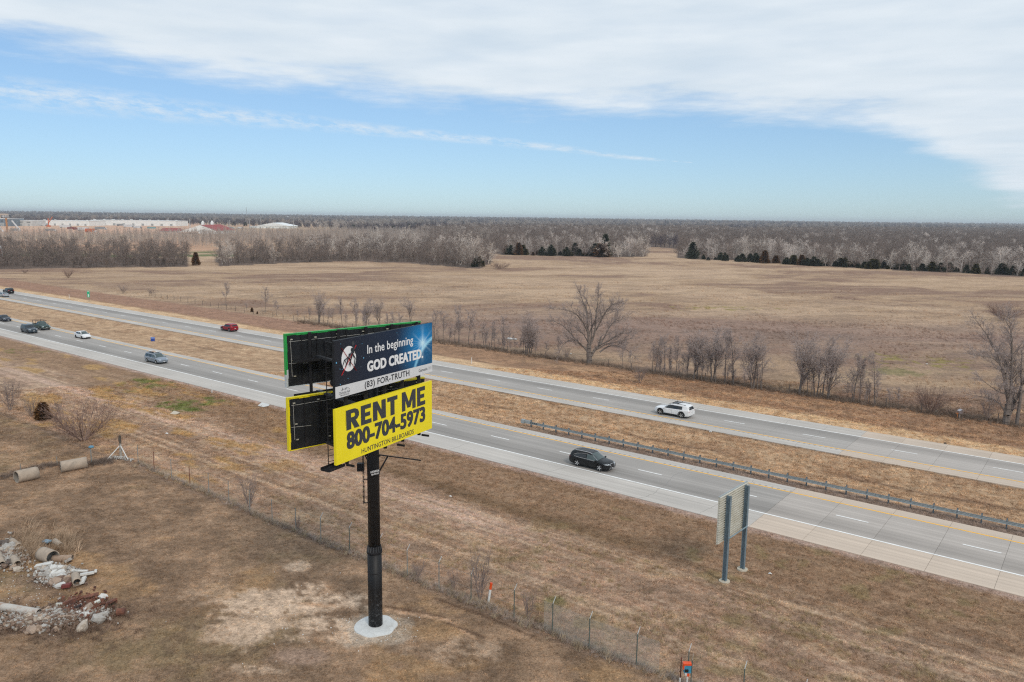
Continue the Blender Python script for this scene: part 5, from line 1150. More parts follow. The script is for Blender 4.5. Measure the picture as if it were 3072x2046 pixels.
# litter and debris
def sheet(name, P, z, th, m_, label, cat='debris'):
    q = MB(); b0 = hit(*P[0]); vs = []
    for px, py in P: h_ = hit(px, py); vs.append(Vector((h_.x - b0.x, h_.y - b0.y, h_.z - b0.z + .02)))
    n_ = len(vs); q.add([tuple(v + zv * (z * (i % 2))) for i, v in enumerate(vs)] + [tuple(v + zv * (z * (i % 2) + th)) for i, v in enumerate(vs)], [tuple(range(n_))[::-1], tuple(range(n_, 2 * n_))] + [(i, (i + 1) % n_, n_ + (i + 1) % n_, n_ + i) for i in range(n_)])
    o = build(name, q, m_); o.location = b0; return tag(o, label, cat)
wsh = mat('scuffed_white_sheet', (.62, .62, .60), .6, amt=.12)
sheet('white_sheet', [(773, 1218), (785, 1210), (810, 1213), (806, 1220), (790, 1222)], .08, .05, wsh, 'white sheet lying on the near shoulder left of the billboard')
sheet('pale_scrap', [(510, 1243), (522, 1236), (535, 1237), (540, 1242), (528, 1244)], .12, .05, mat('tan_scrap', (.55, .48, .38), .8), 'pale torn scrap in the grass left of the billboard')
sheet('white_plank', [(1520, 1018), (1524, 1015), (1552, 1018), (1550, 1021)], .1, .12, wsh, 'white plank lying behind the bare tree row right of the billboard', 'plank')
sheet('blue_bin', [(452, 1019), (453, 1024), (464, 1024), (465, 1019)], .0, .55, mat('deep_blue_plastic', (.015, .06, .33), .35, amt=.1), 'deep blue plastic bin lying in the median', 'bin')
for i, (px, py, lab) in enumerate([(2495, 1532, 'white bag caught at the guard rail'), (2873, 1533, 'white cup behind the guard rail'), (1351, 1490, 'white scrap in the grass right of the billboard'), (500, 1302, 'small white scrap near the left brush'), (2810, 1235, 'pale scrap at the foot of the round shrub'), (2132, 1296, 'pale rock beside the far yellow line'), (2836, 1332, 'dark torn tyre scrap on the far shoulder'), (2781, 1093, 'white scrap in the green weeds of the field'), (2048, 1438, 'flattened white scrap on the near carriageway'), (2310, 1722, 'white scrap in the grass near the sign posts'), (1713, 1062, 'pale scrap by the big spreading tree')]):
    b0 = hit(px, py); q = MB(); q.add([tuple(Vector((math.cos(a) * .12 * (1 + .3 * math.sin(a * 3 + i)), math.sin(a) * .10, .02 + .05 * (k % 2)))) for k, a in enumerate(np.linspace(0, 5.4, 7))] + [(0, 0, .13)], [(k, (k + 1) % 7, 7) for k in range(7)])
    o = build('litter_scrap', q, mat('dark_rubber', (.03, .03, .03), .8) if 'dark' in lab else wsh); o.location = b0; s_ = (1.2 if b0.y < 90 else 1.6); o.scale = (s_, s_, s_); tag(o, lab, 'litter')
#PART4
# ------------------------------------------------------------------ vehicles
glass = mat('tinted_car_glass', (.012, .016, .020), .08, spec=.6, amt=.1); glass_l = mat('clear_car_glass', (.06, .085, .085), .08, spec=.6, amt=.2, sc=2)
tyre_m = mat('tyre_rubber', (.015, .015, .016), .85, amt=.2); rim_m = mat('alloy_rim', (.50, .51, .52), .35, .6, amt=.1); rim_d = mat('dark_rim', (.09, .09, .095), .4, .4, amt=.1); trim_m = mat('black_plastic_trim', (.018, .018, .02), .6, amt=.2)
chrome = mat('chrome_trim', (.62, .64, .67), .25, .7, amt=.05); head_m = mat('headlight_lens', (.62, .66, .68), .15, .1, amt=.1); tail_m = mat('tail_lamp_red', (.35, .01, .015), .25, amt=.1); plate_m = mat('number_plate', (.68, .69, .70), .5, amt=.05); cav_m = mat('wheel_well', (.008, .008, .008), .95)
def paint(name, c, met=.0): return mat(name, c, .30, met, amt=.04, coat=.12, spec=.3)
class Car:
    def __init__(s, L, Wd, Hh, st):
        # st rows: x (0 rear .. 1 front), bottom z, belt z, top z, half width at belt (factor), half width at roof edge (factor)
        s.L, s.W, s.H = L, Wd, Hh; A = np.array(st, float); xs_ = np.concatenate([np.linspace(0, .04, 5)[:-1], np.linspace(.04, .96, 64), np.linspace(.96, 1, 5)[1:]])
        P = [np.interp(xs_, A[:, 0], A[:, i]) for i in range(1, 6)]
        for i in range(5):
            q_ = P[i].copy()
            for _ in range(2): q_[1:-1] = (q_[:-2] + 2 * q_[1:-1] + q_[2:]) / 4
            P[i] = q_
        s.x = (xs_ - .5) * L; s.zb, s.zs, s.zt = P[0] * Hh, P[1] * Hh, P[2] * Hh; s.ws, s.wt = P[3] * Wd / 2, P[4] * Wd / 2
        s.rings = [s.ring(i) for i in range(len(s.x))]
    def ring(s, i):
        zb, zs, zt, ws, wt = s.zb[i], s.zs[i], s.zt[i], s.ws[i], s.wt[i]; g = max(0, min(1, (zt - zs - .06) / .25))
        mid = zb + (zs - zb) * .5
        pts = [(0, zb), (ws * .80, zb), (ws * .95, zb + .05), (ws * .99, zb + (mid - zb) * .5), (ws, mid), (ws * 1.0, zs - (zs - mid) * .35), (ws * .985, zs - .01), (ws * .95 * (1 - g) + (ws * .955) * g, zs + .015 + .02 * g),
               (ws * .80 * (1 - g) + (wt + (ws * .955 - wt) * .42) * g, zs + (zt - zs) * (.6 * (1 - g) + .56 * g)), (ws * .66 * (1 - g) + wt * g, zt - (.02 + .05 * g)), (ws * .5 * (1 - g) + wt * .88 * g, zt - .012), (ws * .25 * (1 - g) + wt * .5 * g, zt + .012 * g), (0, zt + .02 * g)]
        out = []
        for a, b_ in zip(pts[:-1], pts[1:]):
            for t_ in (0, .5): out.append((a[0] + (b_[0] - a[0]) * t_, a[1] + (b_[1] - a[1]) * t_))
        out.append(pts[-1]); return out
    def body(s, wheels, r):
        q = MB(); n = len(s.rings[0]); m_ = 2 * n - 2
        for i, rg in enumerate(s.rings):
            full = [(y, z) for y, z in rg] + [(-y, z) for y, z in rg[-2:0:-1]]
            q.v += [(s.x[i], y, z) for y, z in full]
        for i in range(len(s.rings) - 1):
            for k in range(m_): a = i * m_ + k; b_ = i * m_ + (k + 1) % m_; q.f.append((a, b_, b_ + m_, a + m_)); q.m.append(0)
        q.f += [tuple(range(m_))[::-1], tuple(range((len(s.rings) - 1) * m_, len(s.rings) * m_))]; q.m += [0, 0]
        me = bpy.data.meshes.new('body'); me.from_pydata(q.v, [], q.f); me.update(); o = bpy.data.objects.new('body', me); COL.objects.link(o)
        for wx in wheels:
            c = MB(); c.tube((wx, -3, r * 1.02), (wx, 3, r * 1.02), r * 1.17, n=28); cm = bpy.data.meshes.new('cut'); cm.from_pydata(c.v, [], c.f); co_ = bpy.data.objects.new('cut', cm); COL.objects.link(co_)
            md = o.modifiers.new('b', 'BOOLEAN'); md.object = co_; md.operation = 'DIFFERENCE'; md.solver = 'EXACT'
            bpy.context.view_layer.update(); dg = bpy.context.evaluated_depsgraph_get(); m2 = bpy.data.meshes.new_from_object(o.evaluated_get(dg)); o.modifiers.clear(); o.data = m2; bpy.data.objects.remove(co_)
        me = o.data; bpy.data.objects.remove(o)
        me.polygons.foreach_set('use_smooth', [len(p.vertices) <= 4 for p in me.polygons]); return me
    def at(s, arr, x): return float(np.interp(x, s.x, arr))
    def ringat(s, x):
        j = np.searchsorted(s.x, x) - 1; j = max(0, min(len(s.x) - 2, j)); t_ = (x - s.x[j]) / (s.x[j + 1] - s.x[j]); t_ = max(0, min(1, t_))
        return [(a[0] + (b_[0] - a[0]) * t_, a[1] + (b_[1] - a[1]) * t_) for a, b_ in zip(s.rings[j], s.rings[j + 1])]
    def side_y(s, x, z):
        rg = s.ringat(x)[4:]; return float(np.interp(z, [p[1] for p in rg], [p[0] for p in rg]))
    def top_z(s, x, y):
        rg = s.ringat(x)[10:][::-1]; return float(np.interp(abs(y), [p[0] for p in rg], [p[1] for p in rg]))
    def end_x(s, y, z, sg):
        xs_ = np.linspace(s.L / 2, s.L * .22, 60) * sg
        for x in xs_:
            rg = s.ringat(x); zz = [p[1] for p in rg]
            if zz[0] <= z <= zz[-1]:
                w = float(np.interp(z, zz, [p[0] for p in rg])) if z < zz[-1] - .02 else 0
                if w >= abs(y): return x
        return float(xs_[-1])
def cgrid(F, nu, nv):
    q = MB(); q.v = [tuple(F(i / nu, k / nv)) for i in range(nu + 1) for k in range(nv + 1)]
    q.f = [(i * (nv + 1) + k, (i + 1) * (nv + 1) + k, (i + 1) * (nv + 1) + k + 1, i * (nv + 1) + k + 1) for i in range(nu) for k in range(nv)]; q.m = [0] * len(q.f); return q
def side_patch(c, poly_lo, poly_hi, sg, off=.012, nu=14, nv=4):
    """between a lower and an upper line, both lists of (x, z), on the side sg"""
    x0 = max(poly_lo[0][0], poly_hi[0][0]); 
    def F(u, v):
        def on(P): 
            L_ = [p[0] for p in P]; x = L_[0] + (L_[-1] - L_[0]) * u; return x, float(np.interp(x, L_, [p[1] for p in P]))
        a, b_ = on(poly_lo), on(poly_hi); x = a[0] + (b_[0] - a[0]) * v; z = a[1] + (b_[1] - a[1]) * v; return x, sg * (c.side_y(x, z) + off), z
    return cgrid(F, nu, nv)
def top_patch(c, x0, x1, w0, w1, off=.014, nu=8, nv=8):
    def F(u, v):
        x = x0 + (x1 - x0) * u; w = w0 + (w1 - w0) * u; y = -w + 2 * w * v; return x, y, c.top_z(x, y) + off
    return cgrid(F, nu, nv)
def end_patch(c, y0, y1, z0, z1, sg, off=.015, nu=8, nv=3, z0b=None, z1b=None):
    def F(u, v):
        y = y0 + (y1 - y0) * u; a = z0 + ((z0b if z0b is not None else z0) - z0) * u; b_ = z1 + ((z1b if z1b is not None else z1) - z1) * u; z = a + (b_ - a) * v; return c.end_x(y, z, sg) + sg * off, y * (1 + .004), z
    return cgrid(F, nu, nv)
_wheels = {}
def wheel_parts(r, w, rm):
    k = (r, w, rm.name)
    if k not in _wheels:
        q = MB(); Mx = Matrix.Rotation(R(90), 4, 'X'); rr0 = r * .70
        q.lathe([(rr0, -w / 2), (r * .93, -w / 2), (r, -w / 2 + .03), (r, w / 2 - .03), (r * .93, w / 2), (rr0, w / 2)], 28, M_=Mx); tm = mkmesh(q, 'wheel', tyre_m)
        q = MB(); q.lathe([(rr0, -w / 2 + .0), (rr0 - .02, -w / 2 - .006), (rr0 - .04, -w / 2 + .02), (rr0 - .05, 0), (.0, 0)], 24, M_=Matrix.Rotation(R(90), 4, 'X'), mi=1)
        for s_ in range(5):
            a_ = 6.283 * s_ / 5
            for da in (-.16, .16):
                p0 = Vector((.06 * math.cos(a_), 0, .06 * math.sin(a_))); p1 = Vector((rr0 * .94 * math.cos(a_ + da), 0, rr0 * .94 * math.sin(a_ + da)))
                for yy in (-w / 2 + .005, w / 2 - .005): q.bar(p0 + Vector((0, yy, 0)), p1 + Vector((0, yy, 0)), .05, .03, up=(0, 1, 0))
        for yy in (-w / 2, w / 2): q.tube((0, yy - .012, 0), (0, yy + .012, 0), .08, n=12)
        rmesh = bpy.data.meshes.new('rim'); rmesh.from_pydata(q.v, [], q.f); rmesh.materials.append(rm); rmesh.materials.append(cav_m); rmesh.polygons.foreach_set('material_index', q.m); rmesh.update(); _wheels[k] = (tm, rmesh)
    return _wheels[k]
def make_car(name, label, cat, px, py, far, spec, col, vofs=.82):
    x, y = flat(px, py, .0); u, v = uv(x, y); v += vofs; x, y = xy(u, v)
    t_ = thing(name, label, cat, (x, y, .004), RA + (math.pi if far else 0)); sp = spec; c = Car(sp['L'], sp['W'], sp['H'], sp['st']); L_, Wd = sp['L'], sp['W']; r = sp.get('r', .34)
    wx = [(-sp['wb'] / 2 + sp.get('wo', 0)), (sp['wb'] / 2 + sp.get('wo', 0))]
    me = c.body(wx, r); me.materials.clear(); me.materials.append(col); b = bpy.data.objects.new('body', me); link(b, t_)
    def P(nm, q, m_, sm=True): return build(nm, q, m_, t_, sm)
    q = MB(); q.box((0, 0, r * 1.3), (sp['wb'] + r * 2.2, Wd * .62, r * 1.5)); P('chassis', q, cav_m, False)
    tm, rmsh = wheel_parts(r, .24, sp.get('rim', rim_m))
    for a in wx:
        for sg in (-1, 1):
            o = link(bpy.data.objects.new('wheel', tm), t_); o.location = (a, sg * (Wd / 2 - .125), r); link(bpy.data.objects.new('rim', rmsh), o)
    for nm, k in (('side_window', 'win'),):
        for i, (lo, hi) in enumerate(sp[k]):
            lo = [(a * L_, z * c.H) for a, z in lo]; hi = [(a * L_, z * c.H) for a, z in hi]
            for sg in (-1, 1): P(nm, side_patch(c, lo, hi, sg), glass if i or sp.get('dark') else glass_l)
    f0_, f1_ = sp['ws']; P('windscreen', top_patch(c, f0_ * L_, f1_ * L_, sp.get('wsw', (.38, .43))[0] * Wd, sp.get('wsw', (.38, .43))[1] * Wd), glass_l if not sp.get('dark') else glass)
    if 'rw' in sp: P('rear_window', top_patch(c, sp['rw'][0] * L_, sp['rw'][1] * L_, .36 * Wd, .36 * Wd), glass)
    H_ = c.H
    for sg in (-1, 1):
        P('headlight', end_patch(c, sg * Wd * .27, sg * Wd * .46, sp['hl'][0] * H_, sp['hl'][1] * H_, 1), head_m); P('tail_light', end_patch(c, sg * Wd * .30, sg * Wd * .475, sp['tl'][0] * H_, sp['tl'][1] * H_, -1), tail_m)
        q = MB(); mx_ = sp['mir'] * L_; q.box((mx_, sg * (Wd / 2 + .07), sp.get('mz', .60) * H_), (.14, .2, .15)); P('mirror', q, sp.get('mirm', col), False)
    P('grille', end_patch(c, -Wd * .22, Wd * .22, sp['gr'][0] * H_, sp['gr'][1] * H_, 1), trim_m); P('bumper_intake', end_patch(c, -Wd * .36, Wd * .36, .14 * H_, .21 * H_, 1, .012), trim_m)
    P('number_plate', end_patch(c, -.16, .16, sp['pl'][0] * H_, sp['pl'][1] * H_, 1, .03), plate_m); P('number_plate', end_patch(c, -.16, .16, sp['pr'][0] * H_, sp['pr'][1] * H_, -1, .02), plate_m)
    P('rear_bumper', end_patch(c, -Wd * .46, Wd * .46, .15 * H_, .25 * H_, -1, .012, 12), trim_m if sp.get('clad') else col)
    if sp.get('clad'):
        q = MB()
        for sg in (-1, 1):
            for a in wx:
                for k in range(14):
                    a0, a1 = math.pi * k / 14 - .1, math.pi * (k + 1) / 14 + .02; ra_ = r * 1.17; rb_ = r * 1.17 + .075; z0_ = r * 1.02
                    vs = [(a + rr__ * math.cos(t__), sg * (c.side_y(a + rr__ * math.cos(t__), z0_ + rr__ * math.sin(t__)) + .014), z0_ + rr__ * math.sin(t__)) for rr__, t__ in ((ra_, a0), (rb_, a0), (rb_, a1), (ra_, a1))]
                    q.add(vs, [(0, 1, 2, 3)])
        P('arch_trim', q, trim_m)
        for sg in (-1, 1): P('sill_trim', side_patch(c, [(wx[0] + r * 1.25, c.zb[20] + .05), (wx[1] - r * 1.25, c.zb[20] + .05)], [(wx[0] + r * 1.25, c.zb[20] + .17), (wx[1] - r * 1.25, c.zb[20] + .17)], sg), trim_m)
    for sg in (-1, 1):                                    # door seams and handles
        for dx in sp['door']:
            q = MB(); x_ = dx * L_; zs = [c.zb[30] + .1 + (sp['belt'] * H_ - c.zb[30] - .1) * k / 5 for k in range(6)]
            for a_, b_ in zip(zs[:-1], zs[1:]): q.add([(x_ - .008, sg * (c.side_y(x_, a_) + .006), a_), (x_ + .008, sg * (c.side_y(x_, a_) + .006), a_), (x_ + .008, sg * (c.side_y(x_, b_) + .006), b_), (x_ - .008, sg * (c.side_y(x_, b_) + .006), b_)], [(0, 1, 2, 3)])
            P('door_seam', q, trim_m, False); q = MB(); zz = sp['belt'] * H_ - .1; q.box((x_ + .2, sg * (c.side_y(x_, zz) + .02), zz), (.2, .03, .035)); P('door_handle', q, sp.get('hand', col), False)
    return t_, c, P
def suv_st(hood=.60, roof_s=.30, roof_e=.88, nose=.52, tail=.56, ws_base=.70, bl=.60, rt=.72):
    return [(0, .24, tail, tail + .06, .86, .60), (.015, .19, bl, .74, .93, .66), (.05, .16, bl, .90, .96, rt - .02), (.10, .14, bl, .965, .985, rt), (.20, .13, bl - .01, .99, 1, rt + .01), (.42, .13, bl - .02, 1.0, 1, rt + .02), (.54, .13, bl - .025, .975, 1, rt), (ws_base, .13, bl - .035, hood + .02, .995, .74), (.78, .13, bl - .055, hood - .005, .985, .72), (.90, .14, bl - .09, hood - .045, .95, .66), (.965, .16, nose - .03, nose + .02, .84, .5), (1, .20, nose - .10, nose - .07, .70, .4)]
# black crossover, chrome frame round its grille
S = dict(L=4.89, W=1.9, H=1.68, wb=2.79, wo=.03, r=.38, st=suv_st(hood=.645, ws_base=.735, roof_e=.85, tail=.54), win=[([(-.04, .625), (.21, .60)], [(-.04, .905), (.10, .885)]), ([(-.06, .63), (-.36, .665)], [(-.06, .91), (-.30, .85)])], ws=(.235, .055), wsw=(.41, .345), rw=(-.482, -.43), hl=(.47, .53), tl=(.54, .62), gr=(.22, .46), pl=(.19, .25), pr=(.40, .46), mir=.20, mz=.62, belt=.60, door=(-.05, .215), hand=trim_m)
black_p = paint('black_car_paint', (.006, .007, .008))
t1, c1, P1 = make_car('crossover_car', 'black crossover with chrome roof rails and chrome grille frame on the near carriageway', 'car', 1764.5, 1405.5, False, S, black_p)
for sg in (-1, 1):
    q = MB(); xs_ = np.linspace(-1.75, .35, 12)
    for a, b_ in zip(xs_[:-1], xs_[1:]): q.bar((a, sg * .60, c1.top_z(a, .60) + .045), (b_, sg * .60, c1.top_z(b_, .60) + .045), .05, .04)
    P1('roof_rail', q, chrome, False)
    q = MB(); pp__ = [(-1.72, .66), (-1.3, .64), (-.4, .628), (.5, .612), (1.02, .60)]
    for a, b_ in zip(pp__[:-1], pp__[1:]): q.bar((a[0], sg * (c1.side_y(a[0], a[1] * 1.68 - .02) + .012), a[1] * 1.68 - .02), (b_[0], sg * (c1.side_y(b_[0], b_[1] * 1.68 - .02) + .012), b_[1] * 1.68 - .02), .035, .03)
    pp__ = [(-1.85, .72), (-1.45, .83), (-.9, .895), (-.2, .915), (.45, .875), (.85, .73), (1.08, .625)]
    for a, b_ in zip(pp__[:-1], pp__[1:]): q.bar((a[0], sg * (c1.side_y(a[0], a[1] * 1.68) + .012), a[1] * 1.68), (b_[0], sg * (c1.side_y(b_[0], b_[1] * 1.68) + .012), b_[1] * 1.68), .03, .025)
    P1('chrome_window_line', q, chrome, False)
    q = MB(); gp_ = [(.50, .80), (.40, .72), (.30, .56), (.50, .32), (.44, .28)]
    for a, b_ in zip(gp_[:-1], gp_[1:]): q.bar((c1.end_x(sg * a[0], a[1], 1) + .025, sg * a[0], a[1]), (c1.end_x(sg * b_[0], b_[1], 1) + .025, sg * b_[0], b_[1]), .05, .045)
    q.bar((c1.end_x(sg * .44, .28, 1) + .02, sg * .44, .28), (c1.end_x(0, .27, 1) + .02, 0, .27), .045, .045); q.bar((c1.end_x(sg * .50, .80, 1) + .02, sg * .50, .80), (c1.end_x(0, .84, 1) + .02, 0, .84), .04, .04); P1('grille_frame', q, chrome, False)
# white long SUV with a dark glass roof
S = dict(L=5.2, W=1.98, H=1.78, wb=3.09, wo=.05, r=.40, st=suv_st(hood=.64, ws_base=.70, bl=.625, rt=.78), clad=True, dark=True, win=[([(-.30, .645), (.215, .605)], [(-.30, .885), (.10, .895)])], ws=(.205, .08), wsw=(.42, .36), rw=(-.485, -.458), hl=(.48, .53), tl=(.545, .58), gr=(.40, .48), pl=(.25, .30), pr=(.44, .50), mir=.18, mz=.62, belt=.60, door=(-.23, -.02, .17))
white_car = paint('white_car_paint', (.74, .75, .76))
t2, c2, P2 = make_car('large_suv', 'white three-row SUV with a dark glass roof and black wheel arches', 'car', 2013.7, 1248.8, True, S, white_car)
P2('glass_roof', top_patch(c2, .25, -.85, .50, .54, .012), glass); 
P2('rear_window_glass', end_patch(c2, -.70, .70, 1.18, 1.50, -1, .02, 8, 4), glass)
for sg in (-1, 1):
    q = MB(); xs_ = np.linspace(-2.0, .45, 10)
    for a, b_ in zip(xs_[:-1], xs_[1:]): q.bar((a, sg * .68, c2.top_z(a, .68) + .04), (b_, sg * .68, c2.top_z(b_, .68) + .04), .04, .035)
    P2('roof_rail', q, trim_m, False)
for xx in (-.15, -.85):
    q = MB(); q.bar((xx, -.68, 1.86), (xx, .68, 1.86), .06, .035); q.box((xx, -.68, 1.84), (.14, .09, .11)); q.box((xx, .68, 1.84), (.14, .09, .11)); P2('cross_bar', q, trim_m, False)
# silver minivan with boxes on the roof
S = dict(L=5.14, W=1.98, H=1.70, wb=3.08, wo=-.05, r=.34, st=[(0, .24, .58, .62, .88, .62), (.015, .18, .60, .78, .94, .70), (.05, .16, .60, .94, .97, .76), (.12, .15, .60, .99, 1, .79), (.4, .14, .59, 1.0, 1, .80), (.58, .14, .575, .975, 1, .77), (.66, .14, .565, .86, 1, .76), (.78, .14, .55, .635, .985, .74), (.86, .14, .52, .585, .97, .7), (.94, .16, .47, .53, .9, .6), (.98, .18, .42, .46, .8, .5), (1, .22, .37, .40, .68, .4)], win=[([(.02, .615), (.25, .585)], [(.02, .90), (.13, .88)]), ([(-.20, .625), (.0, .615)], [(-.20, .905), (.0, .905)]), ([(-.42, .635), (-.22, .625)], [(-.42, .88), (-.22, .905)])], ws=(.275, .095), wsw=(.42, .38), rw=(-.485, -.455), hl=(.43, .51), tl=(.50, .60), gr=(.37, .43), pl=(.24, .30), pr=(.35, .41), mir=.22, mz=.62, belt=.585, door=(-.21, .01, .235))
t3, c3, P3_ = make_car('minivan', 'silver minivan with a bundle strapped to its roof on the near carriageway', 'minivan', 457, 1088.5, False, S, paint('silver_blue_paint', (.27, .31, .36), .45))
for sg in (-1, 1):
    q = MB(); q.bar((-1.9, sg * .68, 1.75), (.1, sg * .68, 1.75), .04, .04); P3_('roof_rail', q, trim_m, False); P3_('side_moulding', side_patch(c3, [(-1.0, .66), (1.0, .64)], [(-1.0, .70), (1.0, .68)], sg, .018), trim_m)
bl_ = thing('roof_bundle', 'white and tan bundle strapped on the roof of the silver minivan', 'luggage', t3.matrix_basis @ Vector((-.8, 0, 1.74)), RA)
q = MB(); q.box((.1, .1, .10), (1.5, 1.0, .12)); q.box((-.5, -.1, .20), (.9, .8, .10), Matrix.Rotation(.2, 3, 'Z')); build('boards', q, wsh, bl_); q = MB(); q.box((.3, -.25, .22), (.9, .5, .12), Matrix.Rotation(-.15, 3, 'Z')); build('cloth', q, mat('tan_cloth', (.50, .38, .30), .9), bl_); q = MB(); q.bar((-.9, -.45, .03), (.9, -.45, .03), .06); q.bar((-.9, .45, .03), (.9, .45, .03), .06); build('rack', q, trim_m, bl_)
# white hatchback
S = dict(L=4.54, W=1.76, H=1.48, wb=2.70, r=.32, rim=rim_d, st=[(0, .25, .62, .68, .82, .55), (.02, .2, .66, .76, .9, .6), (.06, .17, .66, .83, .94, .64), (.16, .15, .645, .905, .98, .70), (.32, .14, .62, .975, 1, .74), (.48, .14, .60, 1.0, 1, .75), (.58, .14, .585, .965, 1, .73), (.78, .14, .55, .645, .99, .72), (.88, .15, .50, .57, .95, .66), (.95, .17, .44, .50, .86, .55), (.985, .2, .38, .42, .74, .45), (1, .23, .34, .36, .62, .4)], win=[([(-.03, .625), (.24, .60)], [(-.03, .91), (.08, .90)]), ([(-.34, .70), (-.05, .64)], [(-.26, .83), (-.05, .91)])], ws=(.275, .07), wsw=(.42, .36), rw=(-.42, -.20), hl=(.38, .54), tl=(.50, .72), gr=(.20, .28), pl=(.30, .36), pr=(.40, .47), mir=.20, mz=.64, belt=.60, door=(-.06, .20))
make_car('hatchback_car', 'white hatchback with dark windows on the near carriageway, left of the minivan', 'car', 236.6, 1015.2, False, dict(S), white_car)
# dark SUV
S2 = dict(L=4.9, W=1.9, H=1.80, wb=2.87, r=.38, rim=rim_d, st=suv_st(hood=.63, ws_base=.71, bl=.62, rt=.80, tail=.58), dark=True, win=[([(-.34, .64), (.22, .61)], [(-.34, .90), (.11, .89)])], ws=(.21, .09), wsw=(.42, .37), rw=(-.485, -.455), hl=(.46, .54), tl=(.54, .70), gr=(.42, .52), pl=(.30, .36), pr=(.40, .46), mir=.19, mz=.63, belt=.60, door=(-.02, .2))
make_car('dark_suv', 'dark blue-grey SUV in the near lane, side by side with the green pickup', 'car', 76, 998.6, False, dict(S2), paint('slate_blue_paint', (.045, .065, .085), .2))
# red SUV
S3 = dict(S2, L=4.78, W=1.93, H=1.72, wb=2.85, rim=rim_m, clad=True, dark=True); make_car('red_suv', 'red SUV on the far carriageway left of the billboard', 'car', 678, 993.3, True, S3, paint('red_car_paint', (.26, .008, .018), .1))
make_car('black_suv', 'black SUV at the far left edge on the far carriageway', 'car', 17, 880.5, True, dict(S2), black_p)
S4 = dict(L=4.8, W=1.83, H=1.45, wb=2.75, r=.33, st=[(0, .25, .60, .66, .84, .55), (.02, .2, .64, .72, .9, .6), (.08, .17, .65, .725, .96, .66), (.17, .15, .64, .745, .98, .68), (.30, .14, .62, .955, 1, .72), (.44, .14, .61, 1.0, 1, .74), (.55, .14, .60, .97, 1, .73), (.72, .14, .585, .665, .99, .72), (.86, .15, .54, .60, .96, .68), (.95, .17, .46, .52, .86, .55), (.985, .2, .40, .44, .74, .45), (1, .23, .36, .38, .62, .4)], win=[([(-.02, .635), (.19, .62)], [(-.02, .92), (.06, .92)]), ([(-.27, .665), (-.04, .64)], [(-.18, .89), (-.04, .92)])], ws=(.215, .06), wsw=(.42, .36), rw=(-.335, -.19), hl=(.44, .53), tl=(.52, .62), gr=(.32, .42), pl=(.26, .32), pr=(.40, .47), mir=.16, mz=.64, belt=.60, door=(-.04, .17))
make_car('silver_sedan', 'silver sedan at the far left edge, beside the black SUV', 'car', 2, 890.5, True, dict(S4), paint('silver_paint', (.42, .46, .50), .4)); make_car('dark_sedan', 'dark navy sedan at the left edge, behind the green pickup', 'car', 2, 963.5, False, dict(S4, dark=True, rim=rim_d), paint('navy_black_paint', (.022, .026, .042), .2))
# pickup with a ladder rack
S5 = dict(L=5.5, W=1.95, H=1.80, wb=3.4, r=.38, st=[(0, .30, .60, .62, .94, .6), (.03, .24, .62, .64, .98, .6), (.30, .20, .62, .645, 1, .6), (.40, .18, .62, .66, 1, .62), (.42, .18, .61, .93, 1, .72), (.46, .17, .61, .99, 1, .75), (.58, .17, .60, .985, 1, .75), (.72, .17, .59, .655, 1, .74), (.90, .18, .56, .62, .97, .7), (.97, .2, .50, .55, .92, .6), (1, .25, .42, .46, .85, .5)], win=[([(.05, .63), (.21, .615)], [(.05, .91), (.12, .90)]), ([(-.06, .635), (.04, .63)], [(-.06, .91), (.04, .91)])], ws=(.215, .09), wsw=(.42, .37), hl=(.43, .53), tl=(.46, .60), gr=(.42, .54), pl=(.36, .40), pr=(.34, .40), mir=.17, mz=.66, belt=.60, door=(-.07, .05))
t5, c5, P5 = make_car('pickup_truck', 'dark green pickup truck with a steel ladder rack over its bed', 'pickup truck', 113, 988.6, False, S5, paint('dark_green_paint', (.030, .062, .055), .15))
q = MB(); q.box((-1.55, 0, 1.18), (1.95, 1.62, .02)); P5('bed_floor', q, cav_m, False); q = MB()
for xx in (-2.4, -.7):
    for sg in (-1, 1): q.bar((xx, sg * .85, 1.1), (xx, sg * .85, 1.95), .05)
    q.bar((xx, -.85, 1.95), (xx, .85, 1.95), .05)
for sg in (-1, 1): q.bar((-2.6, sg * .85, 1.97), (.9, sg * .85, 1.97), .05); q.bar((-2.4, sg * .85, 1.95), (-1.9, sg * .85, 1.15), .04)
q.bar((.9, -.85, 1.97), (.9, .85, 1.97), .05); P5('ladder_rack', q, trim_m, False); P5('chrome_bumper', end_patch(c5, -.85, .85, .40, .56, 1, .05, 10, 2), mat('grey_bumper', (.2, .2, .2), .5))
#PART5
# ------------------------------------------------------------------ concrete pipes and the rubble heaps
rng = np.random.default_rng(404)
conc = mat('tan_weathered_concrete', (.40, .325, .255), .9, amt=.15, sc=2, dirt=(.30, .25, .20), dlo=.5, dhi=.7, b=.3); conc_g = mat('grey_broken_concrete', (.43, .41, .38), .9, amt=.25, sc=3, dirt=(.30, .27, .24), dlo=.48, dhi=.66, b=.4); conc_w = mat('whitewashed_concrete', (.62, .61, .58), .9, amt=.12, sc=3, dirt=(.40, .38, .35), dlo=.55, dhi=.72, b=.3); conc_t = mat('tan_rubble', (.40, .30, .23), .9, amt=.25, sc=3, dirt=(.26, .2, .16), dlo=.48, dhi=.68, b=.4)
rust = mat('rusty_metal', (.19, .075, .045), .9, amt=.4, sc=4, dirt=(.09, .04, .03), dlo=.45, dhi=.62, b=.3); blue_s = mat('faded_blue_sheet', (.20, .30, .38), .6, amt=.2); dk_in = mat('dark_pipe_inside', (.20, .18, .155), .95)
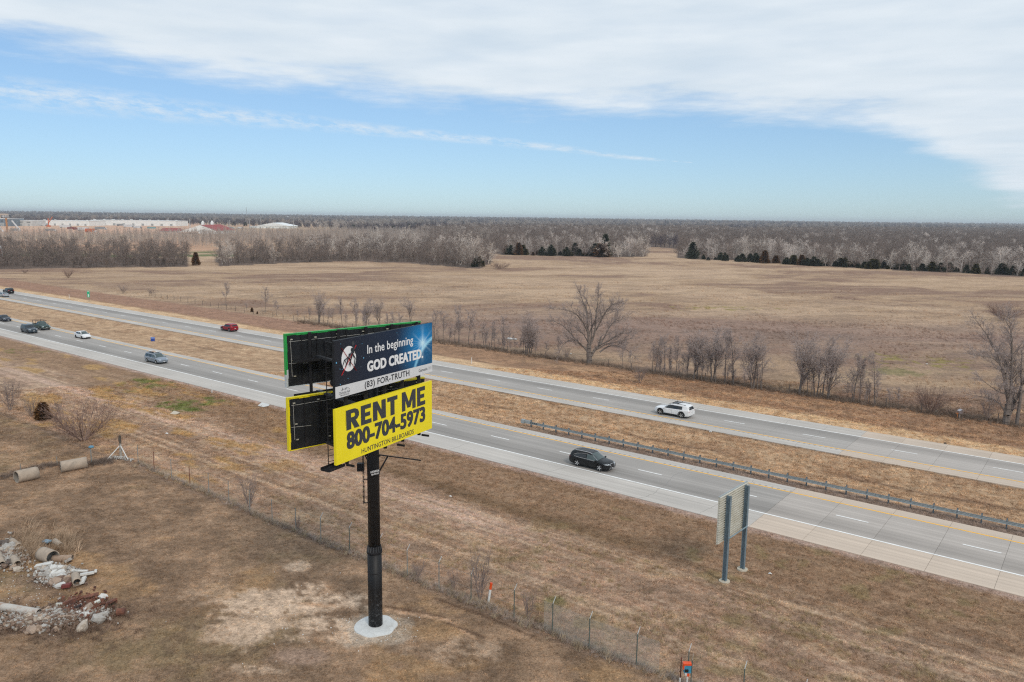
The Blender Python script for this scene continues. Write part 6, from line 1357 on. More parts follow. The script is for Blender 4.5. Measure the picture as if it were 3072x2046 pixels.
def pipe(name, label, A, B, rad, wall, m_, cat='pipe', grooves=0, broken=0.0, lift=0.0, sub_r=None, rim_at=None):
    """a hollow pipe lying between two ground points"""
    a = hit(*A); b_ = hit(*B); a.z += rad - .06 + lift; b_.z += rad - .06 + lift; ax = (b_ - a); L_ = ax.length; t_ = thing(name, label, cat, a) if False else None
    d = ax.normalized(); p = Vector((-d.y, d.x, 0)).normalized(); u_ = d.cross(p); n = 28; q = MB(); ns = max(2, grooves or 6)
    def ringp(s_, r_): return [a * 0 + d * s_ + (p * math.cos(6.2832 * k / n) + u_ * math.sin(6.2832 * k / n)) * r_ for k in range(n)]
    rows = []
    for i in range(ns + 1):
        s_ = L_ * i / ns; rr = rad * (1 + (.035 if grooves and i % 2 else 0) + rng.uniform(-.004, .004)); rg = ringp(s_, rr)
        if i in (0, ns): rg = [v + d * (broken * rng.uniform(-1, 1) if broken else 0) for v in rg]
        rows.append(rg)
    inner = [ringp(L_ * i / 3, rad - wall) for i in range(4)]
    for rg in rows: q.v += [tuple(v) for v in rg]
    o_ = len(q.v)
    for rg in inner: q.v += [tuple(v) for v in rg]
    for i in range(ns):
        for k in range(n): q.f.append((i * n + k, i * n + (k + 1) % n, (i + 1) * n + (k + 1) % n, (i + 1) * n + k)); q.m.append(0)
    for i in range(3):
        for k in range(n): q.f.append((o_ + i * n + k, o_ + (i + 1) * n + k, o_ + (i + 1) * n + (k + 1) % n, o_ + i * n + (k + 1) % n)); q.m.append(1)
    for k in range(n):
        q.f.append((k, o_ + k, o_ + (k + 1) % n, (k + 1) % n)); q.m.append(0); q.f.append((ns * n + k, ns * n + (k + 1) % n, o_ + 3 * n + (k + 1) % n, o_ + 3 * n + k)); q.m.append(0)
    o = build(name, q, [m_, dk_in], None, not grooves); o.location = a; return tag(o, label, cat)
pipe('concrete_pipe', 'shorter of two big concrete pipes, at the left edge with its open end showing', (50, 1448), (112, 1434), .62, .11, conc, broken=.04)
pipe('concrete_pipe', 'longer big concrete pipe left of the white braced corner post', (183, 1416), (262, 1401), .58, .11, conc, broken=.05)
pipe('concrete_pipe', 'wide tan pipe half buried in weeds at the top of the rubble', (128, 1678), (160, 1690), .52, .06, conc, broken=.06); pipe('concrete_pipe', 'slim brown pipe lying out of the wide tan pipe', (158, 1684), (218, 1682), .26, .03, mat('brown_clay_pipe', (.33, .24, .18), .9, amt=.15), broken=.03)
for A, B, r_, lab in (((36, 1632), (58, 1650), .24, 'short pipe in the weeds, upper left heap'), ((40, 1686), (54, 1704), .27, 'short pipe at the lower right of the upper left heap'), ((-4, 1670), (8, 1702), .22, 'short pipe cut by the left edge above the long white pipe'), ((165, 1632), (184, 1646), .22, 'short pipe beside the faded blue sheet'), ((226, 1738), (232, 1760), .28, 'stubby upright-tilted pipe in the whitish heap')):
    pipe('pipe_piece', lab, A, B, r_, .05, conc, broken=.03, lift=.1)
pipe('corrugated_pipe', 'long pale corrugated pipe lying into the rubble heap from the left edge', (-60, 1818), (118, 1848), .27, .03, mat('pale_corrugated_metal', (.50, .47, .43), .7, amt=.12, dirt=(.33, .22, .16), dlo=.5, dhi=.66), grooves=90)
RUB = [mat('rubble_tone_%s' % n_, c_, .95, amt=.25, sc=4, dirt=d_, dlo=.45, dhi=.65, b=.4) for n_, c_, d_ in (('tan', (.44, .33, .25), (.25, .18, .13)), ('dusty', (.50, .43, .36), (.32, .26, .2)), ('brown', (.24, .165, .12), (.15, .1, .08)), ('grey', (.46, .44, .41), (.30, .27, .24)), ('dark', (.14, .115, .10), (.09, .07, .06)))]
_chv = []
for s_ in range(8):
    r2 = np.random.default_rng(900 + s_); q = MB(); pts_ = []
    nphi, nth = 5, 7
    for i in range(1, nphi):
        for k in range(nth):
            ph = math.pi * i / nphi; tt_ = 6.283 * k / nth; rr = r2.uniform(.7, 1.15); pts_.append((rr * math.sin(ph) * math.cos(tt_), rr * .8 * math.sin(ph) * math.sin(tt_), .55 * rr * math.cos(ph)))
    q.v = pts_ + [(0, 0, .5), (0, 0, -.5)]; n_ = nth; N_ = len(q.v)
    q.f = [(i * n_ + k, i * n_ + (k + 1) % n_, (i + 1) * n_ + (k + 1) % n_, (i + 1) * n_ + k) for i in range(nphi - 2) for k in range(n_)] + [(N_ - 2, (k + 1) % n_, k) for k in range(n_)] + [(N_ - 1, (nphi - 2) * n_ + k, (nphi - 2) * n_ + (k + 1) % n_) for k in range(n_)]
    q.m = [0] * len(q.f); _chv.append(q)
_chm = {}
def chunk(px, py, sz, m_, label, cat, group, lift=0, flat_=1.0, rz=None, name='concrete_chunk'):
    k = (int(rng.integers(0, 8)), m_.name)
    if k not in _chm: _chm[k] = mkmesh(_chv[k[0]], name, m_)
    b0 = hit(px, py); o = link(bpy.data.objects.new(name, _chm[k])); o.location = (b0.x, b0.y, b0.z + sz * .25 + lift); o.scale = (sz * rng.uniform(.8, 1.3), sz * rng.uniform(.7, 1.1), sz * flat_ * rng.uniform(.8, 1.3)); o.rotation_euler = (rng.uniform(-.5, .5), rng.uniform(-.5, .5), rng.uniform(0, 6.28) if rz is None else rz); return tag(o, label, cat, group)
HEAPS = [((30, 1650), (38, 26), 44, (.18, .40), [conc, conc_t, conc_g], 'tan chunk in the upper left rubble heap', 'rubble of the upper left heap', .25), ((25, 1700), (32, 14), 22, (.18, .38), [conc, conc_t], 'tan chunk in the upper left rubble heap', 'rubble of the upper left heap', .2),
         ((165, 1722), (46, 26), 120, (.10, .32), [conc_g, RUB[1], conc_w, RUB[3]], 'grey chunk in the whitish middle heap', 'rubble of the whitish middle heap', .35), ((200, 1745), (36, 16), 22, (.16, .42), [conc_w, conc_t], 'pale chunk in the whitish middle heap', 'rubble of the whitish middle heap', .2),
         ((100, 1865), (70, 20), 130, (.10, .28), [conc_t, conc_t, conc], 'tan chunk in the lower long heap', 'rubble of the lower long heap', .3), ((170, 1845), (70, 18), 60, (.10, .26), [conc_t, conc_g], 'tan chunk in the lower long heap', 'rubble of the lower long heap', .25), ((105, 1893), (45, 7), 12, (.18, .32), [conc_t], 'tan chunk in the lower long heap', 'rubble of the lower long heap', .05), ((265, 1850), (50, 26), 60, (.10, .26), [conc_w, conc_g, rust, rust, RUB[2]], 'small chunk among the rusty scrap', 'rubble among the rusty scrap', .2)]
for (cx_, cy_), (sx_, sy_), n_, (a, b_), ms, lab, grp, lf in HEAPS:
    for i in range(int(n_ * .6)):
        dx, dy = rng.normal() * .48, rng.normal() * .48; m_ = ms[int(rng.integers(0, len(ms)))]; m_ = RUB[int(rng.integers(0, 5))] if m_ is conc_t else RUB[int(rng.integers(1, 4))] if m_ is conc and rng.random() < .6 else m_; l2 = lab.replace('small chunk', 'rusty scrap piece' if m_ is rust else 'small brown chunk' if m_ in RUB else 'small pale chunk' if m_ is conc_w else 'small grey chunk')
        chunk(cx_ + dx * sx_, cy_ + dy * sy_, rng.uniform(a, b_) * 1.2, m_, l2, 'rubble', grp if m_ is not rust else 'rusty scrap of the lower heap', lift=lf * max(0, 1 - math.hypot(dx, dy)))
for px, py, sz, m_, lab in ((165, 1755, .55, conc_t, 'large tan slab in the whitish middle heap'), (295, 1868, .5, conc_g, 'large grey block at the lower right of the rubble'), (310, 1858, .45, conc_g, 'second grey block at the lower right of the rubble'), (248, 1892, .45, RUB[1], 'flat pale block at the bottom of the rubble'), (265, 1834, .42, conc_t, 'oval tan slab among the rusty scrap'), (311, 1800, .34, conc_w, 'pale oval stone on the rusty sheet'), (97, 1900, .36, conc_t, 'rounded boulder at the lower left of the rubble')):
    chunk(px, py, sz, m_, lab, 'rubble', None, lift=.15)
def scrap(name, px, py, rots, size, m_, label, cat='scrap', lift=.1):
    b0 = hit(px, py); q = MB(); q.box((0, 0, 0), size); o = build(name, q, m_); o.location = (b0.x, b0.y, b0.z + lift + size[2] / 2); o.rotation_euler = rots; return tag(o, label, cat)
for i, (px, py, rz, sz, m_, lab, nm) in enumerate([(262, 1730, .5, (.9, .5, .12), conc_w, 'white bent slab standing up at the right of the whitish heap', 'white_slab'), (288, 1722, -1.1, (.95, .16, .14), conc_w, 'white beam leaning at the right end of the whitish heap', 'white_beam'), (250, 1750, 1.9, (1.0, .28, .14), conc_w, 'white beam leaning down the front of the whitish heap', 'white_beam'), (240, 1722, .1, (1.1, .2, .12), conc_w, 'white beam lying across the top of the whitish heap', 'white_beam'),
    (132, 1702, .0, (1.3, .35, .10), conc_w, 'white plank at the upper left of the whitish heap', 'white_plank'), (140, 1632, -.5, (.8, .45, .1), blue_s, 'faded blue sheet in the weeds behind the wide tan pipe', 'blue_sheet'), (205, 1640 + 50, .7, (.5, .3, .15), conc_g, 'grey slab just above the whitish heap', 'grey_slab'),
    (330, 1815, -.5, (.95, .55, .12), rust, 'rusty ribbed sheet at the right end of the rubble', 'rusty_sheet'), (210, 1818, .4, (.8, .35, .25), rust, 'rusty bent sheet in the middle of the lower heap', 'rusty_sheet'), (200, 1768, .2, (.55, .4, .22), mat('dark_red_drum', (.16, .035, .03), .7, amt=.3), 'dark red crushed drum under the whitish heap', 'crushed_drum'), (285, 1820, .6, (.7, .2, .15), alu, 'small ribbed metal piece among the rusty scrap', 'ribbed_piece'), (183, 1823, .2, (.55, .2, .15), alu, 'small ribbed metal piece left in the rusty scrap', 'ribbed_piece'),
    (225, 1858, .25, (1.9, .14, .12), conc_t, 'long tan timber lying on the lower heap', 'timber'), (90, 1868, .35, (1.2, .09, .1), conc_t, 'thin timber in the lower heap, left one', 'timber'), (85, 1876, .2, (1.3, .09, .1), conc_g, 'thin grey timber in the lower heap', 'timber'), (260, 1800, .3, (1.5, .3, .10), rust, 'long rusty beam along the top of the lower heap', 'rusty_beam'), (215, 1838, .3, (1.3, .12, .1), mat('charred_beam', (.04, .03, .03), .9), 'dark thin beam in the lower heap', 'dark_beam')]):
    scrap(nm, px, py, (rng.uniform(-.3, .3), rng.uniform(-.45, .1), rz), sz, m_, lab, lift=.18)
dr = hit(363, 1846); q = MB(); q.tube((-.25, 0, .2), (.25, .1, .22), .27, .24, 12); o = build('rusty_drum', q, rust, None, False); o.location = dr; tag(o, 'small rusty drum lying just right of the rubble', 'drum')
# scattered small stones and broken bits as one mass
def scatter_mesh(name, P, smin, smax, m_, label):
    pile = .22 if name != 'gravel' else 0
    q = MB()
    for (px, py, sx_, sy_, n_) in P:
        for i in range(n_):
            b0 = hit(px + rng.normal() * sx_, py + rng.normal() * sy_); s_ = rng.uniform(smin, smax); r3 = Matrix.Rotation(rng.uniform(0, 6), 3, rv().normalized())
            q.box((b0.x, b0.y, b0.z + s_ * .3 + rng.random() * pile), (s_ * rng.uniform(.6, 1.4), s_, s_ * .7), r3)
    return tag(build(name, q, m_), label, kind='stuff')
scatter_mesh('rubble', [(165, 1728, 30, 12, 900), (110, 1862, 48, 12, 900), (240, 1845, 42, 14, 500), (25, 1665, 26, 18, 500)], .05, .17, conc_g, 'fine broken concrete among the chunks')
scatter_mesh('rubble', [(110, 1866, 55, 13, 1100), (190, 1850, 48, 15, 500), (25, 1665, 28, 20, 500), (165, 1735, 34, 14, 400)], .05, .17, RUB[2], 'brown broken bits and soil among the chunks')
scatter_mesh('debris', [(255, 1822, 40, 17, 420), (215, 1835, 25, 10, 150)], .05, .18, rust, 'rusty scraps among the lower heap')
scatter_mesh('gravel', [(60, 1770, 60, 40, 90), (100, 1830, 70, 40, 60), (900, 1850, 130, 50, 80), (1150, 1890, 60, 22, 110)], .025, .06, conc_w, 'small pale stones scattered on the grass')
for i in range(14):
    a_ = rng.uniform(0, 6.28); b0 = hit(352 + rng.uniform(-20, 22), 1379 + rng.uniform(-3, 2))
scatter_mesh('stones', [(355, 1377, 12, 1.6, 60), (385, 1383, 8, 1.5, 12)], .06, .18, conc_g, 'stones heaped at the foot of the braced corner post')
# ------------------------------------------------------------------ far buildings, yard and signs
def mat2(n_, c, **k): return mat(n_, c, .7, amt=.08, sc=.2, **k)
w_wall = mat2('pale_metal_cladding', (.80, .82, .80)); w_wall2 = mat2('grey_metal_cladding', (.58, .58, .56)); w_roof = mat2('pale_roof', (.80, .82, .82)); red_r = mat2('red_metal_roof', (.30, .045, .04)); dk_w = mat2('dark_window_band', (.06, .07, .08)); slate_w = mat2('blue_grey_wall', (.17, .21, .25))
def building(name, label, x0px, x1px, ypx, htop, depth, mw, mr, roof='flat', gable=0, doors=6, wins=0, rise=0):
    a = hit(x0px, ypx); b_ = hit(x1px, ypx); Yd = (a.y + b_.y) / 2; a = at_depth(x0px, ypx, Yd); b_ = at_depth(x1px, ypx, Yd); z0 = gzf(a.x, a.y); L_ = b_.x - a.x; H_ = at_depth(x0px, htop, Yd).z - z0
    t_ = thing(name, label, 'building', ((a.x + b_.x) / 2, Yd, z0)); q = MB(); q.box((0, depth / 2, H_ / 2 - 1), (L_, depth, H_ + 2)); build('wall', q, mw, t_)
    q = MB()
    if roof == 'flat': q.box((0, depth / 2, H_ + .25), (L_ + 1, depth + 1, .5))
    else:
        hx = L_ / 2 + 1; y0, y1 = -1, depth + 1; 
        if roof == 'x':   # ridge along x
            q.add([(-hx, y0, H_), (hx, y0, H_), (hx, y1, H_), (-hx, y1, H_), (-hx, depth / 2, H_ + rise), (hx, depth / 2, H_ + rise)], [(0, 1, 5, 4), (3, 4, 5, 2), (0, 4, 3), (1, 2, 5), (0, 3, 2, 1)])
        else: q.add([(-hx, y0, H_), (0, y0, H_ + rise), (hx, y0, H_), (-hx, y1, H_), (0, y1, H_ + rise), (hx, y1, H_)], [(0, 1, 2), (3, 5, 4), (0, 3, 4, 1), (1, 4, 5, 2), (0, 2, 5, 3)])
    build('roof', q, mr, t_)
    for k in range(doors):
        q = MB(); q.box((-L_ / 2 + L_ * (k + .5) / doors, -.15, H_ * .22), (L_ / doors * .25, .3, H_ * .44)); build('door', q, mat2('grey_door', (.36, .38, .38)), t_)
    for k in range(wins):
        q = MB(); q.box((-L_ / 2 + L_ * (k + .5) / wins, -.1, H_ * .72), (L_ / wins * .5, .2, H_ * .12)); build('window', q, dk_w, t_)
    return t_, L_, H_
w1, L1, H1_ = building('warehouse', 'long white warehouse, the longer one behind the red sand yard', 272, 528, 677, 660, 60, w_wall, w_roof, doors=9, wins=0)
for k in range(14):
    q = MB(); q.box((-L1 / 2 + L1 * (k + .3) / 14, 10 + 14 * (k % 3), H1_ + 1.2), (3.5, 3, 1.6)); build('roof_vent', q, w_wall2, w1)
w2, L2, H2_ = building('warehouse', 'shorter white warehouse left of the longest one', 108, 268, 677, 661, 60, w_wall, w_roof, doors=7, wins=0)
for k in range(5):
    q = MB(); q.box((-L2 / 2 + L2 * (k + .5) / 5, 12, H2_ + 1.2), (3.0, 3, 1.5)); build('roof_vent', q, w_wall2, w2)
building('depot', 'grey depot building near the left edge', 30, 98, 678, 661, 40, w_wall2, w_roof, doors=3, wins=3)
building('office_building', 'blue-grey building with a tan top at the left edge', -60, 30, 678, 656, 40, slate_w, w_roof, doors=2, wins=6)
bb2, Lb, Hb = building('barn', 'white barn with a red roof and two cupolas beyond the woods', 595, 648, 702, 692, 70, w_wall, red_r, roof='y', rise=0, doors=3)
for o in [o for o in bb2.children if o.name.startswith('roof')]: bpy.data.objects.remove(o)
q = MB(); hh = Lb / 2 + 1; rs = 11.5; q.add([(-hh - 26, 0, 2), (-8, 0, rs), (hh, 0, Hb), (-hh - 26, 70, 2), (-8, 70, rs), (hh, 70, Hb)], [(0, 1, 2), (3, 5, 4), (0, 3, 4, 1), (0, 2, 5, 3)], 1); q.add([(-8, -.5, rs + .2), (-8, 70, rs + .2), (hh + .5, 70, Hb + .1), (hh + .5, -.5, Hb + .1)], [(0, 1, 2, 3)], 0); build('roof', q, [red_r, w_wall], bb2)
for yy in (8, 40): q = MB(); q.box((-8, yy, rs + 1.8), (3, 3, 3.5)); q.box((-8, yy, rs + 4.4), (2, 2, 1.8)); build('cupola', q, w_wall, bb2)
building('shed', 'low red-roofed shed left of the barn', 480, 528, 697, 693, 25, w_wall2, red_r, roof='x', rise=4, doors=3)
building('metal_hall', 'white hall with a low gable roof right of the barn', 772, 868, 685, 677, 60, w_wall, w_roof, roof='y', rise=6, doors=5)
building('annex', 'small pale annex left of the white gabled hall', 748, 772, 684, 679, 20, w_wall2, w_roof, doors=2, wins=0); 
hb_, _, _ = building('house', 'small white house far behind the trees above the gabled hall', 857, 871, 655, 652, 30, w_wall, w_roof, roof='x', rise=8, doors=1)
# parked trucks, containers and machines in the yard
cont_c = [mat2('white_truck_box', (.60, .61, .62)), mat2('dark_red_container', (.20, .035, .03)), mat2('blue_container', (.04, .10, .25)), mat2('grey_container', (.25, .26, .27)), mat2('orange_machine', (.55, .12, .03)), mat2('teal_box', (.18, .33, .35))]
def truck(px, py, L_, H_, c, label, cab=True, cat='truck', rz=0):
    b0 = hit(px, py); t_ = thing('box_truck' if cab else 'container', label, cat if cab else 'container', b0, rz); q = MB(); q.box((0, 0, H_ / 2 + (.8 if cab else .1)), (L_, 2.6, H_)); build('box', q, cont_c[c], t_)
    if cab:
        q = MB(); q.box((L_ / 2 + 1.2, 0, 1.5), (2.2, 2.4, 2.2)); cb_ = build('cab', q, cont_c[0 if c != 0 else 3], t_); q = MB(); q.box((L_ / 2 + 1.5, -1.22, 2.0), (1.2, .05, .8)); build('window', q, dk_w, cb_)
        for xx in (-L_ / 2 + 1, -L_ / 2 + 2.3, L_ / 2 + 1.2):
            for yy in (-1.15, 1.15): q = MB(); q.tube((xx, yy - .15, .5), (xx, yy + .15, .5), .5, n=10); build('wheel', q, tyre_m, t_)
    return t_
YARD = [(195, 684, 16, 4.2, 0, 'white trailer truck at the front of the red sand yard', 1), (215, 687, 12, 3, 1, 'dark red container in the yard, left one', 0), (232, 689, 12, 3, 1, 'dark red container in the yard, right one', 0), (250, 692, 14, 4, 0, 'white truck in the lower row of the yard', 1), (300, 689, 14, 3.6, 3, 'grey trailer in the lower row of the yard', 1), (385, 682, 16, 4.2, 0, 'long white truck in the upper right of the yard', 1), (412, 685, 12, 3.5, 0, 'white truck right of the long white one', 1), (360, 678, 12, 3.6, 3, 'grey truck below the longest warehouse', 1),
        (434, 674, 8, 6, 1, 'dark red container against the longest warehouse', 0), (130, 678, 10, 3.6, 0, 'small white truck before the shorter warehouse', 1), (170, 676, 18, 5, 2, 'blue container row before the shorter warehouse, left', 0), (200, 676, 18, 5, 2, 'blue container before the shorter warehouse, middle', 0), (228, 676, 16, 5, 5, 'teal container before the shorter warehouse', 0), (255, 677, 14, 4, 2, 'blue container at the right of the shorter warehouse', 0), (285, 676, 12, 3.5, 0, 'white truck between the two warehouses', 1), (326, 676, 14, 3.5, 3, 'grey container before the longest warehouse', 0), (345, 675, 12, 3.5, 2, 'blue container before the longest warehouse', 0), (455, 686, 14, 3, 5, 'teal trailer at the right of the yard', 0), (45, 694, 10, 3, 3, 'grey machine at the left edge of the yard', 1), (150, 700 - 6, 12, 2.5, 3, 'dark machine at the lower left of the yard', 1), (270, 697, 12, 4, 4, 'orange digger at the lower edge of the yard', 1), (690, 686, 10, 2.5, 3, 'dark vehicle left of the white gabled hall', 1), (720, 686, 8, 2.4, 0, 'white vehicle left of the white gabled hall', 1)]
for px, py, L_, H_, c, lab, cab in YARD: truck(px, py, L_, H_, c, lab, cab, rz=rng.uniform(-.15, .15))
# red crane, poles, masts
cr = hit(146, 680); ct = thing('red_crane', 'red lattice crane standing before the shorter warehouse', 'crane', cr); q = MB(); hc_ = up_at(cr, 146, 655); q.bar((0, 0, 0), (0, 0, hc_), 1.2); q.bar((0, 0, hc_ * .4), (hc_ * .55, 0, hc_ * 1.2), .9); q.bar((0, 0, hc_ * .7), (hc_ * .4, 0, hc_ * .9), .4); build('boom', q, cont_c[4], ct); q = MB(); q.box((0, 0, 1.2), (6, 3, 2.4)); build('chassis', q, cont_c[4], ct)
polem2 = mat2('grey_light_mast', (.36, .36, .36))
for px, py, ty in ((571, 700, 657), (627, 685, 662), (643, 685, 660), (685, 683, 662), (690, 683, 660), (749, 684, 657), (783, 680, 656), (881, 686, 662), (324, 660, 636), (740, 662, 622), (532, 700, 690), (505, 672, 654)):
    b0 = hit(px, py); h_ = up_at(b0, px, ty); q = MB(); q.tube((0, 0, -1), (0, 0, h_), .22 + .0002 * b0.y, n=5); q.box((0, 0, h_), (1.8, .5, .5)); o = build('light_mast', q, polem2); o.location = b0; tag(o, 'thin grey mast beyond the woods, standing ' + ('above the horizon' if ty < 640 else 'before the far trees'), 'mast', 'thin masts beyond the woods')
# billboard at the yard and the sign cut by the left edge
b1 = hit(95, 690); bt = thing('yard_billboard', 'double billboard on an orange pole at the left edge of the yard', 'billboard', hit(22, 697)); hz = up_at(bt.location, 22, 640)
q = MB(); q.tube((0, 0, -1), (0, 0, hz * .75), 1.1, n=8); build('pole', q, mat2('orange_brown_pole', (.42, .20, .08)), bt); q = MB(); q.box((-6, 0, hz * .86), (18, 1, hz * .24)); fp = build('display_panel', q, mat2('tan_panel', (.50, .42, .35)), bt); q = MB(); q.box((0, -.7, hz * .83), (12, .2, hz * .13)); build('black_print', q, mat2('black_print', (.02, .02, .025)), fp)
q = MB(); text_into(q, 'HEAVY', -4.6, hz * .84, 9.2, hz * .045, idf, .05, -.9); text_into(q, 'TRUCKS', -5, hz * .785, 10, hz * .045, idf, .05, -.9); build('lettering', q, pr_letter, fp)
for x_, y_ in ((60, 690), (10, 695)):
    b0 = hit(x_, y_); t_ = thing('white_conveyor', 'white sloping conveyor at the left edge, ' + ('right one' if x_ > 30 else 'left one'), 'conveyor', b0); q = MB(); h_ = up_at(b0, x_, 662); q.bar((-h_ * .8, 0, h_), (0, 0, 0), 1.4); build('belt', q, cont_c[0], t_); q = MB(); q.bar((-h_ * .5, 0, h_ * .6), (-h_ * .4, 0, 0), .5); build('leg', q, cont_c[3], t_)
b0 = hit(-60, 790); t_ = thing('edge_billboard', 'white and blue roadside billboard cut off by the left edge of the picture', 'billboard', b0); L_ = at_depth(7.5, 760, b0.y).x - b0.x; z0, z1 = up_at(b0, 4, 768), up_at(b0, 4, 736)
q = MB(); q.box((L_ / 2 - 6, 0, (z0 + z1) / 2), (L_ + 12, .5, z1 - z0)); pp_ = build('display_panel', q, pr_letter, t_); q = MB(); q.box((L_ / 2 - 6, -.3, z0 + (z1 - z0) * .1), (L_ + 11.8, .1, (z1 - z0) * .18)); build('blue_band', q, mat2('sky_blue_print', (.03, .25, .55)), pp_)
q = MB(); text_into(q, 'S', L_ - 1.35, z0 + (z1 - z0) * .30, 1.1, (z1 - z0) * .36, idf, .06, -.4); build('lettering', q, mat2('orange_red_print', (.75, .10, .03)), pp_); q = MB(); q.tube((0, 0, -1), (0, 0, z0), .4, n=10); build('pole', q, blk, t_)
# far fence along the tree row, posts of wood
ff = thing('field_fence', 'low field fence of thin wooden and steel posts along the bare tree row', 'fence', Vector(xy(-54, 119.6) + (0,))); wpost = mat('grey_wood_post', (.13, .105, .09), .95, amt=.2); me_ = None
for k, u_ in enumerate(np.arange(-245, 20, 4.6)):
    x, y = xy(u_, 119.6 + max(0, (-110 - u_)) ** 2 * .0004); q_ = Vector((x, y, gzf(x, y))) - ff.location
    if me_ is None: q = MB(); q.tube((0, 0, -.2), (0, 0, 1.35), .06, n=6); o = build('post', q, wpost, ff); me_ = o.data
    else: o = link(bpy.data.objects.new('post', me_), ff)
    o.location = q_
#PART6
# ------------------------------------------------------------------ dead grass and weeds as one mass each
rng = np.random.default_rng(2024)
def tuft(n, h, spread, wd):
    q = MB()
    for i in range(n):
        a_ = rng.uniform(0, 6.28); r_ = spread * math.sqrt(rng.random()); b0 = Vector((math.cos(a_) * r_, math.sin(a_) * r_, -.02)); a2 = rng.uniform(0, 6.28); ln = rng.uniform(.1, 1.1)
        tip = b0 + Vector((math.cos(a2) * ln * h, math.sin(a2) * ln * h, h * rng.uniform(.45, 1))); s_ = Vector((-math.sin(a2 + .7), math.cos(a2 + .7), 0)) * wd / 2
        o = len(q.v); q.v += [tuple(b0 - s_), tuple(b0 + s_), tuple(tip)]; q.f.append((o, o + 1, o + 2)); q.m.append(0)
    return q
gsrc = bpy.data.collections.new('grass_shapes'); gm_t = instmat('dry_grass_blades', .35)
for i in range(6): gsrc.objects.link(bpy.data.objects.new('g%d' % i, mkmesh(tuft(16, .16, .22, .03), 'g%d' % i, gm_t)))
for i in range(3): gsrc.objects.link(bpy.data.objects.new('h%d' % i, mkmesh(tuft(22, .55, .20, .022), 'h%d' % i, gm_t)))
def field_pts(n, r0, r1, pw):
    t_ = rng.uniform(R(-37), R(37), n); u_ = rng.random(n); r_ = (r0 ** pw + u_ * (r1 ** pw - r0 ** pw)) ** (1 / pw); return np.sin(t_) * r_, np.cos(t_) * r_
x, y = field_pts(120000, 38, 135, .9); u, v = uv(x, y)
ok = ~(((v > V_NO - .15) & (v < V_NI + .15)) | ((v > V_FI - .15) & (v < V_FO + .15)))
bx, by = flat(1127, 1880); ok &= np.hypot(x - bx, y - by) > 1.55
den = fbm(x / 2.2, y / 2.2, 21, 4, .65); bare = np.maximum.reduce([blob(x, y, 840, 1800, 3.4, 2.3, 61), blob(x, y, 985, 1800, 2.6, 1.3, 62), blob(x, y, 760, 1885, 3.2, 2.1, 63), blob(x, y, 1010, 1868, 2.5, 1.3, 64), blob(x, y, 905, 1965, 1.9, 1.1, 71, .4)])
ok &= rng.random(len(x)) > bare * .85
x, y = x[ok], y[ok]; r_ = np.hypot(x, y); u, v = uv(x, y)
col = ground_col(x, y) * rng.uniform(.5, 1.75, len(x))[:, None]; col = col * np.array([1.03, 1.0, .95]); tall = (fbm(x / 5, y / 5, 301, 3) > .60) & (v > 39) & (v < 62)
s_ = (.75 + .55 * ss(50, 130, r_)) * rng.uniform(.55, 1.35, len(x)) * np.where(v < 38, .62, .85) * np.where((v > 76) & (v < 92), 1.1, 1)
instancer('dead_grass', np.stack([x, y, gz(x, y)], 1), np.stack([0 * x, 0 * x, rng.uniform(0, 6.28, len(x))], 1), np.stack([s_ * 1.25, s_ * 1.25, s_], 1), rng.integers(0, 6, len(x)), np.clip(col, .02, 1), gsrc, 'short dead grass over the verges and the yard')
# taller weeds: along the fence, under the tree row, in the rubble
wx_, wy_, ws_, wc_, wi_ = [], [], [], [], []
def weeds(x, y, s, c, idx=(6, 9)):
    for a_, b_ in zip(x, y): wx_.append(a_); wy_.append(b_); ws_.append(s * rng.uniform(.6, 1.3)); wc_.append(np.array(c) * rng.uniform(.7, 1.35)); wi_.append(int(rng.integers(*idx)))
def along(pts_, n, wd):
    P_ = np.array([(p.x, p.y) for p in pts_]); seg_ = rng.integers(0, len(P_) - 1, n); t_ = rng.random(n)[:, None]; q_ = P_[seg_] * (1 - t_) + P_[seg_ + 1] * t_; return q_[:, 0] + rng.normal(size=n) * wd, q_[:, 1] + rng.normal(size=n) * wd
x, y = along(pts, 1800, .22); weeds(x, y, .55, (.42, .345, .30))
x, y = along(pts, 600, .3); weeds(x, y, .8, (.40, .32, .22))
x, y = along([hit(0, 1435), hit(150, 1395), hit(270, 1392), hit(340, 1380)], 500, .5); weeds(x, y, .8, (.22, .17, .14))
P_ = [(xy(u_, 120.2 + rng.normal() * .9)) for u_ in rng.uniform(-160, 5, 2600)]; weeds([p[0] for p in P_], [p[1] for p in P_], 1.25, (.26, .195, .15))
x = []; y = []
for i in range(260):
    cx_, cy_ = (82, 1640) if i % 3 else (185, 1640); h_ = hit(cx_ + rng.normal() * 22, cy_ + rng.normal() * 22); x.append(h_.x); y.append(h_.y)
weeds(x, y, 1.35, (.40, .29, .20))
x = []; y = []
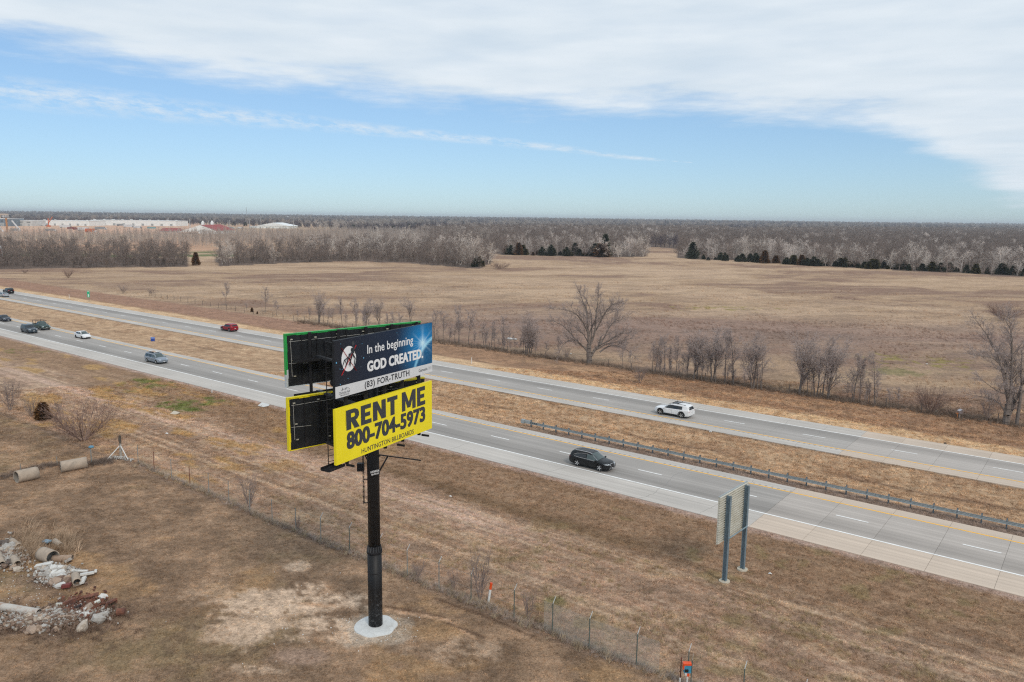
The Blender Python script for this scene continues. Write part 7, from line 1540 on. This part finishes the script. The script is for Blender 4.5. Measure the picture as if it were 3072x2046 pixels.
for i in range(420): h_ = hit(200 + rng.normal() * 110, 1890 + rng.normal() * 22 - rng.random() * 60); x.append(h_.x); y.append(h_.y)
weeds(x, y, .9, (.22, .15, .11))
x, y = field_pts(9000, 45, 75, 1); u, v = uv(x, y); k = (v > 39) & (v < 52) & (fbm(x / 3, y / 3, 501, 3) > .56); weeds(x[k], y[k], .55, (.40, .30, .17))
x, y = field_pts(60000, 130, 330, .8); u, v = uv(x, y); w = x * .985 + y * .17; q_ = -x * .17 + y * .985
sc1 = np.exp(-((q_ - (205 - .35 * w)) / 26) ** 2) * ss(-10, 40, w); k = (v > 122) & ((rng.random(len(x)) < sc1 * .8 * ss(.42, .58, fbm(x / 9, y / 9, 601, 3))) | (rng.random(len(x)) < .22 * ss(.5, .62, fbm(x / 14, y / 8, 602, 3)))); x, y = x[k], y[k]; gc_ = ground_col(x, y)
for a_, b_, g_ in zip(x, y, gc_): wx_.append(a_); wy_.append(b_); ws_.append(1.1 * rng.uniform(.6, 1.3)); wc_.append(g_ * rng.uniform(.95, 1.5)); wi_.append(int(rng.integers(6, 9)))
wx_ = np.array(wx_); wy_ = np.array(wy_); ws_ = np.array(ws_); print('weeds', len(wx_), 'grass', int(ok.sum()))
instancer('weeds', np.stack([wx_, wy_, gz(wx_, wy_)], 1), np.stack([0 * wx_, 0 * wx_, rng.uniform(0, 6.28, len(wx_))], 1), np.stack([ws_, ws_, ws_], 1), wi_, np.clip(np.array(wc_), .02, 1), gsrc, 'taller dead weeds along the fences and in the field')
# ------------------------------------------------------------------ the air
m, t, b = newmat('thin_haze'); t.nodes.remove(b); pv = t.nodes.new('ShaderNodeVolumePrincipled'); pv.inputs['Color'].default_value = (.86, .93, 1.0, 1); pv.inputs['Density'].default_value = 9e-5; pv.inputs['Anisotropy'].default_value = .1
lk(t, pv.outputs[0], t.nodes['Material Output'].inputs['Volume'])
q = MB(); q.box((0, 0, 29.4), (33000, 33000, 63.2)); hz_ = build('haze', q, m); hz_['kind'] = 'stuff'; hz_['label'] = 'thin pale blue air over the plain'
